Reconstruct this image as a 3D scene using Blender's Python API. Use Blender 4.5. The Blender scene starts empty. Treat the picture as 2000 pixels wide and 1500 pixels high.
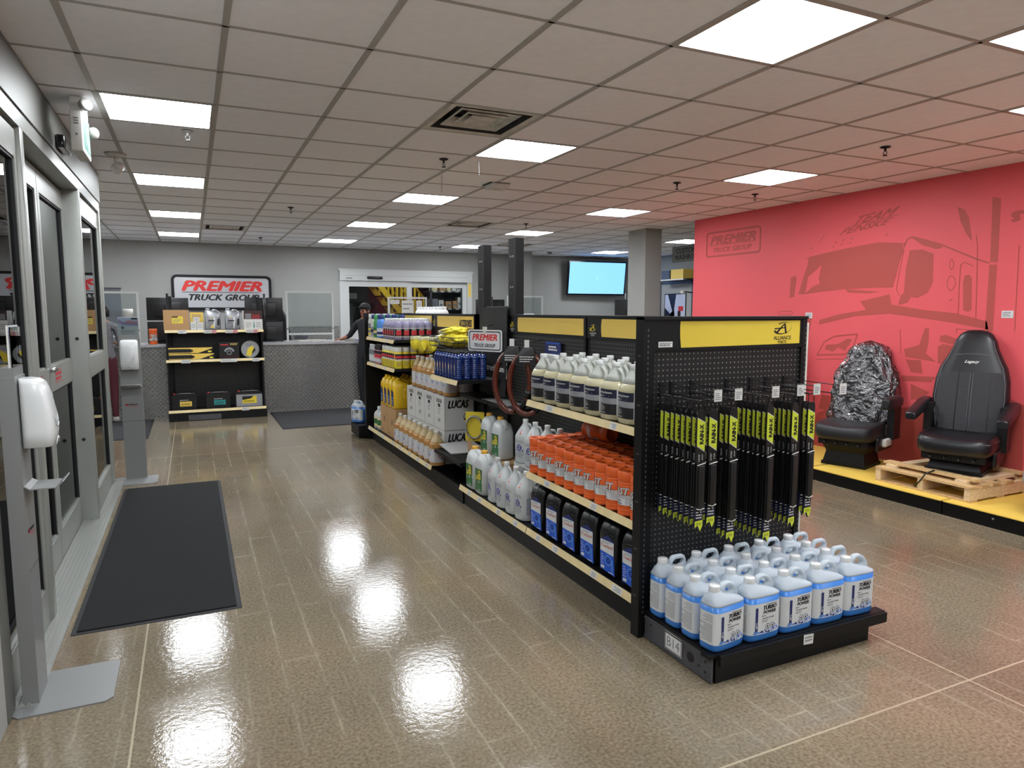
import bpy, math, random
from math import sin, cos, pi, sqrt, radians as RAD
random.seed(7)
sc = bpy.context.scene
COL = sc.collection

# ------------------------------------------------------------------ camera, world, exposure
H = 1.56
cam_d = bpy.data.cameras.new('camera')
cam_d.sensor_width = 36.0
cam_d.lens = 1345.0 / 2000.0 * 36.0
cam_d.clip_start = 0.05
cam = bpy.data.objects.new('camera', cam_d)
COL.objects.link(cam)
cam.location = (0, 0, H)
cam.rotation_euler = (RAD(90 - 6.05), 0, RAD(-24.85))
sc.camera = cam
wd = bpy.data.worlds.new('night')
sc.world = wd
wd.use_nodes = True
wd.node_tree.nodes['Background'].inputs[0].default_value = (0.010, 0.012, 0.018, 1)
wd.node_tree.nodes['Background'].inputs[1].default_value = 1.0
sc.view_settings.view_transform = 'Standard'
sc.view_settings.look = 'None'
sc.view_settings.gamma = 1
sc.view_settings.use_curve_mapping = False
sc.view_settings.exposure = 1.0
PANEL = 16.5          # brightness of the ceiling light panels
try:
    sc.cycles.max_bounces = 9
    sc.cycles.diffuse_bounces = 6
    sc.cycles.glossy_bounces = 4
    sc.cycles.transparent_max_bounces = 16
    sc.cycles.use_denoising = True
    sc.cycles.sample_clamp_indirect = 6.0
except Exception:
    pass

CEIL = 2.745
X0, Y0, T = -0.427, 3.249, 0.6096      # ceiling grid origin and pitch

# ------------------------------------------------------------------ materials
def lin(h):
    if isinstance(h, str):
        h = h.lstrip('#')
        c = [int(h[i:i + 2], 16) / 255 for i in (0, 2, 4)]
    else:
        c = [v / 255 for v in h]
    return tuple((v / 12.92 if v <= 0.04045 else ((v + 0.055) / 1.055) ** 2.4) for v in c) + (1,)

def newmat(name):
    m = bpy.data.materials.new(name)
    m.use_nodes = True
    return m, m.node_tree.nodes, m.node_tree.links, m.node_tree.nodes['Principled BSDF']

def simple(name, col, rough=0.5, metal=0.0, var=0.0, vscale=8.0, bump=0.0, bscale=40.0, bdist=0.002, spec=0.5, coat=0.0, stretch=None, trans=0.0):
    m, n, l, b = newmat(name)
    c = lin(col)
    b.inputs['Base Color'].default_value = c
    b.inputs['Roughness'].default_value = rough
    b.inputs['Metallic'].default_value = metal
    b.inputs['Specular IOR Level'].default_value = spec
    b.inputs['Coat Weight'].default_value = coat
    b.inputs['Coat Roughness'].default_value = 0.08
    if var or bump:
        tc = n.new('ShaderNodeTexCoord')
        src = tc.outputs['Object']
        if stretch:
            mp = n.new('ShaderNodeMapping')
            mp.inputs['Scale'].default_value = stretch
            l.new(src, mp.inputs['Vector'])
            src = mp.outputs['Vector']
    if var:
        nz = n.new('ShaderNodeTexNoise')
        nz.inputs['Scale'].default_value = vscale
        nz.inputs['Detail'].default_value = 5
        l.new(src, nz.inputs['Vector'])
        mr = n.new('ShaderNodeMapRange')
        mr.inputs[1].default_value = 0.3
        mr.inputs[2].default_value = 0.7
        mr.inputs[3].default_value = 1 - var
        mr.inputs[4].default_value = 1 + var
        l.new(nz.outputs['Fac'], mr.inputs[0])
        mx = n.new('ShaderNodeVectorMath')
        mx.operation = 'SCALE'
        mx.inputs[0].default_value = c[:3]
        l.new(mr.outputs[0], mx.inputs['Scale'])
        l.new(mx.outputs[0], b.inputs['Base Color'])
    if bump:
        nb = n.new('ShaderNodeTexNoise')
        nb.inputs['Scale'].default_value = bscale
        nb.inputs['Detail'].default_value = 4
        l.new(src, nb.inputs['Vector'])
        bp = n.new('ShaderNodeBump')
        bp.inputs['Strength'].default_value = bump
        bp.inputs['Distance'].default_value = bdist
        l.new(nb.outputs['Fac'], bp.inputs['Height'])
        l.new(bp.outputs['Normal'], b.inputs['Normal'])
    if trans:
        tr = n.new('ShaderNodeBsdfTranslucent')
        tr.inputs['Color'].default_value = c
        mix = n.new('ShaderNodeMixShader')
        mix.inputs[0].default_value = trans
        l.new(b.outputs[0], mix.inputs[1])
        l.new(tr.outputs[0], mix.inputs[2])
        l.new(mix.outputs[0], n['Material Output'].inputs['Surface'])
    return m

def emit(name, col, strength):
    m, n, l, b = newmat(name)
    b.inputs['Base Color'].default_value = lin('#303030')
    b.inputs['Emission Color'].default_value = lin(col)
    b.inputs['Emission Strength'].default_value = strength
    return m

def glassy(name, tint, ior=1.5, bump=0.0, bscale=18, extra=0.0, rough=0.0):
    m, n, l, b = newmat(name)
    n.remove(b)
    t = n.new('ShaderNodeBsdfTransparent')
    t.inputs[0].default_value = lin(tint)
    g = n.new('ShaderNodeBsdfGlossy')
    g.inputs['Roughness'].default_value = rough
    f = n.new('ShaderNodeFresnel')
    f.inputs['IOR'].default_value = ior
    fac = f.outputs[0]
    if bump:
        tc = n.new('ShaderNodeTexCoord')
        nz = n.new('ShaderNodeTexNoise')
        nz.inputs['Scale'].default_value = bscale
        nz.inputs['Detail'].default_value = 3
        nz.inputs['Distortion'].default_value = 1.2
        l.new(tc.outputs['Object'], nz.inputs['Vector'])
        bp = n.new('ShaderNodeBump')
        bp.inputs['Strength'].default_value = bump
        bp.inputs['Distance'].default_value = 0.03
        l.new(nz.outputs['Fac'], bp.inputs['Height'])
        l.new(bp.outputs[0], g.inputs['Normal'])
        l.new(bp.outputs[0], f.inputs['Normal'])
    if extra:
        a = n.new('ShaderNodeMath')
        a.operation = 'ADD'
        a.inputs[1].default_value = extra
        l.new(fac, a.inputs[0])
        fac = a.outputs[0]
    mix = n.new('ShaderNodeMixShader')
    l.new(fac, mix.inputs[0])
    l.new(t.outputs[0], mix.inputs[1])
    l.new(g.outputs[0], mix.inputs[2])
    l.new(mix.outputs[0], n['Material Output'].inputs['Surface'])
    return m

def math_node(n, l, op, a, b=None):
    k = n.new('ShaderNodeMath')
    k.operation = op
    for i, v in enumerate((a, b)):
        if v is None:
            continue
        if isinstance(v, (int, float)):
            k.inputs[i].default_value = v
        else:
            l.new(v, k.inputs[i])
    return k.outputs[0]

def pegboard(name, axis):
    """black steel with rows of punched holes, 25 mm apart; axis = the horizontal coordinate of the sheet"""
    m, n, l, b = newmat(name)
    tc = n.new('ShaderNodeTexCoord')
    sp = n.new('ShaderNodeSeparateXYZ')
    l.new(tc.outputs['Object'], sp.inputs[0])
    u, v = sp.outputs[axis], sp.outputs['Z']
    d = []
    for w in (u, v):
        q = math_node(n, l, 'MULTIPLY', w, 1 / 0.0254)
        q = math_node(n, l, 'FRACT', q)
        q = math_node(n, l, 'SUBTRACT', q, 0.5)
        d.append(math_node(n, l, 'MULTIPLY', q, q))
    r = math_node(n, l, 'ADD', d[0], d[1])
    hole = math_node(n, l, 'LESS_THAN', r, 0.022)
    mx = n.new('ShaderNodeMix')
    mx.data_type = 'RGBA'
    mx.inputs['A'].default_value = lin('#0c0c0d')
    mx.inputs['B'].default_value = lin('#77756e')
    l.new(hole, mx.inputs['Factor'])
    l.new(mx.outputs['Result'], b.inputs['Base Color'])
    b.inputs['Roughness'].default_value = 0.45
    return m

def floor_mat():
    m, n, l, b = newmat('polished_concrete')
    tc = n.new('ShaderNodeTexCoord')
    P = tc.outputs['Object']
    def noise(scale, detail=4, vec=None, dist=0.0):
        k = n.new('ShaderNodeTexNoise')
        k.inputs['Scale'].default_value = scale
        k.inputs['Detail'].default_value = detail
        k.inputs['Distortion'].default_value = dist
        l.new(vec or P, k.inputs['Vector'])
        return k.outputs['Fac']
    def ramp(src, stops):
        k = n.new('ShaderNodeValToRGB')
        e = k.color_ramp.elements
        while len(e) < len(stops):
            e.new(0.5)
        for q, (p, c) in zip(e, stops):
            q.position = p
            q.color = c if not isinstance(c, str) else lin(c)
        l.new(src, k.inputs[0])
        return k.outputs['Color']
    def mix(f, a, c, kind='MIX'):
        k = n.new('ShaderNodeMix')
        k.data_type = 'RGBA'
        k.blend_type = kind
        for sock, v in (('Factor', f), ('A', a), ('B', c)):
            if isinstance(v, (int, float)):
                k.inputs[sock].default_value = v
            elif isinstance(v, tuple):
                k.inputs[sock].default_value = v
            else:
                l.new(v, k.inputs[sock])
        return k.outputs['Result']
    base = ramp(noise(0.9, 5), [(0.28, '#685e4d'), (0.5, '#776c59'), (0.72, '#83745f')])
    warm = ramp(noise(0.55, 3, dist=0.6), [(0.55, (0, 0, 0, 1)), (0.72, (1, 1, 1, 1))])
    base = mix(math_node(n, l, 'MULTIPLY', warm, 0.45), base, lin('#7d5a40'))
    fine = ramp(noise(75, 8), [(0.32, (0.55, 0.55, 0.55, 1)), (0.5, (1.0, 1.0, 1.0, 1)), (0.68, (1.4, 1.4, 1.4, 1))])
    base = mix(0.75, base, fine, 'MULTIPLY')
    agg = n.new('ShaderNodeTexVoronoi')
    agg.inputs['Scale'].default_value = 140
    l.new(P, agg.inputs['Vector'])
    dots = ramp(agg.outputs['Distance'], [(0.10, (1, 1, 1, 1)), (0.22, (0, 0, 0, 1))])
    base = mix(math_node(n, l, 'MULTIPLY', dots, 0.2), base, lin('#a89c84'))
    # pale outlines left by the planks that once covered the slab (15 cm wide, running along Y)
    rot = n.new('ShaderNodeMapping')
    rot.inputs['Rotation'].default_value = (0, 0, RAD(90))
    wob = n.new('ShaderNodeVectorMath')
    wob.operation = 'ADD'
    nzv = n.new('ShaderNodeTexNoise')
    nzv.inputs['Scale'].default_value = 6
    l.new(P, nzv.inputs['Vector'])
    sc_ = n.new('ShaderNodeVectorMath')
    sc_.operation = 'SCALE'
    sc_.inputs['Scale'].default_value = 0.016
    l.new(nzv.outputs['Color'], sc_.inputs[0])
    l.new(P, wob.inputs[0])
    l.new(sc_.outputs[0], wob.inputs[1])
    l.new(wob.outputs[0], rot.inputs['Vector'])
    def bricks(size, smooth):
        bk = n.new('ShaderNodeTexBrick')
        bk.offset = 0.37
        bk.inputs['Scale'].default_value = 1.0
        bk.inputs['Brick Width'].default_value = 0.92
        bk.inputs['Row Height'].default_value = 0.152
        bk.inputs['Mortar Size'].default_value = size
        bk.inputs['Mortar Smooth'].default_value = smooth
        l.new(rot.outputs[0], bk.inputs['Vector'])
        return bk.outputs['Fac']
    patch_ = ramp(noise(1.7, 4), [(0.40, (0, 0, 0, 1)), (0.62, (1, 1, 1, 1))])
    wear = ramp(noise(9, 3), [(0.35, (0.1, 0.1, 0.1, 1)), (0.65, (1, 1, 1, 1))])
    ln = math_node(n, l, 'MULTIPLY', math_node(n, l, 'MULTIPLY', bricks(0.006, 0.6), patch_), wear)
    halo = math_node(n, l, 'MULTIPLY', math_node(n, l, 'MULTIPLY', bricks(0.03, 1.0), patch_), 0.14)
    base = mix(halo, base, lin('#9a917e'))
    base = mix(math_node(n, l, 'MULTIPLY', ln, 0.5), base, lin('#b3aa96'))
    # filled control joints
    sp = n.new('ShaderNodeSeparateXYZ')
    l.new(P, sp.inputs[0])
    joint = None
    for ax, at in (('X', -0.265), ('X', 2.93), ('X', 6.1), ('Y', 1.705), ('Y', 8.15), ('Y', -2.6)):
        q = math_node(n, l, 'ABSOLUTE', math_node(n, l, 'SUBTRACT', sp.outputs[ax], at))
        q = math_node(n, l, 'LESS_THAN', q, 0.0042)
        joint = q if joint is None else math_node(n, l, 'MAXIMUM', joint, q)
    base = mix(math_node(n, l, 'MULTIPLY', joint, 0.72), base, lin('#b6aa92'))
    l.new(base, b.inputs['Base Color'])
    rr = ramp(noise(3.2, 4), [(0.3, (0.05, 0.05, 0.05, 1)), (0.75, (0.15, 0.15, 0.15, 1))])
    l.new(rr, b.inputs['Roughness'])
    b.inputs['Specular IOR Level'].default_value = 0.55
    bh = math_node(n, l, 'ADD', math_node(n, l, 'MULTIPLY', noise(38, 3), 1.0), math_node(n, l, 'MULTIPLY', noise(150, 2), 0.35))
    bp = n.new('ShaderNodeBump')
    bp.inputs['Strength'].default_value = 0.12
    bp.inputs['Distance'].default_value = 0.005
    l.new(bh, bp.inputs['Height'])
    l.new(bp.outputs[0], b.inputs['Normal'])
    return m

def tread_plate():
    """bright aluminium tread plate: short raised bars set alternately at right angles"""
    m, n, l, b = newmat('tread_plate')
    tc = n.new('ShaderNodeTexCoord')
    sp = n.new('ShaderNodeSeparateXYZ')
    l.new(tc.outputs['Object'], sp.inputs[0])
    # use x+y so the pattern runs on faces of either direction
    u0 = math_node(n, l, 'ADD', sp.outputs['X'], sp.outputs['Y'])
    v0 = sp.outputs['Z']
    s = 0.7071 / 0.044
    u = math_node(n, l, 'MULTIPLY', math_node(n, l, 'ADD', u0, v0), s)
    v = math_node(n, l, 'MULTIPLY', math_node(n, l, 'SUBTRACT', u0, v0), s)
    par = math_node(n, l, 'FLOORED_MODULO', math_node(n, l, 'ADD', math_node(n, l, 'FLOOR', u), math_node(n, l, 'FLOOR', v)), 2.0)
    fu = math_node(n, l, 'SUBTRACT', math_node(n, l, 'FRACT', u), 0.5)
    fv = math_node(n, l, 'SUBTRACT', math_node(n, l, 'FRACT', v), 0.5)
    def oval(a, c):
        return math_node(n, l, 'ADD', math_node(n, l, 'MULTIPLY', math_node(n, l, 'MULTIPLY', a, a), 4.4), math_node(n, l, 'MULTIPLY', math_node(n, l, 'MULTIPLY', c, c), 40.0))
    k = n.new('ShaderNodeMix')
    k.data_type = 'FLOAT'
    l.new(par, k.inputs['Factor'])
    l.new(oval(fu, fv), k.inputs['A'])
    l.new(oval(fv, fu), k.inputs['B'])
    h = math_node(n, l, 'MAXIMUM', math_node(n, l, 'SUBTRACT', 1.0, k.outputs['Result']), 0.0)
    bp = n.new('ShaderNodeBump')
    bp.inputs['Strength'].default_value = 1.0
    bp.inputs['Distance'].default_value = 0.03
    l.new(h, bp.inputs['Height'])
    l.new(bp.outputs[0], b.inputs['Normal'])
    # light and shade of the relief put into the colour: bars pale, gaps dark
    tint = n.new('ShaderNodeMix')
    tint.data_type = 'RGBA'
    tint.inputs['A'].default_value = lin('#9c9c99')
    tint.inputs['B'].default_value = lin('#f4f4f2')
    l.new(math_node(n, l, 'MINIMUM', math_node(n, l, 'MULTIPLY', h, 2.5), 1.0), tint.inputs['Factor'])
    l.new(tint.outputs['Result'], b.inputs['Base Color'])
    b.inputs['Metallic'].default_value = 0.7
    b.inputs['Roughness'].default_value = 0.27
    return m

SPEC = dict(
    wall_grey=('#9d9d99', 0.75, 0, dict(var=0.03, vscale=2.5, bump=0.12, bscale=160, bdist=0.001)),
    wall_red=('#e2595f', 0.6, 0, dict(bump=0.06, bscale=120, bdist=0.001)),
    mural_red=('#b54c45', 0.6, 0, {}),
    tile_white=('#f6f7fc', 0.9, 0, dict(var=0.03, vscale=14, bump=0.35, bscale=210, bdist=0.002)),
    tee=('#aaa8a3', 0.5, 0, {}),
    vent_white=('#c9c6bd', 0.5, 0, dict(var=0.22, vscale=10)),
    dark=('#121214', 0.6, 0, {}),
    black=('#0b0b0c', 0.45, 0, dict(bump=0.05, bscale=220, bdist=0.0005, spec=0.3)),
    black_gloss=('#0d0d0f', 0.16, 0, dict(coat=0.3)),
    black_plastic=('#161617', 0.34, 0, {}),
    rubber=('#1b1b1d', 0.7, 0, dict(var=0.15, vscale=20)),
    steel_grey=('#55555a', 0.42, 0.4, dict(var=0.12, vscale=14)),
    alu=('#74746f', 0.52, 0.45, dict(var=0.03, vscale=6)),
    alu_light=('#9b9d97', 0.36, 0.35, dict(var=0.03, vscale=6)),
    stand_grey=('#868786', 0.42, 0.3, {}),
    white_frame=('#c4c6c4', 0.4, 0, {}),
    gasket=('#0f0f10', 0.6, 0, {}),
    white_plastic=('#d3d5d4', 0.25, 0, dict(coat=0.3)),
    lamp_white=('#a9a8a2', 0.5, 0, {}),
    matt_white=('#d2d2cd', 0.7, 0, {}),
    cream=('#dfcb98', 0.5, 0, dict(var=0.08, vscale=12)),
    clear_tag=('#c8c7c0', 0.3, 0, {}),
    tag_white=('#d4d4d1', 0.6, 0, {}),
    yellow=('#e6c358', 0.5, 0, dict(var=0.03, vscale=3)),
    yellow_bright=('#e5cd3d', 0.45, 0, {}),
    sign_yellow=('#cdb238', 0.45, 0, {}),
    lime=('#c8d43a', 0.4, 0, {}),
    mat_black=('#0a0a0b', 0.95, 0, dict(var=0.35, vscale=45, bump=0.8, bscale=260, bdist=0.004)),
    mat_grey=('#2b2b2d', 0.95, 0, dict(var=0.25, vscale=60, bump=0.6, bscale=260, bdist=0.003)),
    mat_edge=('#232325', 0.75, 0, {}),
    orange=('#e06226', 0.4, 0, {}),
    orange_dark=('#c44f22', 0.35, 0, {}),
    milk=('#d3d6d0', 0.35, 0, dict(trans=0.35)),
    milk_blue=('#cfd8de', 0.33, 0, dict(trans=0.35)),
    blue_liquid=('#3d82d2', 0.28, 0, dict(trans=0.2)),
    pale_liquid=('#cfc7a2', 0.3, 0, dict(trans=0.3)),
    amber_liquid=('#cc9a5c', 0.25, 0, dict(trans=0.3)),
    amber_top=('#ddc99b', 0.3, 0, dict(trans=0.35)),
    hdpe_white=('#c6cac9', 0.38, 0, dict(trans=0.1)),
    label_white=('#cdd0d0', 0.45, 0, {}),
    navy=('#1d2b63', 0.4, 0, {}),
    navy_dark=('#141a33', 0.4, 0, {}),
    royal=('#1f56c8', 0.35, 0, {}),
    sky=('#4f86cf', 0.4, 0, {}),
    ink=('#121214', 0.5, 0, {}),
    ink_grey=('#77787c', 0.6, 0, {}),
    ink_violet=('#6d68a8', 0.6, 0, {}),
    ink_pink=('#c48f96', 0.6, 0, {}),
    sign_red=('#d8312c', 0.4, 0, {}),
    brand_red=('#c8313a', 0.45, 0, {}),
    red_dot=('#e1563f', 0.45, 0, {}),
    green=('#2f6a3c', 0.4, 0, dict(var=0.3, vscale=30)),
    green_bright=('#3f9a4e', 0.35, 0, {}),
    teal=('#2f8d88', 0.4, 0, {}),
    cap_yellow=('#d9a33a', 0.4, 0, {}),
    jug_yellow=('#e9bd26', 0.32, 0, {}),
    can_yellow=('#e6d23a', 0.35, 0, {}),
    purple=('#a19cb8', 0.3, 0, dict(trans=0.3)),
    pink=('#cf8b90', 0.4, 0, {}),
    blue_bottle=('#182f66', 0.18, 0, dict(coat=0.4)),
    silver=('#a9abb0', 0.32, 0.5, {}),
    kraft=('#b08a5e', 0.75, 0, dict(var=0.06, vscale=8)),
    carton=('#c6c6c3', 0.65, 0, dict(var=0.02, vscale=5)),
    wood=('#c9a877', 0.7, 0, dict(var=0.22, vscale=9, stretch=(1, 9, 9))),
    wood_b=('#d8c09a', 0.7, 0, dict(var=0.2, vscale=9, stretch=(9, 1, 9))),
    seat_black=('#1c1c1f', 0.5, 0, dict(bump=0.15, bscale=300, bdist=0.001)),
    seat_fabric=('#37373a', 0.85, 0, dict(var=0.2, vscale=120, bump=0.3, bscale=400, bdist=0.001)),
    seat_leather=('#17171a', 0.36, 0, dict(bump=0.12, bscale=160, bdist=0.001)),
    grey_fabric=('#8a8a8e', 0.9, 0, dict(var=0.25, vscale=90)),
    hose_brown=('#5c2617', 0.3, 0, dict(var=0.3, vscale=25, coat=0.3)),
    skin=('#8a5a43', 0.55, 0, {}),
    hair=('#0f0e0e', 0.7, 0, dict(bump=0.6, bscale=60, bdist=0.01)),
    maroon=('#4a1722', 0.85, 0, {}),
    knit=('#66666a', 0.9, 0, dict(var=0.3, vscale=40)),
    jacket=('#17181c', 0.8, 0, {}),
    shoe_white=('#d5d2cc', 0.5, 0, {}),
    yellow_cloth=('#e8d63c', 0.85, 0, dict(var=0.08, vscale=14, bump=0.5, bscale=30, bdist=0.01)),
    cream_cloth=('#dcd9b4', 0.85, 0, dict(var=0.08, vscale=14)),
    chrome=('#c8c8cc', 0.18, 1.0, {}),
    wire=('#2a2a2c', 0.35, 0.6, {}),
    wood_dark=('#3a2320', 0.5, 0, {}),
    office_grey=('#7c7f84', 0.6, 0, {}),
    road_grey=('#5d5a60', 0.6, 0, {}),
    sky_pale=('#b9bfd6', 0.6, 0, {}),
    stair_yellow=('#e0bb2c', 0.5, 0, {}),
    store_dark=('#26282e', 0.7, 0, {}),
    exit_green=('#3fb8a0', 0.4, 0, {}),
    purple_photo=('#a58fb4', 0.4, 0, {}),
    brush_silver=('#b9babd', 0.35, 0.35, {}),
)
_m = {}
def M(name):
    if name not in _m:
        s = SPEC[name]
        _m[name] = simple(name, s[0], s[1], s[2], **s[3])
    return _m[name]
_m['floor'] = floor_mat()
_m['tread'] = tread_plate()
_m['peg_x'] = pegboard('peg_x', 'X')
_m['peg_y'] = pegboard('peg_y', 'Y')
_m['panel_light'] = emit('panel_light', '#f4f9ff', PANEL)
_m['tv_blue'] = emit('tv_blue', '#74b0f5', 0.95)
_m['tv_pale'] = emit('tv_pale', '#b0d4fb', 0.95)
_m['exit_lit'] = emit('exit_lit', '#58c4ae', 0.38)
_m['exit_pale'] = emit('exit_pale', '#dff2ec', 0.4)
_m['glass'] = glassy('glass', '#9aa3a6', 1.55)
_m['clear'] = glassy('clear', '#eef2f2', 1.35)
_m['wrap'] = glassy('wrap', '#e4e6ea', 1.45, bump=1.0, bscale=13, extra=0.13, rough=0.12)

# ------------------------------------------------------------------ mesh building
def sring(a, b, n, z, cx=0.0, cy=0.0, N=24):
    out = []
    for i in range(N):
        t = 2 * pi * i / N
        c, s = cos(t), sin(t)
        out.append((cx + a * math.copysign(abs(c) ** (2 / n), c), cy + b * math.copysign(abs(s) ** (2 / n), s), z))
    return out

class MB:
    def __init__(s):
        s.v, s.f, s.m, s.sm = [], [], [], []
    def face(s, idx, m, smooth=False):
        s.f.append(tuple(idx)); s.m.append(m); s.sm.append(smooth)
    def add(s, pts):
        k = len(s.v)
        s.v.extend(tuple(p) for p in pts)
        return k
    def box(s, x0, x1, y0, y1, z0, z1, m):
        k = s.add([(x0, y0, z0), (x1, y0, z0), (x1, y1, z0), (x0, y1, z0), (x0, y0, z1), (x1, y0, z1), (x1, y1, z1), (x0, y1, z1)])
        for q in ((0, 3, 2, 1), (4, 5, 6, 7), (0, 1, 5, 4), (1, 2, 6, 5), (2, 3, 7, 6), (3, 0, 4, 7)):
            s.face([k + i for i in q], m)
        return s
    def loft(s, rings, m, caps=(True, True), smooth=True, closed=True):
        n = len(rings[0])
        ks = [s.add(r) for r in rings]
        for a, b in zip(ks, ks[1:]):
            for i in range(n if closed else n - 1):
                j = (i + 1) % n
                s.face((a + i, a + j, b + j, b + i), m, smooth)
        if caps[0]:
            s.face([ks[0] + i for i in range(n)][::-1], m)
        if caps[1]:
            s.face([ks[-1] + i for i in range(n)], m)
        return s
    def rbox(s, x0, x1, y0, y1, z0, z1, m, r=0.01, n=3):
        """box with rounded edges"""
        cx, cy = (x0 + x1) / 2, (y0 + y1) / 2
        r = min(r, (x1 - x0) / 2.01, (y1 - y0) / 2.01, (z1 - z0) / 2.01)
        def rr(inset, z):
            pts = []
            rad = r
            for qx, qy, a0 in ((x1 - rad, y1 - rad, 0), (x0 + rad, y1 - rad, 90), (x0 + rad, y0 + rad, 180), (x1 - rad, y0 + rad, 270)):
                for i in range(n + 1):
                    a = RAD(a0 + 90 * i / n)
                    pts.append((qx + (rad - inset) * cos(a), qy + (rad - inset) * sin(a), z))
            return pts
        rings = []
        for i in range(n + 1):
            a = RAD(90 * i / n)
            rings.append(rr(r * (1 - sin(a)) * 0.98, z0 + r * (1 - cos(a))))
        for i in range(n + 1):
            a = RAD(90 - 90 * i / n)
            rings.append(rr(r * (1 - sin(a)) * 0.98, z1 - r * (1 - cos(a))))
        return s.loft(rings, m)
    def cyl(s, c, r, h, m, n=20, axis='z', r2=None, smooth=True):
        r2 = r if r2 is None else r2
        rings = []
        for rad, d in ((r, 0), (r2, h)):
            ring = []
            for i in range(n):
                t = 2 * pi * i / n
                p = (rad * cos(t), rad * sin(t), d)
                if axis == 'x':
                    p = (p[2], p[0], p[1])
                elif axis == 'y':
                    p = (p[1], p[2], p[0])
                ring.append((c[0] + p[0], c[1] + p[1], c[2] + p[2]))
            rings.append(ring)
        return s.loft(rings, m, smooth=smooth)
    def lathe(s, prof, m, n=24, cx=0.0, cy=0.0):
        rings = [[(cx + r * cos(2 * pi * i / n), cy + r * sin(2 * pi * i / n), z) for i in range(n)] for r, z in prof]
        return s.loft(rings, m)
    def tube(s, pts, r, m, n=8, closed=False):
        from mathutils import Vector
        P = [Vector(p) for p in pts]
        rings = []
        L = len(P)
        for i, p in enumerate(P):
            if closed:
                d = P[(i + 1) % L] - P[i - 1]
            else:
                d = P[min(i + 1, L - 1)] - P[max(i - 1, 0)]
            d.normalize()
            up = Vector((0, 0, 1)) if abs(d.z) < 0.9 else Vector((0, 1, 0))
            a = d.cross(up).normalized()
            b = d.cross(a)
            rings.append([tuple(p + a * (r * cos(2 * pi * k / n)) + b * (r * sin(2 * pi * k / n))) for k in range(n)])
        if closed:
            rings.append(rings[0])
        return s.loft(rings, m, caps=(not closed, not closed))
    def prism(s, poly, f, d0, d1, m, m_side=None):
        """poly of (u, v); f(u, v, d) -> point; d0 front, d1 back"""
        n = len(poly)
        a = s.add([f(u, v, d0) for u, v in poly])
        b = s.add([f(u, v, d1) for u, v in poly])
        s.face([a + i for i in range(n)], m)
        s.face([b + i for i in range(n)][::-1], m)
        for i in range(n):
            j = (i + 1) % n
            s.face((a + i, b + i, b + j, a + j), m_side or m)
        return s
    def frame(s, outer, inner, f, d0, d1, m):
        """flat ring between two loops of the same length, thickened"""
        n = len(outer)
        k = [s.add([f(u, v, d) for u, v in loop]) for loop in (outer, inner) for d in (d0, d1)]
        o0, o1, i0, i1 = k
        for i in range(n):
            j = (i + 1) % n
            s.face((o0 + i, o0 + j, i0 + j, i0 + i), m)
            s.face((o1 + j, o1 + i, i1 + i, i1 + j), m)
            s.face((o0 + j, o0 + i, o1 + i, o1 + j), m)
            s.face((i0 + i, i0 + j, i1 + j, i1 + i), m)
        return s
    def mesh(s, name):
        me = bpy.data.meshes.new(name)
        me.from_pydata(s.v, [], s.f)
        names = list(dict.fromkeys(s.m))
        for q in names:
            me.materials.append(_m.get(q) or M(q))
        idx = {q: i for i, q in enumerate(names)}
        me.polygons.foreach_set('material_index', [idx[q] for q in s.m])
        me.polygons.foreach_set('use_smooth', s.sm)
        me.update()
        return me
    def build(s, name, parent=None, loc=None, rot=None):
        return ob(name, s.mesh(name), parent, loc, rot)

def ob(name, me, parent=None, loc=None, rot=None):
    o = bpy.data.objects.new(name, me)
    COL.objects.link(o)
    if parent is not None:
        o.parent = parent
    if loc:
        o.location = loc
    if rot:
        o.rotation_euler = rot
    return o

def tag(o, label, cat, group=None):
    o['label'] = label
    o['category'] = cat
    if group:
        o['group'] = group
    return o

def thing(name, label, cat, loc=(0, 0, 0), rz=0.0, group=None):
    o = bpy.data.objects.new(name, None)
    COL.objects.link(o)
    o.empty_display_size = 0.1
    o.location = loc
    o.rotation_euler = (0, 0, rz)
    return tag(o, label, cat, group)

def struct(name, mb, parent=None):
    o = mb.build(name, parent) if isinstance(mb, MB) else ob(name, mb, parent)
    if parent is None:
        o['kind'] = 'structure'
    return o

def place(parts, name, label, cat, loc, rz=0.0, group=None, tilt=None):
    """one thing from a list of (part name, mesh) or (part name, mesh, [(sub-part, mesh)])"""
    t = thing(name, label, cat, loc, rz, group)
    if tilt:
        t.rotation_euler = tilt
    for p in parts:
        q = ob(p[0], p[1], t)
        if len(p) > 2:
            for sname, sme in p[2]:
                ob(sname, sme, q)
    return t

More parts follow.
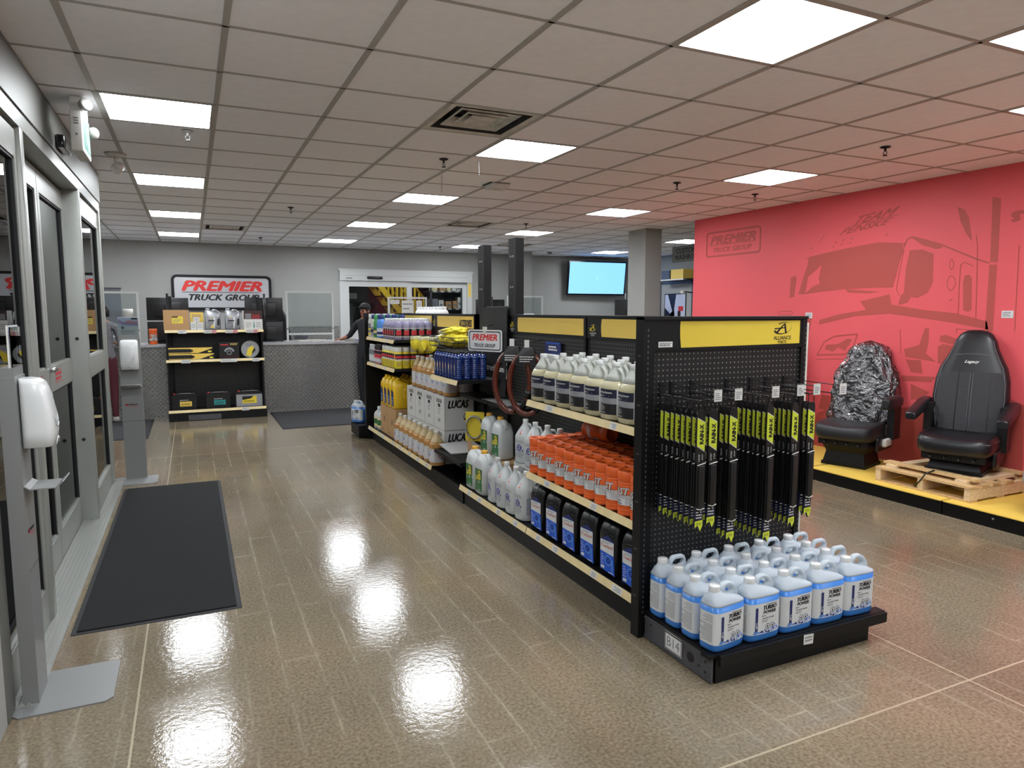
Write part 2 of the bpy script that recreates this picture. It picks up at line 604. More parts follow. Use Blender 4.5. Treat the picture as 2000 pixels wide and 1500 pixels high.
# ------------------------------------------------------------------ lettering
_tc = {}
def glyphs(s, W=None, Hh=None, shear=0.0, bold=0.0):
    """flat triangulated letters centred on the origin, fitted to W x Hh"""
    key = (s, shear)
    if key not in _tc:
        cu = bpy.data.curves.new('lettering', 'FONT')
        cu.body = s
        cu.size = 1.0
        cu.shear = shear
        cu.resolution_u = 2
        cu.fill_mode = 'FRONT'
        o = bpy.data.objects.new('lettering', cu)
        COL.objects.link(o)
        bpy.context.view_layer.update()
        dg = bpy.context.evaluated_depsgraph_get()
        me = bpy.data.meshes.new_from_object(o.evaluated_get(dg))
        vs = [(v.co.x, v.co.y) for v in me.vertices]
        fs = [tuple(p.vertices) for p in me.polygons]
        bpy.data.objects.remove(o)
        bpy.data.meshes.remove(me)
        bpy.data.curves.remove(cu)
        x0, x1 = min(v[0] for v in vs), max(v[0] for v in vs)
        y0, y1 = min(v[1] for v in vs), max(v[1] for v in vs)
        _tc[key] = ([((u - (x0 + x1) / 2) / (x1 - x0), (v - (y0 + y1) / 2) / (y1 - y0)) for u, v in vs], fs, (x1 - x0) / (y1 - y0))
    vs, fs, asp = _tc[key]
    if W is None:
        W = Hh * asp
    if Hh is None:
        Hh = W / asp
    return [(u * W, v * Hh) for u, v in vs], fs

def put_text(mb, s, f, cu, cv, m, W=None, Hh=None, shear=0.0, bold=0.0, rot=0.0):
    """f(u, v) -> point on the surface"""
    vs, fs = glyphs(s, W, Hh, shear)
    ca, sa = cos(rot), sin(rot)
    hh = Hh or max(v for _, v in vs) * 2
    ww = W or max(u for u, _ in vs) * 2
    e = bold * 3.2 * min(hh, 1.25 * ww / len(s))
    g = bold * 1.6 * hh
    p0, p1, p2 = f(cu, cv), f(cu + 1e-3, cv), f(cu, cv + 1e-3)
    a_, b_ = [p1[i] - p0[i] for i in range(3)], [p2[i] - p0[i] for i in range(3)]
    nn = (a_[1] * b_[2] - a_[2] * b_[1], a_[2] * b_[0] - a_[0] * b_[2], a_[0] * b_[1] - a_[1] * b_[0])
    ln_ = sqrt(sum(q * q for q in nn)) or 1
    for c_, (du, dv) in enumerate(((-e, 0), (e, 0), (0, -g), (0, g)) if bold else ((0, 0),)):
        # the strokes of a bold letter are laid one on another like coats of ink
        sh = [q / ln_ * 0.00012 * c_ for q in nn]
        k = mb.add([tuple(q + s_ for q, s_ in zip(f(cu + (u + du) * ca - (v + dv) * sa, cv + (u + du) * sa + (v + dv) * ca), sh)) for u, v in vs])
        for q in fs:
            mb.face([k + i for i in q], m)

def put_rect(mb, f, u0, u1, v0, v1, m, nu=1):
    for i in range(nu):
        a, b = u0 + (u1 - u0) * i / nu, u0 + (u1 - u0) * (i + 1) / nu
        k = mb.add([f(a, v0), f(b, v0), f(b, v1), f(a, v1)])
        mb.face((k, k + 1, k + 2, k + 3), m)

def put_poly(mb, f, pts, m):
    k = mb.add([f(u, v) for u, v in pts])
    mb.face(range(k, k + len(pts)), m)

def put_lines(mb, f, u0, u1, v0, v1, m, n, frac=0.45, seed=1, words=True):
    """rows of small print: short dashes"""
    rnd = random.Random(seed)
    dv = (v1 - v0) / n
    for i in range(n):
        v = v1 - dv * (i + 0.5)
        u = u0
        end = u1 - (u1 - u0) * rnd.choice((0, 0, 0.1, 0.3))
        while u < end - 0.001:
            w = min(rnd.uniform(0.12, 0.35) * (u1 - u0), end - u) if words else end - u
            put_rect(mb, f, u, u + w * 0.9, v - dv * frac / 2, v + dv * frac / 2, m)
            u += w

def put_disc(mb, f, cu, cv, r, m, n=16, hole=0.0):
    pts = [(cu + r * cos(2 * pi * i / n), cv + r * sin(2 * pi * i / n)) for i in range(n)]
    if not hole:
        put_poly(mb, f, pts, m)
        return
    inn = [(cu + hole * cos(2 * pi * i / n), cv + hole * sin(2 * pi * i / n)) for i in range(n)]
    a = mb.add([f(*p) for p in pts])
    b = mb.add([f(*p) for p in inn])
    for i in range(n):
        j = (i + 1) % n
        mb.face((a + i, a + j, b + j, b + i), m)

def front_of(a, b, n, off=0.0008, cy=0.0):
    """surface of a superelliptic bottle seen from -y: (u across, v up) -> point"""
    def f(u, v):
        q = min(abs(u / a), 0.999)
        return (u, cy - b * (1 - q ** n) ** (1 / n) - off, v)
    return f

def around(a, b, n, off=0.0008):
    """the same surface, u = angle in degrees (-90 is the front, -180 the left side)"""
    def f(u, v):
        c, s_ = cos(RAD(u)), sin(RAD(u))
        return ((a + off) * math.copysign(abs(c) ** (2 / n), c), (b + off) * math.copysign(abs(s_) ** (2 / n), s_), v)
    return f
# ------------------------------------------------------------------ room shell
XL, XR, YB, YF = -3.0, 9.4, 13.4, -4.5     # alcove left wall, right wall, back wall, wall behind the camera
RX, RY = 6.09, 7.40                        # red wall face and its end
DX, DY0, DY1 = -0.70, 3.05, 7.12           # entrance wall face and its ends

struct('floor', MB().box(-4.5, XR + 0.2, YF - 0.2, 19.2, -0.1, 0.0, 'floor'))
ceiling = struct('ceiling', MB().box(-4.5, XR + 0.2, YF - 0.2, YB + 0.15, CEIL + 0.10, CEIL + 0.16, 'dark'))

wb = MB()
wb.box(XL - 0.15, 2.60, YB, YB + 0.15, 0, CEIL + 0.1, 'wall_grey')
wb.box(5.27, XR + 0.15, YB, YB + 0.15, 0, CEIL + 0.1, 'wall_grey')
wb.box(2.60, 5.27, YB, YB + 0.15, 2.35, CEIL + 0.1, 'wall_grey')
struct('wall_back', wb)
struct('wall_left', MB().box(XL - 0.15, XL, DY1 + 0.10, YB, 0, CEIL + 0.1, 'wall_grey'))
struct('wall_right', MB().box(XR, XR + 0.15, 5.0, YB, 0, CEIL + 0.1, 'wall_grey'))
wall_red = struct('wall_red', MB().box(RX, RX + 0.16, 0.8, RY, 0, CEIL + 0.1, 'wall_red'))
struct('wall_right_near', MB().box(RX, RX + 0.16, YF, 0.8, 0, CEIL + 0.1, 'wall_grey'))
struct('wall_rear', MB().box(-4.5, RX + 0.16, YF - 0.15, YF, 0, CEIL + 0.1, 'wall_grey'))
struct('wall_passage', MB().box(RX + 0.16, XR, 5.0, 5.12, 0, CEIL + 0.1, 'wall_grey'))
struct('wall_entrance', MB().box(DX - 0.22, DX, YF, DY0 - 0.02, 0, CEIL + 0.1, 'wall_grey'))
wv = MB()
wv.box(-3.15, -0.93, DY1, DY1 + 0.10, 0, CEIL + 0.1, 'wall_grey')
wv.box(-3.15, -0.93, DY0 - 0.14, DY0 - 0.02, 0, CEIL + 0.1, 'wall_grey')
struct('wall_vestibule', wv)
struct('column', MB().box(6.0, 6.28, 8.36, 8.79, 0, CEIL + 0.02, 'wall_grey'))
struct('column', MB().box(5.97, 6.28, 12.6, 13.0, 0, CEIL + 0.02, 'wall_grey'))

# ---- suspended ceiling: tees, tiles, light panels, diffusers
LIGHTS = [(c, r) for c in (0, 4, 8) for r in (-10, -6, -2, 2, 6, 10, 14)] + [(13, 10), (13, 14), (6, -3), (-4, 10), (-4, 14)]
VENTS = [(3, 1), (1, 12), (6, 9), (9, 13)]
def cell_ok(i, j):
    x, y = X0 + T * (i + 0.5), Y0 + T * (j + 0.5)
    if not (XL - 0.2 < x < XR + 0.2 and YF - 0.2 < y < YB + 0.2):
        return False
    if x < DX - 0.25 and y < DY1 - 0.1:
        return False
    if x > RX + 0.3 and y < 5.0:
        return False
    return True
I0, I1, J0, J1 = -5, 16, -13, 17
def tee(name, x0, x1, y0, y1):
    b = MB()
    b.box(x0, x1, y0, y1, CEIL - 0.0005, CEIL + 0.004, 'tee')
    if x1 - x0 < y1 - y0:
        c = (x0 + x1) / 2
        b.box(c - 0.002, c + 0.002, y0, y1, CEIL + 0.004, CEIL + 0.04, 'tee')
    else:
        c = (y0 + y1) / 2
        b.box(x0, x1, c - 0.002, c + 0.002, CEIL + 0.004, CEIL + 0.03, 'tee')
    b.build(name, ceiling)
for i in range(I0, I1 + 1):
    x = X0 + T * i
    if x > XR:
        continue
    y0 = YF if DX < x < RX else (DY1 if x < DX else 5.12)
    tee('main_tee', x - 0.014, x + 0.014, y0, YB)
for j in range(J0, J1 + 1):
    y = Y0 + T * j
    if not YF < y < YB:
        continue
    tee('cross_tee', XL if y > DY1 else DX, XR if y > 5.12 else RX, y - 0.008, y + 0.008)
tb = MB()
h = T / 2 - 0.004
tb.loft([[(-h, -h, 0.018), (h, -h, 0.018), (h, h, 0.018), (-h, h, 0.018)],
         [(-h, -h, 0.004), (h, -h, 0.004), (h, h, 0.004), (-h, h, 0.004)]], 'tile_white', smooth=False)
tile_me = tb.mesh('ceiling_tile')
cells = []
for i in range(I0, I1):
    for j in range(J0, J1):
        if cell_ok(i, j) and (i, j) not in LIGHTS and (i, j) not in VENTS:
            cx, cy = X0 + T * (i + 0.5), Y0 + T * (j + 0.5)
            ang = abs(math.degrees(math.atan2(cx, cy)) - 24.85)
            seen = cy > 1.2 and ang < 44
            cells.append(((0 if seen else 100) + sqrt(cx * cx + cy * cy), cx, cy))
cells.sort()
for _, cx, cy in cells[:300]:
    ob('ceiling_tile', tile_me, ceiling, (cx, cy, CEIL))
rest = MB()
for _, cx, cy in cells[300:]:
    rest.box(cx - h, cx + h, cy - h, cy + h, CEIL + 0.004, CEIL + 0.018, 'tile_white')
if rest.v:
    q = rest.build('ceiling_tiles_further_off', ceiling)
    q['kind'] = 'stuff'

fr = MB()
for (a, b_, c, d) in ((-h, h, -h, -h + 0.02), (-h, h, h - 0.02, h), (-h, -h + 0.02, -h + 0.02, h - 0.02), (h - 0.02, h, -h + 0.02, h - 0.02)):
    fr.box(a, b_, c, d, -0.001, 0.03, 'tee')
frame_me = fr.mesh('frame')
pn = MB()
pn.box(-h + 0.021, h - 0.021, -h + 0.021, h - 0.021, 0.004, 0.012, 'panel_light')
panel_me = pn.mesh('diffuser')
LL = {0: 'lit square panel in the ceiling row over the black doormat', 4: 'lit square panel in the ceiling row over the shelving', 8: 'lit square panel in the ceiling row between shelving and red wall', -4: 'lit square panel in the alcove ceiling past the entrance', 6: 'lit square panel set between the rows before the red wall'}
for (i, j) in LIGHTS:
    cx, cy = X0 + T * (i + 0.5), Y0 + T * (j + 0.5)
    if not cell_ok(i, j):
        continue
    place([('frame', frame_me), ('diffuser', panel_me)], 'ceiling_light', LL.get(i, 'square light panel in the ceiling beyond the red wall'), 'ceiling light', (cx, cy, CEIL), group='lit panels in the ceiling grid')

def vent_parts():
    face = MB()
    def sq(r0, r1, z0, z1, m):
        face.loft([[(-r0, -r0, z0), (r0, -r0, z0), (r0, r0, z0), (-r0, r0, z0)], [(-r1, -r1, z1), (r1, -r1, z1), (r1, r1, z1), (-r1, r1, z1)]], m, caps=(False, False), smooth=False)
    sq(h, h - 0.05, 0.0, 0.004, 'vent_white')
    sq(h - 0.05, h - 0.10, 0.004, 0.09, 'dark')
    lou = []
    for r in (0.20, 0.135):
        b = MB()
        k = [[(-q, -q, z), (q, -q, z), (q, q, z), (-q, q, z)] for q, z in ((r, 0.012), (r - 0.055, 0.055), (r - 0.06, 0.055), (r - 0.01, 0.006))]
        b.loft(k + [k[0]], 'vent_white', caps=(False, False), smooth=False)
        lou.append(b.mesh('louvre'))
    c = MB()
    c.box(-0.085, 0.085, -0.085, 0.085, 0.008, 0.014, 'vent_white')
    back = MB()
    back.box(-h, h, -h, h, 0.088, 0.092, 'dark')
    return [('face_frame', face.mesh('face_frame')), ('louvre', lou[0]), ('louvre', lou[1]), ('centre_plate', c.mesh('centre_plate')), ('duct_back', back.mesh('duct_back'))]
vp = vent_parts()
VL = ['dusty square air diffuser above the near gondola, beside a light panel', 'square air diffuser in the ceiling before the back wall sign',
      'square air diffuser in the ceiling over the far end of the gondola', 'small-looking air diffuser in the ceiling beside the far column']
for (i, j), lb in zip(VENTS, VL):
    place(vp, 'air_diffuser', lb, 'air vent', (X0 + T * (i + 0.5), Y0 + T * (j + 0.5), CEIL), group='square ceiling air diffusers')

# sprinklers
def sprinkler_parts(m):
    e = MB()
    e.lathe([(0.036, 0.0), (0.034, -0.005), (0.016, -0.009), (0.012, -0.012)], m, n=16)
    b = MB()
    b.cyl((0, 0, -0.03), 0.008, 0.022, m, n=10)
    for s in (-1, 1):
        b.tube([(s * 0.008, 0, -0.028), (s * 0.015, 0, -0.042), (s * 0.004, 0, -0.056)], 0.003, m, n=6)
    d = MB()
    d.cyl((0, 0, -0.062), 0.017, 0.003, m, n=14)
    return [('escutcheon', e.mesh('escutcheon')), ('frame_arms', b.mesh('frame_arms')), ('deflector', d.mesh('deflector'))]
spd, spl = sprinkler_parts('dark'), sprinkler_parts('tee')
SPR = [(0.03, 5.18, 1), (1.09, 8.41, 0), (1.07, 12.0, 0), (1.85, 5.27, 0), (4.20, 8.61, 0), (4.15, 5.31, 0), (5.27, 5.48, 0), (4.63, 3.54, 0), (4.23, 12.3, 0)]
for x, y, k in SPR:
    place(spl if k else spd, 'fire_sprinkler', 'pale pendent fire sprinkler beside the light panel over the black doormat' if k else 'small dark pendent fire sprinkler head on the tiled ceiling', 'sprinkler', (x, y, CEIL), RAD(20 * x), 'fire sprinklers on the ceiling')
# smoke alarm, little chains, wall speaker dome
b = MB(); b.rbox(-0.09, 0.09, -0.09, 0.09, -0.045, 0.0, 'matt_white', r=0.012)
t = thing('ceiling_sensor', 'flat white square sensor box on the ceiling', 'sensor', (2.66, 6.085, CEIL))
b.build('housing', t)
MB().cyl((0, 0, -0.052), 0.03, 0.008, 'clear_tag', n=16).build('lens', t)
b = MB(); b.box(-0.1, 0.1, -0.1, 0.1, -0.004, 0.0, 'dark'); b.build('back_plate', t, (0, 0.02, 0))
for x, y, L in ((2.107, 5.17, 0.13), (2.03, 5.84, 0.16), (-1.09, 13.2, 0.18)):
    b = MB()
    k = int(L / 0.012)
    for i in range(k):
        b.cyl((0, 0, -0.012 * i - 0.01), 0.004, 0.009, 'chrome', n=6)
    tag(b.build('bead_chain', None, (x, y, CEIL)), 'short bead chain hanging from the ceiling grid near the light panels' if y < 13 else 'short bead chain hanging by the back wall near the entrance', 'chain', 'bead chains on the ceiling')
b = MB(); b.lathe([(0.055, 0.0), (0.05, -0.02), (0.03, -0.035), (0.001, -0.04)], 'office_grey', n=16)
tag(b.build('ceiling_dome', None, (6.63, 12.5, CEIL)), 'small grey dome on the ceiling above the television', 'dome')

# ---- entrance: automatic sliding doors
door = bpy.data.objects.new('door_1', None)
COL.objects.link(door)
door['kind'] = 'structure'
zt = 2.40
b = MB()
b.box(DX - 0.22, DX + 0.015, DY0 - 0.02, DY1, zt + 0.10, CEIL, 'alu')
b.box(DX - 0.16, DX + 0.005, DY0 - 0.02, DY1, zt + 0.02, zt + 0.10, 'alu_light')
b.build('header', door)
for y0, y1 in ((DY0 - 0.02, DY0 + 0.10), (4.00, 4.08), (5.86, 5.94), (DY1 - 0.05, DY1)):
    p = MB()
    p.rbox(DX - 0.19, DX + 0.005, y0, y1, 0, zt + 0.03, 'alu_light' if y0 > DY0 else 'alu', r=0.006)
    if 4.5 < y0 < 6.5:
        for z in (0.62, 1.36):
            p.cyl((DX - 0.06, y0 + 0.001, z), 0.012, -0.004, 'gasket', n=12, axis='y')
    p.build('post', door)
def door_panel(name, y0, y1, xf, sticker=False):
    """xf: face towards the shop"""
    x0 = xf - 0.045
    f = MB()
    st = 0.062
    z1, zb, zm0, zm1 = zt, 0.19, 1.06, 1.215
    for a, c in ((y0, y0 + st), (y1 - st, y1)):
        f.box(x0, xf, a, c, 0.015, z1, 'alu_light')
    f.box(x0, xf, y0 + st, y1 - st, 0.015, zb, 'alu_light')
    f.box(x0, xf, y0 + st, y1 - st, zm0, zm1, 'alu_light')
    f.box(x0, xf, y0 + st, y1 - st, z1 - 0.13, z1, 'alu_light')
    o = f.build(name, door)
    for a, c in ((zb, zm0), (zm1, z1 - 0.13)):
        g = MB()
        ya, yb = y0 + st, y1 - st
        g.box(x0 + 0.012, xf - 0.006, ya, ya + 0.014, a, c, 'gasket')
        g.box(x0 + 0.012, xf - 0.006, yb - 0.014, yb, a, c, 'gasket')
        g.box(x0 + 0.012, xf - 0.006, ya, yb, c - 0.012, c, 'gasket')
        g.box(x0 + 0.012, xf - 0.006, ya, yb, a, a + 0.010, 'alu_light')
        g.build('gasket', o)
        MB().box(xf - 0.028, xf - 0.020, ya + 0.012, yb - 0.012, a + 0.009, c - 0.011, 'glass').build('glass_pane', o)
    if sticker:
        s = MB()
        fx = lambda u, v: (xf + 0.001, u, v)
        c = (y1 - 0.30 if sticker == 1 else y0 + 0.30)
        for dv in (0, 0.03):
            put_lines(s, fx, c - 0.11, c + 0.11, 1.115 + dv, 1.145 + dv, 'brand_red', 1, frac=0.6, seed=int(c * 10) + int(dv * 100))
        for q in ((c - 0.125, c + 0.125, 1.105, 1.109), (c - 0.125, c + 0.125, 1.182, 1.186)):
            put_rect(s, fx, *q, 'brand_red')
        s.build('sticker', o)
    return o
door_panel('side_panel', DY0 + 0.10, 4.00, DX - 0.012)
door_panel('side_panel', 5.94, DY1 - 0.05, DX - 0.012)
door_panel('sliding_panel', 4.02, 4.965, DX - 0.10, 1)
o = door_panel('sliding_panel', 4.975, 5.90, DX - 0.10, 2)
b = MB()
b.cyl((DX - 0.10, 5.005, 1.20), 0.016, 0.03, 'chrome', n=14, axis='x')
b.box(DX - 0.072, DX - 0.064, 4.99, 5.045, 1.192, 1.208, 'chrome')
b.build('thumb_turn', o)
b = MB()
b.box(DX - 0.24, DX + 0.075, DY0 + 0.08, DY1, 0.0, 0.008, 'alu_light')
for k in range(7):
    b.box(DX - 0.09 + 0.022 * k, DX - 0.078 + 0.022 * k, DY0 + 0.08, DY1 - 0.02, 0.008, 0.014, 'alu_light')
b.build('threshold', door)
b = MB(); b.rbox(DX + 0.015, DX + 0.065, 4.93, 5.19, 2.525, 2.60, 'black_gloss', r=0.012)
b.box(DX + 0.05, DX + 0.067, 4.96, 5.16, 2.53, 2.56, 'chrome')
b.build('motion_sensor', door)
# vestibule beyond the glass
b = MB()
b.box(-3.15, -0.94, DY0 - 0.1, DY1 + 0.05, 2.62, 2.68, 'wall_grey')
struct('ceiling_vestibule', b)
d2 = bpy.data.objects.new('door_2', None)
COL.objects.link(d2)
d2['kind'] = 'structure'
for k in range(4):
    y0 = DY0 + 0.02 + k * 1.012
    f = MB()
    for a, c in ((y0, y0 + 0.06), (y0 + 0.95, y0 + 1.01)):
        f.box(-2.66, -2.6, a, c, 0, 2.62, 'alu_light')
    for z0, z1 in ((0, 0.2), (1.05, 1.2), (2.4, 2.62)):
        f.box(-2.66, -2.6, y0 + 0.06, y0 + 0.95, z0, z1, 'alu_light')
    o = f.build('outer_panel', d2)
    MB().box(-2.635, -2.625, y0 + 0.06, y0 + 0.95, 0.2, 2.4, 'glass').build('glass_pane', o)
tag(MB().box(-2.45, -1.05, 3.5, 6.8, 0.0, 0.012, 'mat_grey').build('vestibule_mat'), 'dark grey mat on the vestibule floor behind the glass doors', 'floor mat')

# exit sign with twin lamp heads, under the ceiling by the entrance
t = thing('exit_sign', 'white emergency exit sign box with green face and lamp heads over the entrance', 'exit sign', (-0.53, 4.72, 0))
b = MB(); b.rbox(-0.03, 0.03, -0.16, 0.16, 2.44, 2.66, 'matt_white', r=0.008)
b.box(-0.03, 0.03, -0.11, 0.11, 2.66, CEIL, 'matt_white')
b.build('housing', t)
b = MB()
fy = lambda u, v: (0.0312, u, v)
put_rect(b, fy, -0.145, 0.145, 2.455, 2.645, 'exit_pale')
fy2 = lambda u, v: (0.0318, u, v)
put_rect(b, fy2, -0.135, 0.135, 2.465, 2.635, 'exit_lit')
fy3 = lambda u, v: (0.0324, u, v)
put_rect(b, fy3, 0.03, 0.115, 2.475, 2.62, 'exit_pale')
put_disc(b, fy3, -0.02, 2.605, 0.014, 'exit_pale', 10)
put_poly(b, fy3, [(-0.045, 2.585), (0.0, 2.59), (0.012, 2.545), (0.03, 2.50), (0.018, 2.485), (-0.005, 2.53), (-0.035, 2.49), (-0.06, 2.495), (-0.03, 2.54)], 'exit_pale')
b.build('sign_face', t)
for y in (-0.12, 0.12):
    b = MB()
    b.lathe([(0.010, 0.0), (0.030, 0.010), (0.035, 0.035), (0.033, 0.042), (0.016, 0.038), (0.001, 0.036)], 'lamp_white', n=18)
    o = b.build('lamp_head', t, (-0.0, y, 2.655), (RAD(80), 0, RAD(40 if y < 0 else 140)))
    o.location = (0.03, y, 2.69 if y < 0 else 2.60)
b = MB(); b.cyl((0, -0.162, 2.53), 0.007, 0.004, 'ink_grey', n=10, axis='y')
for k in range(3):
    b.box(-0.012, 0.012, -0.1615, -0.16, 2.585 + 0.014 * k, 2.592 + 0.014 * k, 'ink_grey')
b.build('test_button', t)
# dome camera on its bracket
t = thing('security_camera', 'small white bullet camera hanging from the ceiling past the exit sign', 'camera', (-0.47, 6.15, CEIL))
MB().lathe([(0.075, 0.0), (0.07, -0.012), (0.03, -0.02), (0.02, -0.022)], 'matt_white', n=20).build('mount', t)
MB().cyl((0, 0, -0.08), 0.012, 0.065, 'matt_white', n=10).build('stem', t)
b = MB(); b.lathe([(0.02, -0.045), (0.036, -0.04), (0.038, 0.03), (0.03, 0.05), (0.026, 0.048), (0.001, 0.044)], 'vent_white', n=16)
b.build('camera_body', t, (0.01, 0.01, -0.10), (RAD(-115), 0, RAD(160)))
# ------------------------------------------------------------------ gondola shelving
SX = 2.36
FX = 1.905                                 # shelf front
def rail_mesh(y0, y1, tags, m='cream', seed=0):
    """sloping price rail in front of a shelf whose top is at z = 0"""
    b = MB()
    p = [(FX + 0.006, 0.002), (FX - 0.006, -0.036), (FX - 0.002, -0.036), (FX + 0.010, 0.002)]
    b.loft([[(x, y0, z) for x, z in p], [(x, y1, z) for x, z in p]], m, smooth=False)
    me = b.mesh('price_rail')
    t = []
    rnd = random.Random(seed)
    for k in range(tags):
        tb_ = MB()
        yc = y0 + (y1 - y0) * (k + rnd.uniform(0.25, 0.75)) / tags
        w = rnd.choice((0.03, 0.035, 0.045))
        f = lambda u, v: (FX + 0.005 + (v + 0.001) * 0.32 - 0.0012, u, v)
        put_rect(tb_, f, yc - w, yc + w, -0.033, 0.0, 'tag_white')
        f2 = lambda u, v: (FX + 0.005 + (v + 0.001) * 0.32 - 0.002, u, v)
        put_lines(tb_, f2, yc - w * 0.8, yc + w * 0.8, -0.028, -0.005, 'ink_grey', 3, seed=seed + k)
        t.append(tb_.mesh('price_tag'))
    return me, t

def alliance_mark(b, f, cu, cv, s, m):
    """ellipse with a slanted A, cut open on the left"""
    n = 22
    out, inn = [], []
    for i in range(n + 1):
        a = RAD(205 + 290 * i / n)
        out.append((cu + s * 1.0 * cos(a) + 0.25 * s * sin(a), cv + s * 0.52 * sin(a)))
        th = 0.78 + 0.16 * abs(cos(RAD(100 + 160 * i / n)))
        inn.append((cu + s * th * cos(a) + 0.25 * s * sin(a) + 0.05 * s, cv + s * 0.52 * th * sin(a) + 0.03 * s))
    a0 = b.add([f(*p) for p in out]); b0 = b.add([f(*p) for p in inn])
    for i in range(n):
        b.face((a0 + i, a0 + i + 1, b0 + i + 1, b0 + i), m)
    for q in ([(-0.75, -0.32), (-0.55, -0.42), (0.30, 0.42), (0.18, 0.42)], [(0.14, 0.42), (0.32, 0.42), (0.50, -0.44), (0.28, -0.44)], [(-0.95, 0.0), (-0.9, -0.1), (0.40, 0.02), (0.38, 0.10)]):
        put_poly(b, f, [(cu + s * u, cv + s * v) for u, v in q], m)

def section(label, y0, y1, shelves, yellow, words=None, deck=True, header=True, shelf_span=None, right=(0.62, 1.05), name='gondola_section', mark=True):
    t = thing(name, label, 'shelving', (0, 0, 0), 0, 'black gondola shelving sections')
    MB().box(SX - 0.012, SX + 0.012, y0, y1, 0.04, 1.39, 'peg_y').build('back_panel', t)
    for y in (y0, y1):
        u = MB().box(SX - 0.03, SX + 0.03, y - 0.014 if y == y1 else y, y if y == y1 else y + 0.014, 0, 1.53, 'black')
        u.build('upright', t)
    if header:
        hd = MB().box(SX - 0.024, SX + 0.024, y0, y1, 1.385, 1.52, 'black')
        hd.box(SX - 0.034, SX + 0.034, y0, y1, 1.52, 1.532, 'black')
        o = hd.build('header_panel', t)
        ya, yb = yellow
        yl = MB()
        f = lambda u, v: (SX - 0.0252, u, v)
        n = 6
        edge = [(yb + 0.008 * sin(pi * i / n), 1.398 + 0.112 * i / n) for i in range(n + 1)]
        put_poly(yl, f, [(ya, 1.398)] + edge[:1] + edge[1:] + [(ya, 1.51)], 'yellow')
        yl.build('yellow_sign', o)
        g = MB()
        f2 = lambda u, v: (SX - 0.026, -u, v)
        if mark:
            alliance_mark(g, f2, -(yb + 0.105), 1.452, 0.042, 'yellow_bright')
            put_text(g, 'ALLIANCE', f2, -(yb + 0.105), 1.418, 'tag_white', W=0.075, Hh=0.011, bold=0.01)
            put_text(g, 'PARTS', f2, -(yb + 0.105), 1.404, 'tag_white', W=0.04, Hh=0.009, bold=0.01)
        if words:
            if g.v:
                g.build('logo', o)
                g = MB()
            f3 = lambda u, v: (SX - 0.0264, -u, v)
            put_text(g, words, f3, -(ya + 0.21), 1.445, 'ink', W=0.32, Hh=0.062, bold=0.035)
        if g.v:
            g.build('header_print', o)
    sa, sb = shelf_span or (y0, y1)
    for k, z in enumerate(shelves):
        s = MB().box(FX + 0.012, SX - 0.012, sa + 0.004, sb - 0.004, z - 0.028, z, 'black')
        o = s.build('shelf', t)
        me, tg = rail_mesh(sa + 0.006, sb - 0.006, 2, seed=int(y0 * 31 + z * 7))
        r = ob('price_rail', me, o, (0, 0, z))
        for q in tg:
            ob('price_tag', q, o, (0, 0, z))
    if deck:
        d = MB().box(FX + 0.012, SX - 0.012, y0 + 0.003, y1 - 0.003, 0.135, 0.165, 'black')
        o = d.build('base_deck', t)
        me, tg = rail_mesh(y0 + 0.006, y1 - 0.006, 4, seed=int(y0 * 13))
        ob('price_rail', me, o, (0, 0, 0.165))
        for q in tg:
            ob('price_tag', q, o, (0, 0, 0.165))
    k = MB().box(FX + 0.04, SX - 0.02, y0, y1, 0.0, 0.135, 'black')
    k.build('kick_plate', t)
    # far side of the spine
    MB().box(SX + 0.012, 2.80, y0 + 0.003, y1 - 0.003, 0.0, 0.165, 'black').build('base_deck', t)
    for z in right:
        MB().box(SX + 0.012, 2.78, y0 + 0.004, y1 - 0.004, z - 0.028, z, 'black').build('shelf', t)
    return t
section('black pegboard shelf section holding clear jugs, orange canisters and black oil jugs', 2.68, 3.90, (1.0, 0.537), (2.70, 3.70))
s2 = section('black pegboard shelf section with coiled hoses above white jugs', 3.90, 5.13, (), (3.92, 4.93))
MB().box(2.16, SX - 0.012, 4.62, 5.125, 0.80, 0.825, 'black').build('shelf', s2)
section('black shelf section of white oil cartons, its header reading accessories', 5.85, 7.06, (), (5.87, 6.90), 'ACCESSORIES')
section('black shelf section of bottles and yellow jugs at the counter end', 7.06, 8.30, (1.255, 0.952), (7.08, 8.12), right=(0.62, 1.33))
# narrow section between the two tall posts
t = thing('mud_flap_rack', 'two tall slotted black posts carrying the hung mud flap', 'display rack', (0, 0, 0))
for ya, yb in ((4.95, 5.09), (5.60, 5.74)):
    b = MB().box(SX - 0.035, SX + 0.035, ya, yb, 1.533, 2.13, 'black')
    if ya > 5.2:
        b.box(SX - 0.03, SX + 0.03, ya + 0.02, yb - 0.02, 0.03, 1.533, 'black')
    o = b.build('post', t)
    s = MB()
    for k in range(22):
        z = 1.56 + 0.026 * k
        s.box(SX - 0.0365, SX - 0.034, ya + 0.015, ya + 0.021, z, z + 0.013, 'steel_grey')
        s.box(SX - 0.0365, SX - 0.034, yb - 0.021, yb - 0.015, z, z + 0.013, 'steel_grey')
    for z in (1.75, 1.99):
        for y in (ya + 0.05, yb - 0.05):
            s.cyl((SX - 0.039, y, z), 0.008, 0.005, 'alu_light', n=8, axis='x')
    s.build('slots', o)
MB().box(SX - 0.02, SX + 0.02, 5.09, 5.60, 1.53, 1.60, 'steel_grey').build('cross_bar', t)
b = MB()
for k in range(4):
    b.cyl((SX - 0.024, 5.14 + 0.135 * k, 1.565), 0.012, 0.006, 'ink', n=10, axis='x')
b.build('bolts', t)
t = thing('gondola_section', 'narrow black shelf unit of blue bottles between the tall posts', 'shelving', (0, 0, 0), 0, 'black gondola shelving sections')
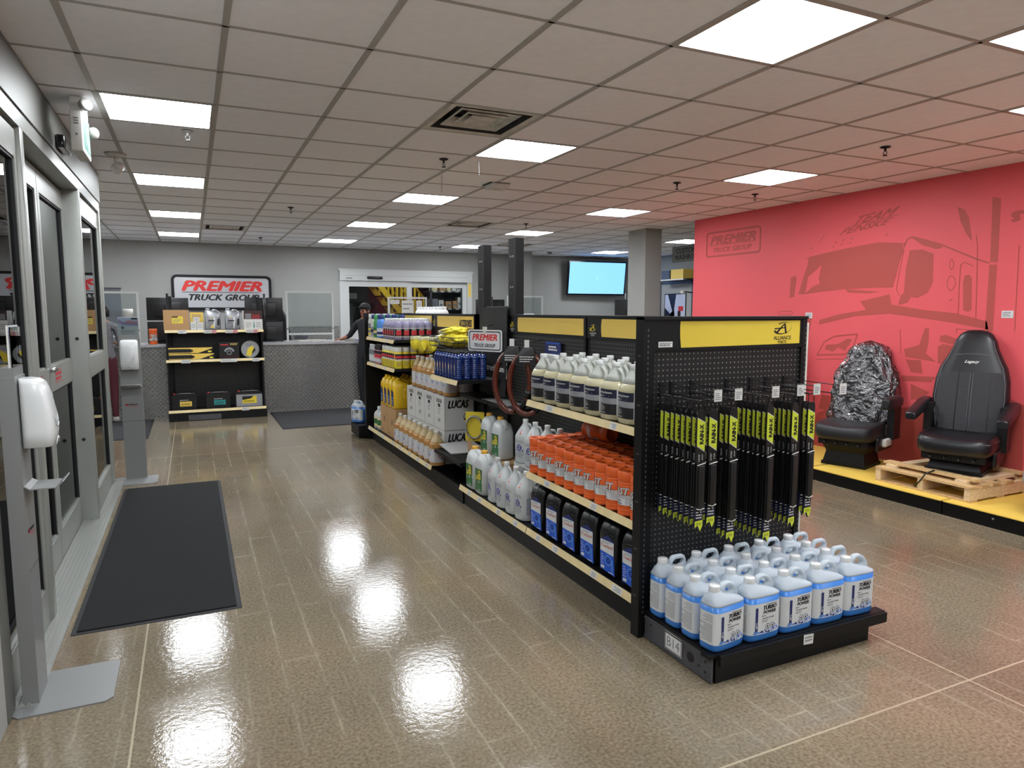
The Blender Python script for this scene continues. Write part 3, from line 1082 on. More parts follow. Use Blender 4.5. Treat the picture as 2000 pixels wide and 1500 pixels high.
MB().box(SX - 0.012, SX + 0.012, 5.13, 5.85, 0.04, 1.0, 'black').build('back_panel', t)
for z, m, ya, yb in ((1.0, 'cream', 5.17, 5.83), (0.335, 'black_gloss', 5.14, 5.80)):
    o = MB().box(FX + 0.012, SX - 0.012 if z > 0.5 else 2.10, ya, yb, z - 0.028, z, 'black').build('shelf', t)
    ob('price_rail', rail_mesh(ya, yb, 0, m)[0], o, (0.0 if m == 'cream' else 0.03, 0, z))
MB().box(2.16, SX - 0.012, 5.14, 5.84, 0.80, 0.825, 'black').build('shelf', t)
MB().box(FX + 0.03, FX + 0.05, 5.13, 5.85, 0.0, 0.13, 'black').build('kick_plate', t)
MB().box(FX + 0.05, SX, 5.13, 5.85, 0.0, 0.03, 'black').build('base_tray', t)
tag(MB().box(2.17, 2.34, 4.78, 5.30, 0.827, 0.833, 'tread').build('tread_plate_sheet'), 'small sheet of bright tread plate on the shelf behind the hoses', 'metal sheet')

# mud flap with lettering and the plate sign clipped on it
t = thing('mud_flap', 'large black mud flap with white web address hung between the tall posts', 'mud flap', (2.31, 5.345, 0))
b = MB()
rings = []
for x, z in ((0.0, 1.59), (-0.004, 1.40), (-0.012, 1.1), (-0.02, 0.86)):
    rings.append([(x - 0.006, -0.265, z), (x - 0.006, 0.265, z), (x + 0.004, 0.265, z), (x + 0.004, -0.265, z)])
b.loft(rings, 'rubber', smooth=False)
b.build('rubber_sheet', t)
b = MB()
f = lambda u, v: (-0.0215 - (1.0 - v) * 0.03, -u, v)
put_text(b, 'truck.com', f, 0.06, 1.085, 'tag_white', W=0.36, Hh=0.05, bold=0.02)
b.build('lettering', t)
t = thing('plate_sign', 'white licence-plate style sign with red lettering clipped before the mud flap', 'sign', (2.205, 5.30, 1.315), RAD(22))
def rrect(w, hh, r, n=4):
    pts = []
    for qx, qy, a0 in ((w - r, hh - r, 0), (-w + r, hh - r, 90), (-w + r, -hh + r, 180), (w - r, -hh + r, 270)):
        for i in range(n + 1):
            a = RAD(a0 + 90 * i / n)
            pts.append((qx + r * cos(a), qy + r * sin(a)))
    return pts
fp = lambda u, v, d: (d, -u, v)
MB().prism(rrect(0.20, 0.09, 0.025), fp, -0.002, 0.002, 'white_plastic').build('plate', t)
b = MB()
b.frame(rrect(0.185, 0.078, 0.02), rrect(0.177, 0.070, 0.017), fp, -0.0032, -0.002, 'ink')
f = lambda u, v: (-0.0034, -u, v)
put_text(b, 'PREMIER', f, 0.0, 0.028, 'sign_red', W=0.29, Hh=0.05, shear=0.25, bold=0.02)
put_text(b, 'TRUCK GROUP', f, 0.0, -0.04, 'ink', W=0.25, Hh=0.03, shear=0.25, bold=0.01)
b.build('lettering', t)
b = MB().box(-0.006, 0.006, -0.02, 0.02, 0.065, 0.115, 'clear_tag')
b.tube([(0.0, 0, 0.12), (0.09, 0, 0.13)], 0.004, 'wire', n=6)
b.build('clip', t)

# ------------------------------------------------------------------ end cap
t = thing('end_cap', 'black pegboard end display with yellow header and low deck of blue jugs', 'display rack', (0, 0, 0))
EY = 2.62
MB().box(1.93, 2.87, EY, EY + 0.02, 0.16, 1.375, 'peg_x').build('back_panel', t)
for x0, x1 in ((1.872, 1.935), (2.862, 2.895)):
    o = MB().box(x0, x1, EY - 0.012, EY + 0.05, 0.0, 1.532, 'black').build('upright', t)
    s = MB()
    for k in range(54):
        z = 0.12 + 0.0254 * k
        s.box(x0 + 0.022, x0 + 0.028, EY - 0.0135, EY - 0.011, z, z + 0.012, 'steel_grey')
    if x0 < 2:
        for k in range(6):
            s.box(x0 - 0.0015, x0 + 0.001, EY + 0.008, EY + 0.03, 0.2 + 0.23 * k, 0.206 + 0.23 * k, 'steel_grey')
    s.build('slots', o)
MB().box(2.897, 2.915, EY - 0.005, EY + 0.02, 0.35, 1.50, 'vent_white').build('edge_strip', t)
hd = MB().box(1.935, 2.862, EY - 0.010, EY + 0.02, 1.375, 1.52, 'black')
hd.box(1.872, 2.895, EY - 0.02, EY + 0.06, 1.52, 1.534, 'black')
o = hd.build('header_panel', t)
f = lambda u, v: (u, EY - 0.0112, v)
b = MB()
n = 6
put_poly(b, f, [(2.092 - 0.014 * sin(pi * (0.15 + 0.5 * i / n)), 1.388 + 0.124 * i / n) for i in range(n + 1)] + [(2.845, 1.512), (2.845, 1.395)], 'sign_yellow')
b.build('yellow_sign', o)
f = lambda u, v: (u, EY - 0.0118, v)
b = MB()
alliance_mark(b, f, 2.725, 1.473, 0.06, 'ink')
put_text(b, 'ALLIANCE', f, 2.725, 1.425, 'ink', W=0.118, Hh=0.019, bold=0.01)
put_text(b, 'PARTS', f, 2.725, 1.404, 'ink', W=0.058, Hh=0.014, bold=0.01)
b.build('header_print', o)
b = MB()
put_rect(b, f, 1.955, 2.035, 1.392, 1.418, 'tag_white')
put_lines(b, lambda u, v: (u, EY - 0.0124, v), 1.96, 2.03, 1.396, 1.414, 'ink', 3, seed=4)
b.build('barcode', o)
d = MB().box(1.905, 2.90, 2.165, EY, 0.118, 0.132, 'black')
d.box(1.88, 2.95, 2.12, 2.172, 0.122, 0.134, 'black')
d.box(1.93, 2.945, 2.105, 2.118, 0.085, 0.132, 'black')
o = d.build('base_deck', t)
b = MB()
put_poly(b, lambda u, v: (u, 2.1035, v), [(2.40, 0.086), (2.458, 0.082), (2.46, 0.128), (2.40, 0.132)], 'tag_white')
put_lines(b, lambda u, v: (u, 2.1028, v), 2.408, 2.452, 0.095, 0.123, 'ink_grey', 2, seed=3)
b.build('price_tag', o)
MB().box(1.93, 2.86, 2.135, 2.155, 0.0, 0.118, 'black').build('kick_plate', t)
MB().box(2.86, 2.875, 2.155, EY, 0.0, 0.118, 'black').build('side_plate', t)
sp = MB()
sp.prism([(2.135, 0.005), (2.60, 0.005), (2.60, 0.125), (2.50, 0.125), (2.46, 0.12), (2.135, 0.12)], lambda u, v, d: (1.905 + d, u, v), 0.0, 0.012, 'steel_grey')
sp.box(1.900, 1.905, 2.14, 2.60, 0.103, 0.110, 'steel_grey')
sp.box(1.900, 1.905, 2.14, 2.60, 0.012, 0.020, 'steel_grey')
o = sp.build('side_plate', t)
b = MB()
b.cyl((1.9035, 2.265, 0.063), 0.023, 0.002, 'ink', n=20, axis='x')
for y, z in ((2.55, 0.085), (2.21, 0.05), (2.17, 0.04), (2.17, 0.085)):
    b.cyl((1.903, y, z), 0.006, 0.002, 'ink', n=8, axis='x')
b.build('punched_hole', o)
b = MB()
f = lambda u, v: (1.9015, -u, v)
put_rect(b, f, -2.44, -2.32, 0.028, 0.112, 'tag_white')
f = lambda u, v: (1.9008, -u, v)
put_text(b, 'B14', f, -2.38, 0.07, 'ink_grey', W=0.085, Hh=0.045)
b.frame([(-2.437, 0.031), (-2.323, 0.031), (-2.323, 0.109), (-2.437, 0.109)], [(-2.434, 0.034), (-2.326, 0.034), (-2.326, 0.106), (-2.434, 0.106)], lambda u, v, d: (1.9009 + d, -u, v), 0, 0.0003, 'ink')
b.build('bin_tag', o)
b = MB()
b.cyl((1.90, EY + 0.02, 0.0), 0.014, 0.02, 'black', n=10)
b.build('levelling_foot', t)

# hooks and wiper blades
def hook(x, y1, with_tag, lbl):
    t = thing('peg_hook', lbl, 'hook', (x, EY, 1.17), 0, 'wire hooks on the end display')
    L = EY - y1
    b = MB()
    b.tube([(0, 0, 0), (0, -L + 0.03, 0.0), (0, -L, 0.012)], 0.0028, 'wire', n=6)
    b.tube([(0, 0, 0.045), (0, -L, 0.04)], 0.0022, 'wire', n=6)
    b.box(-0.012, 0.012, -0.006, 0.0, -0.01, 0.06, 'wire')
    b.build('wire_arm', t)
    if with_tag:
        b = MB().box(-0.021, 0.021, -L - 0.006, -L - 0.003, 0.0, 0.052, 'clear_tag')
        put_rect(b, lambda u, v: (u, -L - 0.0065, v), -0.02, 0.02, 0.002, 0.045, 'tag_white')
        put_lines(b, lambda u, v: (u, -L - 0.007, v), -0.016, 0.016, 0.006, 0.04, 'ink_grey', 4, seed=int(x * 100))
        b.build('price_tag', t)
def wiper_parts(L):
    w = 0.021
    card = MB()
    f3 = lambda u, v, d: (u, d, v)
    zt, zb = -0.012, -L
    up = [(-w, -0.245), (-w, -0.03), (-w + 0.006, zt), (w - 0.006, zt), (w, -0.03), (w, -0.245)]
    card.prism(up[::-1], f3, -0.005, 0.005, 'black_plastic')
    tip = [(-w, zb + 0.0), (-w * 0.2, zb + 0.006), (w * 0.4, zb - 0.022), (w, zb + 0.004), (w, zb + 0.09), (-w, zb + 0.09)]
    card.prism(tip, f3, -0.005, 0.005, 'navy_dark')
    card.box(-w, w, 0.0045, 0.006, zb + 0.002, zt - 0.02, 'black_plastic')
    # hanging loop above the card
    card.tube([(-w + 0.004, 0, -0.02), (-w + 0.004, 0, 0.02), (-w + 0.01, 0, 0.028), (w - 0.01, 0, 0.028), (w - 0.004, 0, 0.02), (w - 0.004, 0, -0.02)], 0.002, 'black_plastic', n=5)
    blade = MB()
    blade.box(-0.008, 0.008, -0.006, 0.008, zb + 0.06, -0.2, 'rubber')
    blade.box(-0.003, 0.003, -0.010, -0.006, zb + 0.06, -0.2, 'black_gloss')
    blis = MB()
    blis.box(-w, w, -0.012, -0.0055, zb + 0.075, -0.24, 'black_plastic')
    blis.rbox(-w + 0.006, w - 0.006, -0.018, -0.0115, zb + 0.09, -0.255, 'black_plastic', r=0.003)
    blis.tube([(-w, -0.014, zb + 0.085), (0, -0.015, zb + 0.079), (w, -0.014, zb + 0.085)], 0.0025, 'clear_tag', n=5)
    blis.tube([(-w, -0.014, -0.252), (w, -0.014, -0.244)], 0.0025, 'clear_tag', n=5)
    pr = MB()
    f = lambda u, v: (u, -0.0058, v)
    put_poly(pr, f, [(-w, -0.165), (w, -0.192), (w, -0.065), (-w, -0.045)], 'lime')
    f2 = lambda u, v: (u, -0.0064, v)
    put_text(pr, 'RAIN-X', f2, 0.003, -0.117, 'ink', W=0.085, Hh=0.021, bold=0.03, rot=pi / 2)
    for k, (a, c) in enumerate(((-0.047, -0.043), (-0.196, -0.192))):
        put_poly(pr, f2, [(-w, a + 0.004), (w, a - 0.018), (w, a - 0.021), (-w, a + 0.001)] if k == 0 else [(-w, -0.166), (w, -0.193), (w, -0.196), (-w, -0.169)], 'tag_white')
    put_lines(pr, f2, -0.012, 0.014, -0.238, -0.205, 'tag_white', 5, frac=0.4, seed=5)
    put_lines(pr, f2, -0.016, 0.016, zb + 0.035, zb + 0.085, 'tag_white', 4, frac=0.4, seed=6)
    f4 = lambda u, v: (u, -0.0058, v)
    put_poly(pr, f4, [(-w, zb + 0.0), (-w * 0.2, zb + 0.006), (w * 0.4, zb - 0.021), (w, zb + 0.004), (w, zb + 0.03), (-w, zb + 0.026)], 'lime')
    for u in (-0.008, 0.006):
        put_disc(pr, f2, u, zb + 0.014, 0.006, 'ink', 10, hole=0.004)
    return [('card', card.mesh('card')), ('wiper_blade', blade.mesh('wiper_blade')), ('blister', blis.mesh('blister')), ('print', pr.mesh('print'))]
HOOKS = [(1.983, 0.53, 8, 2.335, 2.60, False), (2.049, 0.52, 2, 2.335, 2.375, True), (2.164, 0.605, 3, 2.335, 2.40, True), (2.382, 0.635, 7, 2.335, 2.525, True), (2.536, 0.585, 5, 2.335, 2.45, True), (2.640, 0.55, 2, 2.335, 2.37, True)]
WL = ['wiper blade pack in the long row nearest the shelf upright', 'short wiper blade pack, one of two beside the long row', 'wiper blade pack in the hanging trio on the pegboard', 'longest wiper blade pack, in the middle row of seven', 'wiper blade pack in the row of five before the last pair', 'wiper blade pack, one of the last pair before the seats']
for k, (x, L, n, ya, yb, tg) in enumerate(HOOKS):
    hook(x, 2.31, tg, 'black wire hook carrying wiper blade packs on the pegboard')
    wp = wiper_parts(L)
    for i in range(n):
        y = ya + (yb - ya) * i / max(1, n - 1)
        place(wp, 'wiper_blade_pack', WL[k], 'wiper blade', (x + 0.004 * (i % 2), y, 1.145), RAD(random.uniform(-4, 4)), 'wiper blade packs on the end display')
hook(2.765, 2.27, True, 'empty black wire hook jutting out beside the last wiper packs')
# ------------------------------------------------------------------ bottled goods (all modelled facing -y)
AISLE = -pi / 2                             # turns a -y front towards the aisle (-x)

def cap_mesh(r, z0, z1, m, n=18, cx=0.0, cy=0.0):
    b = MB()
    b.lathe([(r, z0), (r * 1.02, z0 + 0.003), (r, z1 - 0.004), (r * 0.93, z1), (r * 0.001 + 0.0005, z1)], m, n=n, cx=cx, cy=cy)
    return b.mesh('cap')

def loop(pts_fn, c, n=24):
    return [pts_fn(RAD(360 * i / n)) for i in range(n)]

def resample(poly, c, n=24):
    """points of a star-shaped outline at equal angles around c"""
    out = []
    for i in range(n):
        a = 2 * pi * i / n
        dx, dy = cos(a), sin(a)
        best = None
        for (x0, y0), (x1, y1) in zip(poly, poly[1:] + poly[:1]):
            ex, ey = x1 - x0, y1 - y0
            det = dx * -ey + ex * dy
            if abs(det) < 1e-12:
                continue
            px, py = x0 - c[0], y0 - c[1]
            tt = (px * -ey + ex * py) / det
            ss = (dx * py - dy * px) / det
            if tt > 0 and -1e-6 <= ss <= 1 + 1e-6 and (best is None or tt > best):
                best = tt
        best = best or 0.001
        out.append((c[0] + dx * best, c[1] + dy * best))
    return out

# --- blue washer-fluid jugs
def turbo(kind):
    a, b_, n = 0.096, 0.054, 4.2
    fill = 0.197
    low = MB()
    low.loft([sring(a - 0.012, b_ - 0.012, n, 0.0), sring(a - 0.003, b_ - 0.003, n, 0.005), sring(a, b_, n, 0.016), sring(a, b_, n, 0.10), sring(a, b_, n, fill)], 'blue_liquid')
    up = MB()
    # shoulder rises towards the neck on the left
    up.loft([sring(a, b_, n, fill), sring(a - 0.002, b_ - 0.001, n, fill + 0.008), sring(a - 0.016, b_ - 0.008, 3.2, fill + 0.020, -0.014), sring(0.060, 0.040, 2.6, fill + 0.032, -0.032), sring(0.034, 0.028, 2.2, fill + 0.044, -0.048), sring(0.0235, 0.0235, 2, fill + 0.056, -0.052)], 'milk_blue')
    hd = MB()
    hole_c = (0.026, fill + 0.042)
    if kind == 'round':
        outer = [(-0.035, fill + 0.02), (-0.024, fill + 0.064), (-0.004, fill + 0.082), (0.028, fill + 0.083), (0.06, fill + 0.068), (0.086, fill + 0.032), (0.092, fill - 0.012), (0.0, fill - 0.01), (-0.035, fill - 0.005)]
        inner = [(-0.002, fill + 0.056), (0.014, fill + 0.066), (0.034, fill + 0.061), (0.056, fill + 0.043), (0.026, fill + 0.032), (0.002, fill + 0.036)]
        hole_c = (0.022, fill + 0.049)
        th = 0.0145
    else:
        outer = [(-0.026, fill + 0.01), (-0.016, fill + 0.058), (0.002, fill + 0.082), (0.06, fill + 0.082), (0.074, fill + 0.072), (0.092, fill + 0.012), (0.092, fill - 0.012), (0.0, fill - 0.01), (-0.03, fill - 0.005)]
        inner = [(-0.002, fill + 0.042), (0.006, fill + 0.058), (0.016, fill + 0.063), (0.058, fill + 0.063), (0.066, fill + 0.056), (0.058, fill + 0.042), (0.03, fill + 0.034)]
        hole_c = (0.028, fill + 0.049)
        th = 0.0135
    O, I = resample(outer, hole_c), resample(inner, hole_c)
    mid = lambda L, q: [(hole_c[0] + (u - hole_c[0]) * q, hole_c[1] + (v - hole_c[1]) * q) for u, v in L]
    f3 = lambda u, v, d: (u, d, v)
    # rounded cross-section of the handle bar
    rings = []
    for k in range(9):
        ph = pi * k / 8
        w = (1 - cos(ph)) / 2
        rings.append([(O[i][0] * w + I[i][0] * (1 - w), -th * sin(ph) ** 0.6 if 0 < k < 8 else 0.0, O[i][1] * w + I[i][1] * (1 - w)) for i in range(24)])
    back = [[(x, -y, z) for x, y, z in r] for r in rings[::-1]]
    hd.loft(rings + back[1:], 'milk_blue', caps=(False, False))
    lab = MB()
    f = around(a, b_, n, 0.0006)
    put_rect(lab, f, -206, -6, 0.034, 0.172, 'label_white', 40)
    pr = MB()
    g = front_of(a, b_, n, 0.0012)
    put_rect(pr, g, -0.062, -0.048, 0.05, 0.155, 'navy', 1)
    put_text(pr, '-45°C', g, -0.055, 0.075, 'tag_white', W=0.03, Hh=0.009, rot=pi / 2, bold=0.02)
    put_text(pr, 'TURBO', g, 0.020, 0.150, 'ink', W=0.076, Hh=0.018, shear=0.25, bold=0.03)
    put_text(pr, 'POWER', g, 0.018, 0.130, 'ink', W=0.072, Hh=0.014, shear=0.25, bold=0.03)
    put_rect(pr, g, 0.0, 0.060, 0.162, 0.1645, 'ink', 3)
    put_text(pr, 'WINDSHIELD WASHER', g, 0.010, 0.103, 'ink_grey', W=0.07, Hh=0.0055, bold=0.02)
    for k in range(3):
        put_rect(pr, g, -0.026 + 0.008 * k, -0.021 + 0.008 * k, 0.112, 0.117, 'ink_grey' if k else 'ink')
    put_lines(pr, g, -0.026, 0.012, 0.085, 0.097, 'ink_grey', 2, seed=2)
    rnd = random.Random(3)
    for k in range(46):
        u = rnd.uniform(-0.072, 0.084)
        lim = 0.042 + 0.05 * max(0, (u + 0.01) / 0.09) ** 2 + 0.012 * rnd.random()
        v = rnd.uniform(0.037, lim)
        s = rnd.uniform(0.002, 0.0075)
        q = [(u + s * rnd.uniform(0.5, 1.2) * cos(t_), v + s * rnd.uniform(0.4, 1.1) * sin(t_)) for t_ in (0.3, 1.4, 2.6, 3.7, 5.0)]
        q = [(max(-0.085, min(0.0875, x)), max(0.0355, y)) for x, y in q]
        put_poly(pr, g, q, rnd.choice(('royal', 'sky', 'navy', 'sky')))
    g2 = front_of(a, b_, n, 0.0018)
    for u in (0.008, 0.036):
        put_disc(pr, g2, u, 0.066, 0.0125, 'label_white', 16)
        put_disc(pr, front_of(a, b_, n, 0.0022), u, 0.066, 0.0125, 'ink', 16, hole=0.0105)
        put_poly(pr, front_of(a, b_, n, 0.0022), [(u - 0.004, 0.060), (u + 0.004, 0.060), (u + 0.003, 0.066), (u, 0.073), (u - 0.003, 0.066)], 'ink')
    # small print on the left side
    fl = lambda u, v: (-a - 0.0012 + abs(u) * 0.03, u, v)
    sp_ = MB()
    put_lines(sp_, fl, -0.034, 0.034, 0.045, 0.125, 'ink_grey', 14, frac=0.4, seed=8)
    put_lines(sp_, fl, -0.034, 0.02, 0.13, 0.165, 'ink_grey', 5, frac=0.35, seed=9)
    return [('body', up.mesh('body')), ('liquid', low.mesh('liquid')), ('handle', hd.mesh('handle')), ('cap', cap_mesh(0.0235, fill + 0.054, fill + 0.080, 'white_plastic', cx=-0.052)), ('label', lab.mesh('label'), [('print', pr.mesh('print')), ('small_print', sp_.mesh('small_print'))])]
TR, TZ = turbo('round'), turbo('slab')
rowname = ['in the front row on the low deck', 'in the second row on the low deck', 'in the third row on the low deck', 'in the back row against the pegboard']
for r in range(4):
    for c in range(5):
        rnd_kind = r == 0 or (r == 1 and c == 0)
        x = 2.005 + 0.199 * c
        y = 2.19 + 0.116 * r
        lb = 'blue washer fluid jug %s, %s' % ('with rounded handle' if rnd_kind else 'with square grip', rowname[r])
        if r == 0 and c == 0:
            lb = 'blue washer fluid jug at the front corner of the deck, beside the bin tag'
        place(TR if rnd_kind else TZ, 'washer_fluid_jug', lb, 'jug', (x, y, 0.1335), RAD((12 if c == 0 and r == 0 else 2) * (1 if c < 3 else -1) * 0.6), 'blue washer fluid jugs on the end deck')

# --- gallon jugs with a conical shoulder
def gallon(liq, top, fill, cap, r=0.076, hgt=0.30, square=2.6, handle=True, rb=None):
    rb = rb or r
    hs = hgt - 0.135
    zs = [(0.0, r - 0.010, rb - 0.010), (0.004, r - 0.002, rb - 0.002), (0.012, r, rb), (0.10, r, rb), (hs, r, rb)]
    sh = [(hs + 0.012, r * 0.97, rb * 0.97), (hs + 0.04, r * 0.78, rb * 0.78), (hs + 0.07, r * 0.56, rb * 0.56), (hs + 0.092, r * 0.36, rb * 0.36), (hs + 0.105, 0.021, 0.021), (hs + 0.116, 0.0195, 0.0195)]
    prof = zs + sh
    def at(z):
        for (z0, a0, b0), (z1, a1, b1) in zip(prof, prof[1:]):
            if z0 <= z <= z1:
                q = (z - z0) / (z1 - z0)
                return a0 + (a1 - a0) * q, b0 + (b1 - b0) * q
    def sec(z, a, b):
        n = square if z < hs + 0.05 else 2.0
        return sring(a, b, n, z, N=20)
    low, up = MB(), MB()
    fa, fb = at(fill)
    low.loft([sec(z, a, b) for z, a, b in prof if z < fill] + [sec(fill, fa, fb)], liq)
    up.loft([sec(fill, fa, fb)] + [sec(z, a, b) for z, a, b in prof if z > fill], top)
    parts = [('body', up.mesh('body')), ('liquid', low.mesh('liquid'))] if liq != top else [('body', None)]
    if liq == top:
        b = MB()
        b.loft([sec(*p) for p in prof], liq)
        parts = [('body', b.mesh('body'))]
    parts.append(('cap', cap_mesh(0.0215, hs + 0.112, hgt, cap, n=14)))
    if handle:
        b = MB()
        b.tube([(0.018, 0.0, hs + 0.10), (0.045, 0.0, hs + 0.098), (0.062, 0.0, hs + 0.07), (r * 0.93, 0.0, hs + 0.02), (r * 0.92, 0, hs - 0.01)], 0.0105, top, n=8)
        parts.append(('handle', b.mesh('handle')))
    return parts, hs

# clear cooling-system jugs
cj, hs = gallon('pale_liquid', 'milk', 0.20, 'white_plastic', r=0.078, rb=0.069, hgt=0.295, handle=True)
lab, pr = MB(), MB()
fa = around(0.078, 0.069, 2.6, 0.0006)
for v0, v1, m in ((0.115, 0.160, 'navy_dark'), (0.085, 0.115, 'silver'), (0.030, 0.085, 'ink')):
    put_rect(lab, fa, -160, -30, v0, v1, m, 14)
put_rect(lab, fa, -30, -12, 0.03, 0.16, 'label_white', 3)
g = front_of(0.078, 0.069, 2.6, 0.0014)
put_rect(pr, g, -0.060, -0.02, 0.152, 0.160, 'navy', 3)
put_text(pr, 'Cooling System', g, 0.0, 0.142, 'tag_white', W=0.105, Hh=0.013, bold=0.02)
put_text(pr, 'Cleaner', g, -0.035, 0.126, 'tag_white', W=0.04, Hh=0.011, bold=0.02)
put_lines(pr, g, -0.01, 0.045, 0.122, 0.127, 'tag_white', 1, frac=0.5, seed=1, words=False)
put_text(pr, 'OLTP', g, -0.036, 0.099, 'label_white', W=0.03, Hh=0.012)
put_lines(pr, g, -0.055, 0.005, 0.045, 0.082, 'tag_white', 5, frac=0.3, seed=12)
put_text(pr, 'Cooling system', g, -0.022, 0.039, 'tag_white', W=0.06, Hh=0.008, bold=0.02)
cj.append(('label', lab.mesh('label'), [('print', pr.mesh('print'))]))
for r in range(3):
    for k in range(7):
        place(cj, 'coolant_jug', 'clear jug with black and grey label, %s the top shelf' % ('along the front edge of', 'in the middle row on', 'in the back row on')[r], 'jug', (1.985 + 0.140 * r, 3.815 - 0.1625 * k, 1.001), AISLE + RAD(random.uniform(-5, 5)), 'clear jugs on the top shelf')

# amber jugs
aj, hs = gallon('amber_liquid', 'amber_top', 0.215, 'white_plastic', r=0.071, rb=0.066, hgt=0.315, handle=False)
lab, pr = MB(), MB()
fa = around(0.071, 0.066, 2.6, 0.0006)
put_rect(lab, fa, -178, 60, 0.035, 0.155, 'label_white', 22)
g = front_of(0.071, 0.066, 2.6, 0.0013)
put_lines(pr, g, -0.045, 0.045, 0.045, 0.08, 'ink_pink', 5, frac=0.35, seed=3)
put_lines(pr, g, -0.045, 0.045, 0.125, 0.15, 'ink_grey', 3, frac=0.35, seed=4)
put_disc(pr, g, 0.0, 0.102, 0.017, 'ink_violet', 14, hole=0.008)
put_poly(pr, g, [(-0.03, 0.106), (0.03, 0.106), (0.024, 0.098), (-0.024, 0.098)], 'ink_violet')
fs = lambda u, v: (0.0712 + 0.0012, u, v)
sp_ = MB()
put_lines(sp_, fs, -0.045, 0.045, 0.045, 0.145, 'ink_pink', 10, frac=0.35, seed=6)
aj.append(('label', lab.mesh('label'), [('print', pr.mesh('print')), ('small_print', sp_.mesh('small_print'))]))
for k in range(8):
    place(aj, 'oil_additive_jug', 'amber oil jug with white label standing before the cartons on the base deck', 'jug', (1.972, 7.08 - 0.17 * k, 0.166), AISLE + RAD(random.uniform(-8, 8)), 'amber jugs on the base deck')
for r in range(2):
    for k in range(7):
        place(aj, 'oil_additive_jug', 'amber oil jug with white label %s on top of the white cartons' % ('in the aisle-side row' if r == 0 else 'in the pegboard-side row'), 'jug', (2.125 + 0.142 * r, 6.92 - 0.164 * k, 0.786), AISLE + RAD(random.uniform(-8, 8)), 'amber jugs on the cartons')

# white Lucas jugs
wj, hs = gallon('hdpe_white', 'hdpe_white', 0.2, 'white_plastic', r=0.076, rb=0.07, hgt=0.325)
pr = MB()
g = front_of(0.076, 0.07, 2.6, 0.0012)
def cone(u, v):
    q = (v - hs - 0.012) / 0.08
    rr = 0.068 * (1 - 0.62 * q)
    return (u, -sqrt(max(1e-6, rr * rr - u * u)) - 0.0015, v)
put_disc(pr, cone, -0.004, hs + 0.045, 0.020, 'red_dot', 14)
put_text(pr, 'LUCAS', lambda u, v: tuple(p - (0.001 if i == 1 else 0) for i, p in enumerate(cone(u, v))), -0.004, hs + 0.045, 'label_white', W=0.03, Hh=0.009, shear=0.2, bold=0.02)
put_lines(pr, g, -0.048, 0.048, 0.15, 0.175, 'ink_grey', 3, frac=0.35, seed=5)
put_disc(pr, g, 0.0, 0.118, 0.026, 'ink_violet', 16, hole=0.014)
put_text(pr, 'LUCAS', g, 0.0, 0.118, 'navy', W=0.046, Hh=0.012, shear=0.2, bold=0.03)
for s in (-1, 1):
    put_disc(pr, g, 0.033 * s, 0.098, 0.006, 'navy', 8)
put_lines(pr, g, -0.042, 0.042, 0.045, 0.09, 'ink_grey', 6, frac=0.3, seed=6)
fs = lambda u, v: (0.0772, u, v)
sp_ = MB()
put_lines(sp_, fs, -0.048, 0.048, 0.045, 0.16, 'ink_violet', 13, frac=0.35, seed=7)
wj.append(('print', pr.mesh('print')))
wj.append(('small_print', sp_.mesh('small_print')))
for k, y in enumerate((4.555, 4.395, 4.235, 4.075)):
    place(wj, 'oil_stabilizer_jug', 'white oil jug with red badge standing along the front of the base deck', 'jug', (1.995, y, 0.166), AISLE + RAD(random.uniform(-6, 6)), 'white oil jugs on the base deck')
t = thing('oil_carton', 'white carton under the raised white jugs, marked in black', 'carton', (2.235, 4.37, 0.166))
b = MB().box(-0.085, 0.085, -0.37, 0.24, 0, 0.275, 'carton')
b.build('carton_body', t)
b = MB()
put_text(b, 'LUCAS OIL', lambda u, v: (-0.0858, -u, v), -0.02, 0.235, 'ink', W=0.22, Hh=0.045, bold=0.01)
put_rect(b, lambda u, v: (-0.0856, -u, v), 0.12, 0.124, 0.0, 0.275, 'ink_grey')
b.build('print', t)
for x, y in ((2.21, 4.53), (2.21, 4.37), (2.225, 4.21), (2.235, 4.05)):
    place(wj, 'oil_stabilizer_jug', 'white oil jug standing on the white carton behind the deck row', 'jug', (x, y, 0.442), AISLE + RAD(20 + 40 * (y < 4.3)), 'raised white oil jugs')

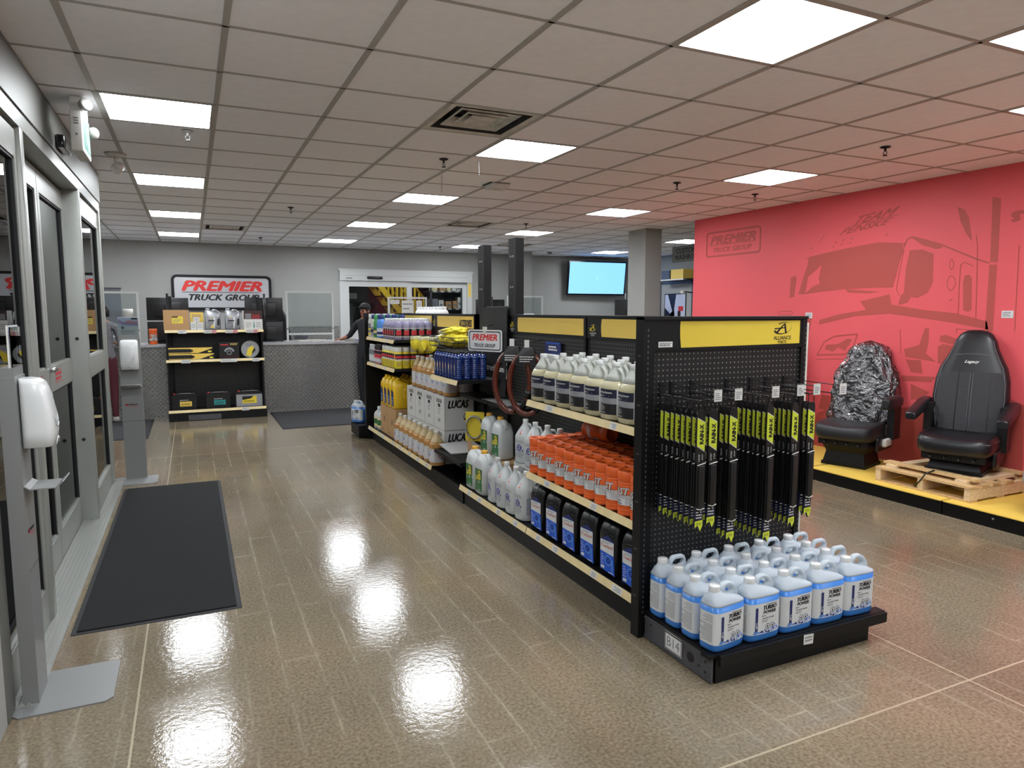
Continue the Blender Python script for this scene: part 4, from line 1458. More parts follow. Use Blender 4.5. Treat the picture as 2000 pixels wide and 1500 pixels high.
# white jugs with a green label and yellow cap
def greenjug():
    a, b_, n = 0.088, 0.072, 4.0
    body = MB()
    body.loft([sring(a - 0.01, b_ - 0.01, n, 0), sring(a, b_, n, 0.014), sring(a, b_, n, 0.215), sring(a - 0.004, b_ - 0.003, n, 0.225), sring(a - 0.006, b_ - 0.005, 3.4, 0.25), sring(a * 0.84, b_ * 0.8, 3, 0.275, -0.006), sring(0.055, 0.036, 2.6, 0.293, -0.022), sring(0.024, 0.022, 2, 0.305, -0.035)], 'hdpe_white')
    O = resample([(-0.02, 0.24), (-0.012, 0.297), (0.01, 0.313), (0.045, 0.310), (0.075, 0.285), (0.086, 0.235)], (0.028, 0.272))
    I = resample([(0.004, 0.276), (0.014, 0.290), (0.034, 0.290), (0.054, 0.275), (0.044, 0.262), (0.014, 0.262)], (0.028, 0.276))
    hd = MB()
    rings = []
    for k in range(9):
        ph = pi * k / 8
        w = (1 - cos(ph)) / 2
        rings.append([(O[i][0] * w + I[i][0] * (1 - w), -0.02 * sin(ph) ** 0.6 if 0 < k < 8 else 0.0, O[i][1] * w + I[i][1] * (1 - w)) for i in range(24)])
    hd.loft(rings + [[(x, -y, z) for x, y, z in r] for r in rings[::-1]][1:], 'hdpe_white', caps=(False, False))
    lab = MB()
    g = front_of(a, b_, n, 0.0006)
    put_rect(lab, g, -0.066, 0.066, 0.03, 0.200, 'green', 8)
    pr = MB()
    g = front_of(a, b_, n, 0.0012)
    put_poly(pr, g, [(-0.066, 0.075), (-0.02, 0.088), (0.03, 0.094), (0.066, 0.096), (0.066, 0.118), (0.02, 0.112), (-0.03, 0.104), (-0.066, 0.094)], 'label_white')
    put_poly(pr, g, [(-0.01, 0.13), (0.066, 0.15), (0.066, 0.2), (0.03, 0.2), (0.0, 0.175)], 'ink')
    g = front_of(a, b_, n, 0.0018)
    put_text(pr, 'LASE', g, 0.008, 0.136, 'yellow_bright', W=0.10, Hh=0.036, shear=0.15, bold=0.03, rot=0.12)
    put_disc(pr, g, 0.03, 0.172, 0.02, 'yellow_bright', 14, hole=0.009)
    put_lines(pr, g, 0.01, 0.055, 0.035, 0.05, 'label_white', 2, seed=2)
    return [('body', body.mesh('body')), ('handle', hd.mesh('handle')), ('cap', cap_mesh(0.026, 0.303, 0.327, 'cap_yellow', n=14, cx=-0.035)), ('label', lab.mesh('label'), [('print', pr.mesh('print'))])]
gj = greenjug()
for x, y, z, lb in ((2.0, 4.98, 0.166, 'on the base deck'), (2.0, 4.785, 0.166, 'on the base deck'), (2.20, 5.16, 0.395, 'raised on a cut brown box'), (2.20, 4.93, 0.395, 'raised on a cut brown box')):
    place(gj, 'antifreeze_jug', 'white jug with green label and yellow cap %s' % lb, 'jug', (x, y, z), AISLE, 'white and green jugs')
t = thing('cut_box', 'brown cardboard box cut open at its corner under two green-label jugs', 'box', (2.22, 5.06, 0.166))
b = MB().box(-0.11, 0.11, -0.33, 0.40, 0.0, 0.225, 'kraft')
b.build('box_body', t)
b = MB()
b.prism([(-0.33, 0.225), (-0.10, 0.225), (0.40, 0.225), (0.40, 0.305), (0.15, 0.235)], lambda u, v, d: (-0.112 + d, u, v), 0, 0.004, 'kraft')
b.build('side_flap', t)
b = MB()
put_rect(b, lambda u, v: (-0.1125, u, v), -0.30, -0.14, 0.10, 0.2, 'wood_dark')
put_lines(b, lambda u, v: (-0.113, u, v), -0.28, -0.18, 0.11, 0.19, 'brand_red', 4, seed=3)
b.build('print', t)

# orange hand-wipe canisters
def canister():
    R0 = 0.0535
    body = MB()
    prof = [(R0 - 0.004, 0.0), (R0, 0.004), (R0, 0.018), (R0 - 0.0012, 0.020), (R0, 0.022), (R0, 0.034), (R0 - 0.0012, 0.036), (R0, 0.038), (R0, 0.155), (R0 - 0.0012, 0.157), (R0, 0.159), (R0, 0.170), (R0 - 0.002, 0.172)]
    body.lathe(prof, 'orange', n=28)
    lid = MB()
    lid.lathe([(R0 - 0.001, 0.172), (R0 + 0.001, 0.174), (R0 + 0.001, 0.222), (R0 - 0.003, 0.226), (R0 - 0.009, 0.226), (R0 - 0.010, 0.221), (0.0005, 0.221)], 'orange', n=28)
    lid.cyl((0, -0.02, 0.221), 0.018, 0.004, 'orange_dark', n=14)
    def f(off):
        return lambda u, v: ((R0 + off) * sin(u / R0), -(R0 + off) * cos(u / R0), v)
    lab = MB()
    g = f(0.0005)
    n = 26
    for i in range(n):
        u0, u1 = -0.10 + 0.2 * i / n, -0.10 + 0.2 * (i + 1) / n
        tp = lambda u: 0.094 + 0.014 * sin((u + 0.02) / 0.1 * 2.2)
        k = lab.add([g(u0, 0.056), g(u1, 0.056), g(u1, tp(u1)), g(u0, tp(u0))])
        lab.face((k, k + 1, k + 2, k + 3), 'label_white')
    pr = MB()
    put_text(pr, 'FAST', f(0.0008), -0.003, 0.127, 'ink', W=0.100, Hh=0.036, shear=0.25, bold=0.05)
    put_text(pr, 'FAST', f(0.0019), -0.003, 0.127, 'label_white', W=0.100, Hh=0.034, shear=0.25, bold=0.022)
    put_text(pr, 'ORANGE', f(0.0008), 0.012, 0.1, 'ink', W=0.094, Hh=0.020, shear=0.25, bold=0.05)
    put_text(pr, 'ORANGE', f(0.0019), 0.012, 0.1, 'label_white', W=0.094, Hh=0.018, shear=0.25, bold=0.022)
    put_text(pr, 'Wipes', f(0.001), -0.012, 0.078, 'ink', W=0.032, Hh=0.010, bold=0.03)
    put_text(pr, 'Toallitas', f(0.001), -0.012, 0.065, 'ink', W=0.04, Hh=0.009, bold=0.03)
    put_lines(pr, f(0.001), 0.03, 0.08, 0.062, 0.088, 'ink_grey', 5, frac=0.3, seed=4)
    put_lines(pr, f(0.001), -0.03, 0.03, 0.046, 0.054, 'orange_dark', 1, frac=0.5, seed=5)
    return [('body', body.mesh('body')), ('lid', lid.mesh('lid')), ('label', lab.mesh('label'), [('print', pr.mesh('print'))])]
oc = canister()
for r in range(4):
    for k in range(11):
        place(oc, 'wipes_canister', 'orange hand wipe canister %s the middle shelf' % ('along the front edge of', 'in the second row on', 'in the third row on', 'in the back row on')[r], 'canister', (1.964 + 0.1095 * r, 3.846 - 0.1118 * k, 0.538), AISLE + RAD(random.uniform(-14, 14)), 'orange canisters on the middle shelf')
t = place(oc, 'wipes_canister', 'orange hand wipe canister lying on its side on top of the others', 'canister', (2.235, 3.70, 0.820), 0, tilt=(RAD(90), 0, RAD(12)))

# black transmission-fluid jugs
def oiljug():
    w = 0.07
    body = MB()
    prof = [(-0.11, 0.004), (-0.11, 0.225), (-0.098, 0.262), (-0.07, 0.292), (-0.03, 0.305), (0.03, 0.305), (0.085, 0.285), (0.11, 0.235), (0.11, 0.004)]
    def sl(x, q):
        cy, cz = 0.0, 0.15
        return [(x, cy + (y - cy) * q, max(0.0, cz + (z - cz) * q)) for y, z in prof]
    body.loft([sl(-w, 0.90), sl(-w + 0.006, 0.965), sl(-w + 0.016, 1.0), sl(w - 0.016, 1.0), sl(w - 0.006, 0.965), sl(w, 0.90)], 'black_plastic')
    grip = MB()
    for s in (-1, 1):
        # dished grip in each side
        rings = []
        for q, d in ((1.0, 0.0), (0.8, 0.003), (0.4, 0.004), (0.1, 0.004)):
            rings.append([(s * (w + 0.001 + 0.0 * d) + s * d, 0.045 + 0.045 * q * cos(2 * pi * i / 18), 0.20 + 0.075 * q * sin(2 * pi * i / 18)) for i in range(18)])
        grip.loft(rings if s > 0 else [r[::-1] for r in rings], 'black_gloss')
    rib = MB()
    rib.tube([(0, -0.108, 0.228), (0, -0.096, 0.265), (0, -0.068, 0.295), (0, -0.03, 0.308)], 0.004, 'black_plastic', n=6)
    rib.tube([(-w + 0.012, -0.1085, 0.218), (0, -0.112, 0.236), (w - 0.012, -0.1085, 0.218)], 0.003, 'black_gloss', n=6)
    lab, pr = MB(), MB()
    g = lambda u, v: (u, -0.1106, v)
    put_poly(lab, g, [(-0.056, 0.03), (0.060, 0.012), (0.050, 0.12), (0.050, 0.19), (0.0, 0.221), (-0.056, 0.19)], 'royal')
    put_poly(lab, lambda u, v: (u, -0.1109, v), [(-0.056, 0.19), (0.0, 0.221), (0.05, 0.19)], 'navy')
    g = lambda u, v: (u, -0.1113, v)
    put_poly(pr, g, [(-0.056, 0.128), (0.05, 0.118), (0.05, 0.188), (-0.056, 0.190)], 'label_white')
    g2 = lambda u, v: (u, -0.1118, v)
    put_text(pr, 'TranSynd', g2, -0.003, 0.157, 'orange_dark', W=0.092, Hh=0.022, shear=0.1, bold=0.01)
    put_lines(pr, g2, -0.04, 0.03, 0.172, 0.183, 'ink_grey', 2, seed=1)
    put_disc(pr, g, 0.008, 0.085, 0.030, 'sky', 16, hole=0.022)
    put_disc(pr, g, 0.008, 0.085, 0.014, 'navy', 12, hole=0.008)
    put_rect(pr, g, 0.034, 0.044, 0.03, 0.095, 'sky')
    put_lines(pr, g, -0.05, -0.025, 0.055, 0.115, 'label_white', 5, frac=0.3, seed=9)
    put_rect(pr, g, -0.05, -0.022, 0.034, 0.05, 'label_white')
    put_lines(pr, g, 0.01, 0.05, 0.018, 0.028, 'label_white', 1, seed=3)
    return [('body', body.mesh('body')), ('grip', grip.mesh('grip')), ('seam', rib.mesh('seam')), ('cap', cap_mesh(0.024, 0.300, 0.328, 'black_gloss', n=14, cy=-0.02)), ('label', lab.mesh('label'), [('print', pr.mesh('print'))])]
oj = oiljug()
for k in range(6):
    place(oj, 'transmission_fluid_jug', 'black transmission fluid jug with blue and white label on the base deck', 'jug', (2.045, 3.83 - 0.208 * k, 0.166), AISLE + RAD(8), 'black oil jugs on the base deck')

# white cartons of oil
def carton():
    L, D, Hh = 0.297, 0.285, 0.305
    b = MB().box(0, D, 0, L, 0, Hh, 'carton')
    fl = MB()
    fl.box(-0.0008, 0.0, L / 2 - 0.001, L / 2 + 0.001, Hh * 0.0, Hh * 0.001 + 0.002, 'ink_grey')
    pr = MB()
    f = lambda u, v: (-0.0008, L / 2 - u, v)
    put_text(pr, 'LUCAS OIL', f, 0.0, 0.263, 'ink', W=0.15, Hh=0.034, bold=0.02)
    put_poly(pr, f, [(-0.03, 0.205), (0.03, 0.205), (0.034, 0.215), (0.03, 0.235), (-0.03, 0.235), (-0.034, 0.222)], 'ink')
    put_lines(pr, f, -0.045, 0.045, 0.135, 0.195, 'ink_grey', 5, frac=0.3, seed=2)
    for k in range(9):
        put_rect(pr, f, -0.035 + 0.008 * k, -0.032 + 0.008 * k, 0.065, 0.10, 'ink_grey')
    put_rect(pr, f, -L / 2, L / 2, 0.0, 0.002, 'ink_grey')
    put_rect(pr, f, L / 2 - 0.002, L / 2, 0.0, Hh, 'ink_grey')
    p2 = pr
    pr = MB()
    g = lambda u, v: (u, -0.0008, v)
    put_text(pr, 'LUCAS', g, 0.135, 0.24, 'ink', W=0.20, Hh=0.07, shear=0.3, bold=0.03)
    put_disc(pr, g, 0.225, 0.118, 0.042, 'ink', 18, hole=0.036)
    put_poly(pr, g, [(0.185, 0.108), (0.265, 0.108), (0.25, 0.088), (0.225, 0.076), (0.2, 0.088)], 'ink')
    put_text(pr, 'Oil', g, 0.225, 0.124, 'ink', W=0.05, Hh=0.03, shear=0.3)
    put_rect(pr, g, 0, D, 0.0, 0.002, 'ink')
    put_rect(pr, g, 0.0, 0.002, 0.0, Hh, 'ink_grey')
    return [('carton_body', b.mesh('carton_body')), ('print', p2.mesh('print')), ('side_print', pr.mesh('side_print'))]
cp = carton()
for tier in range(2):
    for k in range(4):
        lb = 'white oil carton in the %s tier of the stack behind the amber jugs' % ('bottom' if tier == 0 else 'upper')
        if k == 0:
            lb = 'end carton of the %s tier, black brand name on its wide side' % ('bottom' if tier == 0 else 'upper')
        place(cp, 'oil_carton', lb, 'carton', (2.042, 5.866 + 0.2985 * k, 0.166 + 0.308 * tier), 0, 'white cartons of oil')
b = MB()
b.loft([[(1.97, 5.50, 0.337), (2.30, 5.48, 0.337), (2.30, 5.82, 0.365), (1.97, 5.82, 0.365)], [(1.97, 5.50, 0.344), (2.30, 5.48, 0.344), (2.30, 5.82, 0.372), (1.97, 5.82, 0.372)]], 'carton', smooth=False)
tag(b.build('flattened_carton'), 'flattened white carton leaning on the narrow low shelf', 'carton')

# blue coolant bottles
def bluebottle():
    r = 0.033
    body = MB()
    prof = [(r - 0.003, 0.0), (r, 0.004)]
    for k in range(9):
        z = 0.02 + 0.017 * k
        prof += [(r, z), (r - 0.0022, z + 0.004), (r - 0.0022, z + 0.007), (r, z + 0.011)]
    prof += [(r, 0.178), (r - 0.004, 0.19), (0.020, 0.203), (0.0135, 0.208)]
    body.lathe(prof, 'blue_bottle', n=18)
    pr = MB()
    f = lambda u, v: ((r + 0.0006) * sin(u / r), -(r + 0.0006) * cos(u / r), v)
    put_rect(pr, f, -0.035, 0.035, 0.03, 0.165, 'navy', 8)
    f = lambda u, v: ((r + 0.0012) * sin(u / r), -(r + 0.0012) * cos(u / r), v)
    put_poly(pr, f, [(-0.015, 0.09), (0.0, 0.135), (0.012, 0.10), (0.008, 0.07), (-0.01, 0.07)], 'cream_cloth')
    put_disc(pr, f, 0.0, 0.055, 0.016, 'silver', 12, hole=0.009)
    put_poly(pr, f, [(0.0, 0.12), (0.01, 0.09), (0.004, 0.085)], 'orange')
    return [('body', body.mesh('body')), ('cap', cap_mesh(0.0145, 0.206, 0.226, 'black_plastic', n=12)), ('label', pr.mesh('label'))]
bb = bluebottle()
for r in range(4):
    for k in range(8):
        place(bb, 'coolant_bottle', 'ribbed dark blue bottle %s the narrow shelf between the posts' % ('along the front edge of', 'in the second row on', 'in the third row on', 'in the back row on')[r], 'bottle', (1.955 + 0.071 * r, 5.775 - 0.0725 * k, 1.001), AISLE + RAD(random.uniform(-10, 10)), 'dark blue bottles between the posts')

# generic bottles for the far shelves
def bottle(r, hgt, mb, mc, labels, cap_r=0.5, cap_h=0.03, neck=0.8, square=2.0, rb=None):
    rb = rb or r
    b = MB()
    zs = hgt - cap_h
    b.loft([sring(r * 0.92, rb * 0.92, square, 0, N=16), sring(r, rb, square, 0.006, N=16), sring(r, rb, square, zs * neck, N=16), sring(r * 0.85, rb * 0.85, square, zs * (neck + (1 - neck) * 0.5), N=16), sring(r * cap_r, r * cap_r, 2, zs, N=16)], mb)
    lab = MB()
    for v0, v1, m, off in labels:
        put_rect(lab, around(r, rb, square, 0.0006 + off), -165, 40, v0, v1, m, 12)
    return [('body', b.mesh('body')), ('cap', cap_mesh(r * cap_r * 1.05, zs - 0.002, hgt, mc, n=12)), ('label', lab.mesh('label'))]
spray = {
    'spotted': bottle(0.033, 0.27, 'matt_white', 'white_plastic', [(0.02, 0.10, 'can_yellow', 0), (0.10, 0.16, 'ink_grey', 0), (0.05, 0.08, 'purple', 0.0006)], 0.75, 0.05),
    'violet': bottle(0.033, 0.265, 'matt_white', 'navy', [(0.02, 0.12, 'purple', 0), (0.06, 0.09, 'ink', 0.0006)], 0.75, 0.05),
    'green': bottle(0.036, 0.26, 'green_bright', 'green_bright', [(0.02, 0.11, 'green', 0), (0.05, 0.08, 'cream', 0.0006)], 0.7, 0.05),
    'blue': bottle(0.036, 0.26, 'sky', 'navy', [(0.02, 0.11, 'label_white', 0), (0.04, 0.07, 'navy', 0.0006)], 0.7, 0.045)}
y = 8.24
for kind, cnt, desc in (('spotted', 2, 'white aerosol can with yellow and grey print'), ('violet', 2, 'white aerosol can with navy cap and violet print'), ('green', 2, 'green spray bottle'), ('blue', 2, 'light blue bottle with navy cap')):
    for c in range(cnt):
        for r in range(4):
            place(spray[kind], 'spray_bottle', desc + ' on the upper far shelf', 'bottle', (1.95 + 0.082 * r, y, 1.256), AISLE, 'spray cans on the upper far shelf')
        y -= 0.077 if kind in ('green', 'blue') else 0.07
pj = bottle(0.041, 0.225, 'purple', 'white_plastic', [(0.03, 0.125, 'label_white', 0), (0.04, 0.115, 'ink', 0.0006)], 0.45, 0.025, neck=0.72, square=3, rb=0.039)
b = MB(); put_rect(b, around(0.041, 0.039, 3, 0.0018), -125, -60, 0.05, 0.10, 'brand_red', 5)
put_lines(b, front_of(0.041, 0.039, 3, 0.0022), -0.022, 0.022, 0.10, 0.112, 'label_white', 1, frac=0.6, seed=2)
pj.append(('print', b.mesh('print')))
for k in range(6):
    for r in range(5):
        place(pj, 'cleaner_bottle', 'violet bottle with red and black label %s' % ('at the open end of the upper far shelf' if k == 0 else 'behind the upper far shelf end row'), 'bottle', (1.966 + 0.0832 * r, 7.105 + 0.092 * k, 1.256), 0 if k == 0 else AISLE, 'violet bottles on the upper far shelf')
whb = bottle(0.045, 0.215, 'matt_white', 'white_plastic', [(0.03, 0.12, 'label_white', 0), (0.05, 0.1, 'ink_violet', 0.0006)], 0.5, 0.03)
for k in range(9):
    place(whb, 'white_bottle', 'white-capped bottle peeking over the header from the other side', 'bottle', (2.49, 7.12 + 0.115 * k, 1.392), pi / 2, 'bottles on the other side of the shelving')
MB().box(2.42, 2.70, 7.07, 8.28, 1.362, 1.391, 'black').build('shelf', [o for o in bpy.data.objects if o.name.startswith('gondola_section') and 'counter end' in o['label']][0])
wb_ = bottle(0.026, 0.215, 'silver', 'white_plastic', [(0.02, 0.09, 'label_white', 0), (0.10, 0.15, 'ink_grey', 0)], 0.6, 0.03)
pk = bottle(0.029, 0.21, 'pink', 'ink', [(0.02, 0.06, 'label_white', 0), (0.075, 0.11, 'brand_red', 0), (0.115, 0.15, 'ink', 0)], 0.8, 0.05)
yk = bottle(0.041, 0.225, 'can_yellow', 'matt_white', [(0.10, 0.155, 'ink', 0), (0.11, 0.135, 'brand_red', 0.0006), (0.085, 0.1, 'label_white', 0)], 0.8, 0.045, neck=0.86, square=2.6, rb=0.039)
b = MB()
b.frame([(-0.026, 0.02), (0.026, 0.02), (0.026, 0.08), (-0.026, 0.08)], [(-0.023, 0.023), (0.023, 0.023), (0.023, 0.077), (-0.023, 0.077)], lambda u, v, d: front_of(0.041, 0.039, 2.6, 0.0012 + d)(u, v), 0, 0.0002, 'ink')
put_lines(b, front_of(0.041, 0.039, 2.6, 0.0014), -0.018, 0.018, 0.03, 0.07, 'ink_grey', 3, frac=0.4, seed=2)
yk.append(('print', b.mesh('print')))
for k in range(4):
    for r in range(4):
        place(wb_, 'slim_bottle', 'slim silver-white bottle on the lower far shelf', 'bottle', (1.95 + 0.08 * r, 8.25 - 0.058 * k, 0.953), AISLE, 'slim white bottles on the lower far shelf')
for k in range(4):
    for r in range(3):
        place(pk, 'pink_bottle', 'small pink bottle with black cap on the lower far shelf', 'bottle', (1.955 + 0.085 * r, 8.0 - 0.064 * k, 0.953), AISLE, 'pink bottles on the lower far shelf')
for k in range(7):
    for r in range(5):
        place(yk, 'yellow_jug', 'yellow and black labelled jug %s' % ('at the open end of the lower far shelf' if k == 0 else 'behind the end row on the lower far shelf'), 'jug', (1.966 + 0.0832 * r, 7.105 + 0.09 * k, 0.953), 0 if k == 0 else AISLE, 'yellow jugs on the lower far shelf')

# yellow antifreeze jugs on brown boxes
def yellowjug():
    a, b_, n = 0.072, 0.10, 4.5
    body = MB()
    body.loft([sring(a - 0.008, b_ - 0.008, n, 0), sring(a, b_, n, 0.012), sring(a, b_, n, 0.235), sring(a * 0.92, b_ * 0.95, n, 0.262), sring(a * 0.6, b_ * 0.6, 3, 0.298, 0, -0.02), sring(0.024, 0.024, 2, 0.318, 0, -0.03)], 'jug_yellow')
    hd = MB()
    for s in (-1, 1):
        rings = [[(s * (a + d), 0.035 + 0.028 * q * cos(2 * pi * i / 16), 0.165 + 0.06 * q * sin(2 * pi * i / 16)) for i in range(16)] for q, d in ((1.0, 0.0), (0.85, 0.004), (0.6, 0.004), (0.5, 0.001))]
        hd.loft(rings if s > 0 else [r[::-1] for r in rings], 'jug_yellow', caps=(False, True))
    hd.tube([(0, -0.02, 0.305), (0, 0.03, 0.318), (0, 0.075, 0.29), (0, 0.088, 0.25)], 0.012, 'jug_yellow', n=8)
    lab = MB()
    g = front_of(a, b_, n, 0.0008)
    put_rect(lab, g, -0.046, 0.046, 0.03, 0.19, 'navy', 6)
    g = front_of(a, b_, n, 0.0015)
    put_rect(lab, g, -0.046, 0.046, 0.11, 0.125, 'sky', 4)
    put_lines(lab, g, -0.03, 0.03, 0.04, 0.10, 'label_white', 4, frac=0.4, seed=3)
    put_poly(lab, g, [(-0.03, 0.19), (0.03, 0.19), (0.0, 0.215)], 'ink')
    return [('body', body.mesh('body')), ('handle', hd.mesh('handle')), ('cap', cap_mesh(0.025, 0.316, 0.338, 'jug_yellow', n=14, cy=-0.03)), ('label', lab.mesh('label'))]
yj = yellowjug()
for k in range(4):
    for r in range(2):
        place(yj, 'antifreeze_jug', 'yellow antifreeze jug with blue label standing on brown boxes', 'jug', (2.042 + 0.200 * r, 7.30 + 0.152 * k, 0.5), AISLE, 'yellow antifreeze jugs')
for k in range(2):
    t = thing('cardboard_box', 'closed brown cardboard box under the yellow jugs', 'box', (1.96, 7.23 + 0.328 * k, 0.166), 0, 'brown boxes under the yellow jugs')
    MB().box(0, 0.36, 0, 0.324, 0, 0.332, 'kraft').build('box_body', t)
    b = MB()
    f = lambda u, v: (-0.0008, 0.162 - u, v)
    put_disc(b, f, 0, 0.17, 0.035, 'wood_dark', 14, hole=0.031)
    put_poly(b, f, [(-0.014, 0.15), (0.014, 0.15), (0.006, 0.17), (0.012, 0.19), (-0.012, 0.19), (-0.006, 0.17)], 'wood_dark')
    put_lines(b, f, -0.12, -0.05, 0.02, 0.05, 'wood_dark', 2, seed=k)
    b.build('print', t)
tub = bottle(0.07, 0.26, 'hdpe_white', 'white_plastic', [(0.03, 0.14, 'cream', 0), (0.06, 0.12, 'green', 0.0006)], 0.4, 0.04, neck=0.75)
for k in range(2):
    place(tub, 'white_jug', 'round white jug with yellow and green label by the far upright', 'jug', (2.0, 8.09 - 0.15 * k, 0.166), AISLE, 'white jugs by the far upright')
place(TR, 'washer_fluid_jug', 'blue washer fluid jug on the low stand past the far upright', 'jug', (1.86, 8.62, 0.165), RAD(-60))
place(TR, 'washer_fluid_jug', 'second blue washer fluid jug stacked at the far end display', 'jug', (2.08, 8.62, 0.165), RAD(-90))
t = thing('end_cap', 'low black far end display beside the counter mat', 'display rack', (0, 0, 0))
MB().box(1.90, 2.86, 8.305, 8.325, 0.1, 1.53, 'black').build('back_panel', t)
for x0, x1 in ((1.885, 1.935), (2.84, 2.88)):
    MB().box(x0, x1, 8.302, 8.36, 0.0, 1.535, 'black').build('upright', t)
b = MB().box(1.80, 2.84, 8.36, 8.80, 0.02, 0.16, 'black')
b.build('base_deck', t)
b = MB()
for k in range(4):
    b.box(1.798, 1.80, 8.40 + 0.09 * k, 8.405 + 0.09 * k, 0.03, 0.15, 'steel_grey')
b.box(1.798, 1.80, 8.38, 8.78, 0.12, 0.125, 'steel_grey')
b.build('side_grille', t)

# ---- things hung on the pegboard
def hose(x, y, z, rz, sc_=1.0):
    t = thing('coiled_hose', 'coil of glossy brown hose on a black header card', 'hose', (x, y, z), rz, 'coiled hoses on the pegboard')
    b = MB()
    n = 40
    b.tube([(0.135 * sc_ * sin(2 * pi * i / n), 0.0, -0.27 + 0.225 * sc_ * cos(2 * pi * i / n)) for i in range(n)], 0.021, 'hose_brown', n=10, closed=True)
    b.build('hose_ring', t)
    b = MB()
    b.tube([(0.135 * sin(a), 0.0, -0.27 + 0.225 * cos(a)) for a in [RAD(q) for q in range(105, 160, 8)]], 0.0245, 'black_plastic', n=10)
    b.build('sleeve', t)
    b = MB()
    b.loft([[(-0.09, -0.03, -0.125), (0.075, -0.03, -0.115), (0.075, 0.03, -0.115), (-0.09, 0.03, -0.125)], [(-0.075, -0.03, -0.075), (0.065, -0.03, -0.05), (0.065, 0.03, -0.05), (-0.075, 0.03, -0.075)], [(-0.03, -0.012, 0.0), (0.05, -0.012, 0.0), (0.05, 0.012, 0.0), (-0.03, 0.012, 0.0)]], 'black_plastic', smooth=False)
    o = b.build('header_card', t)
    b = MB()
    put_lines(b, lambda u, v: (u, -0.0312, v), -0.05, 0.06, -0.11, -0.06, 'tag_white', 3, frac=0.4, seed=2)
    b.build('print', o)
    b = MB()
    b.tube([(0, 0.0, 0.0), (0, 0.02, 0.04), (0.1, 0.08, 0.05)], 0.003, 'wire', n=6)
    b.box(-0.018, 0.018, -0.012, -0.009, 0.0, 0.055, 'tag_white')
    b.build('hook', t)
hose(2.16, 4.66, 1.30, RAD(-40))
hose(2.22, 4.53, 1.295, RAD(-40))
t = thing('blister_pack', 'clear blister pack with blue header card on the pegboard', 'package', (2.33, 4.335, 1.34))
MB().box(-0.004, 0.004, -0.115, 0.115, -0.085, 0.0, 'navy').build('header_card', t)
b = MB(); b.rbox(-0.035, 0.0, -0.105, 0.105, -0.30, -0.085, 'milk', r=0.012); b.build('blister', t)
b = MB(); put_lines(b, lambda u, v: (-0.0048, -u, v), -0.06, 0.07, -0.065, -0.025, 'tag_white', 2, frac=0.6, seed=5)
put_rect(b, lambda u, v: (-0.0046, -u, v), -0.10, 0.10, -0.012, -0.004, 'royal')
b.build('print', t)
t = thing('cable_pack', 'coiled clear cable on a yellow card hung before the cartons', 'package', (2.17, 5.44, 0.68))
b = MB().box(-0.004, 0.004, -0.085, 0.085, -0.235, 0.02, 'yellow_bright'); b.build('card', t, None, (0, 0, RAD(50)))
b = MB()
n = 28
for k in range(3):
    b.tube([(-0.015 - 0.008 * k, 0.075 * sin(2 * pi * i / n), -0.11 + 0.095 * cos(2 * pi * i / n)) for i in range(n)], 0.007, 'silver', n=6, closed=True)
b.build('cable', t, None, (0, 0, RAD(50)))
MB().tube([(0, 0, 0.015), (0.03, 0, 0.03), (0.18, 0, 0.03)], 0.003, 'wire', n=6).build('hook', t)
# gloves and cloths
for k in range(4):
    t = thing('work_gloves', 'yellow work gloves with cream cuffs hung beside the wire basket', 'gloves', (2.12 + 0.06 * (k % 2), 6.92 - 0.125 * k, 1.30), 0, 'yellow gloves on hooks')
    b = MB()
    b.box(-0.06, 0.10, -0.055, 0.055, -0.03, 0.0, 'cream_cloth')
    b.build('cuff', t)
    for q in range(4):
        g = MB()
        u = -0.042 + 0.028 * q
        g.loft([sring(0.045, 0.013, 2.4, -0.025, 0.0, u, N=12), sring(0.05, 0.017, 2.2, -0.05, -0.012, u * 1.2, N=12), sring(0.034, 0.013, 2, -0.085, -0.022, u * 1.45, N=12), sring(0.02, 0.009, 2, -0.115 - 0.014 * (q % 2), -0.026, u * 1.65, N=12), sring(0.004, 0.003, 2, -0.135 - 0.014 * (q % 2), -0.028, u * 1.75, N=12)], 'yellow_cloth')
        g.build('finger', t)
    MB().tube([(-0.05, 0, 0.005), (0.2, 0, 0.012)], 0.003, 'wire', n=5).build('hook', t)
t = thing('wire_basket', 'shallow black wire basket of yellow cloths on the pegboard', 'basket', (2.19, 5.98, 1.235))
b = MB()
x0, x1, y0, y1 = -0.13, 0.14, -0.30, 0.34
for z in (0.0, 0.045, 0.09):
    b.tube([(x0, y0, z), (x1, y0, z), (x1, y1, z), (x0, y1, z), (x0, y0, z)], 0.0035, 'wire', n=5)
for i in range(14):
    y = y0 + (y1 - y0) * i / 13
    b.tube([(x0, y, 0.09), (x0, y, 0.0), (x1, y, 0.0), (x1, y, 0.09)], 0.0022, 'wire', n=4)
for i in range(6):
    x = x0 + (x1 - x0) * i / 5
    b.tube([(x, y0, 0.09), (x, y0, 0.0), (x, y1, 0.0), (x, y1, 0.09)], 0.0022, 'wire', n=4)
b.build('wire_frame', t)
from mathutils import noise as mnoise
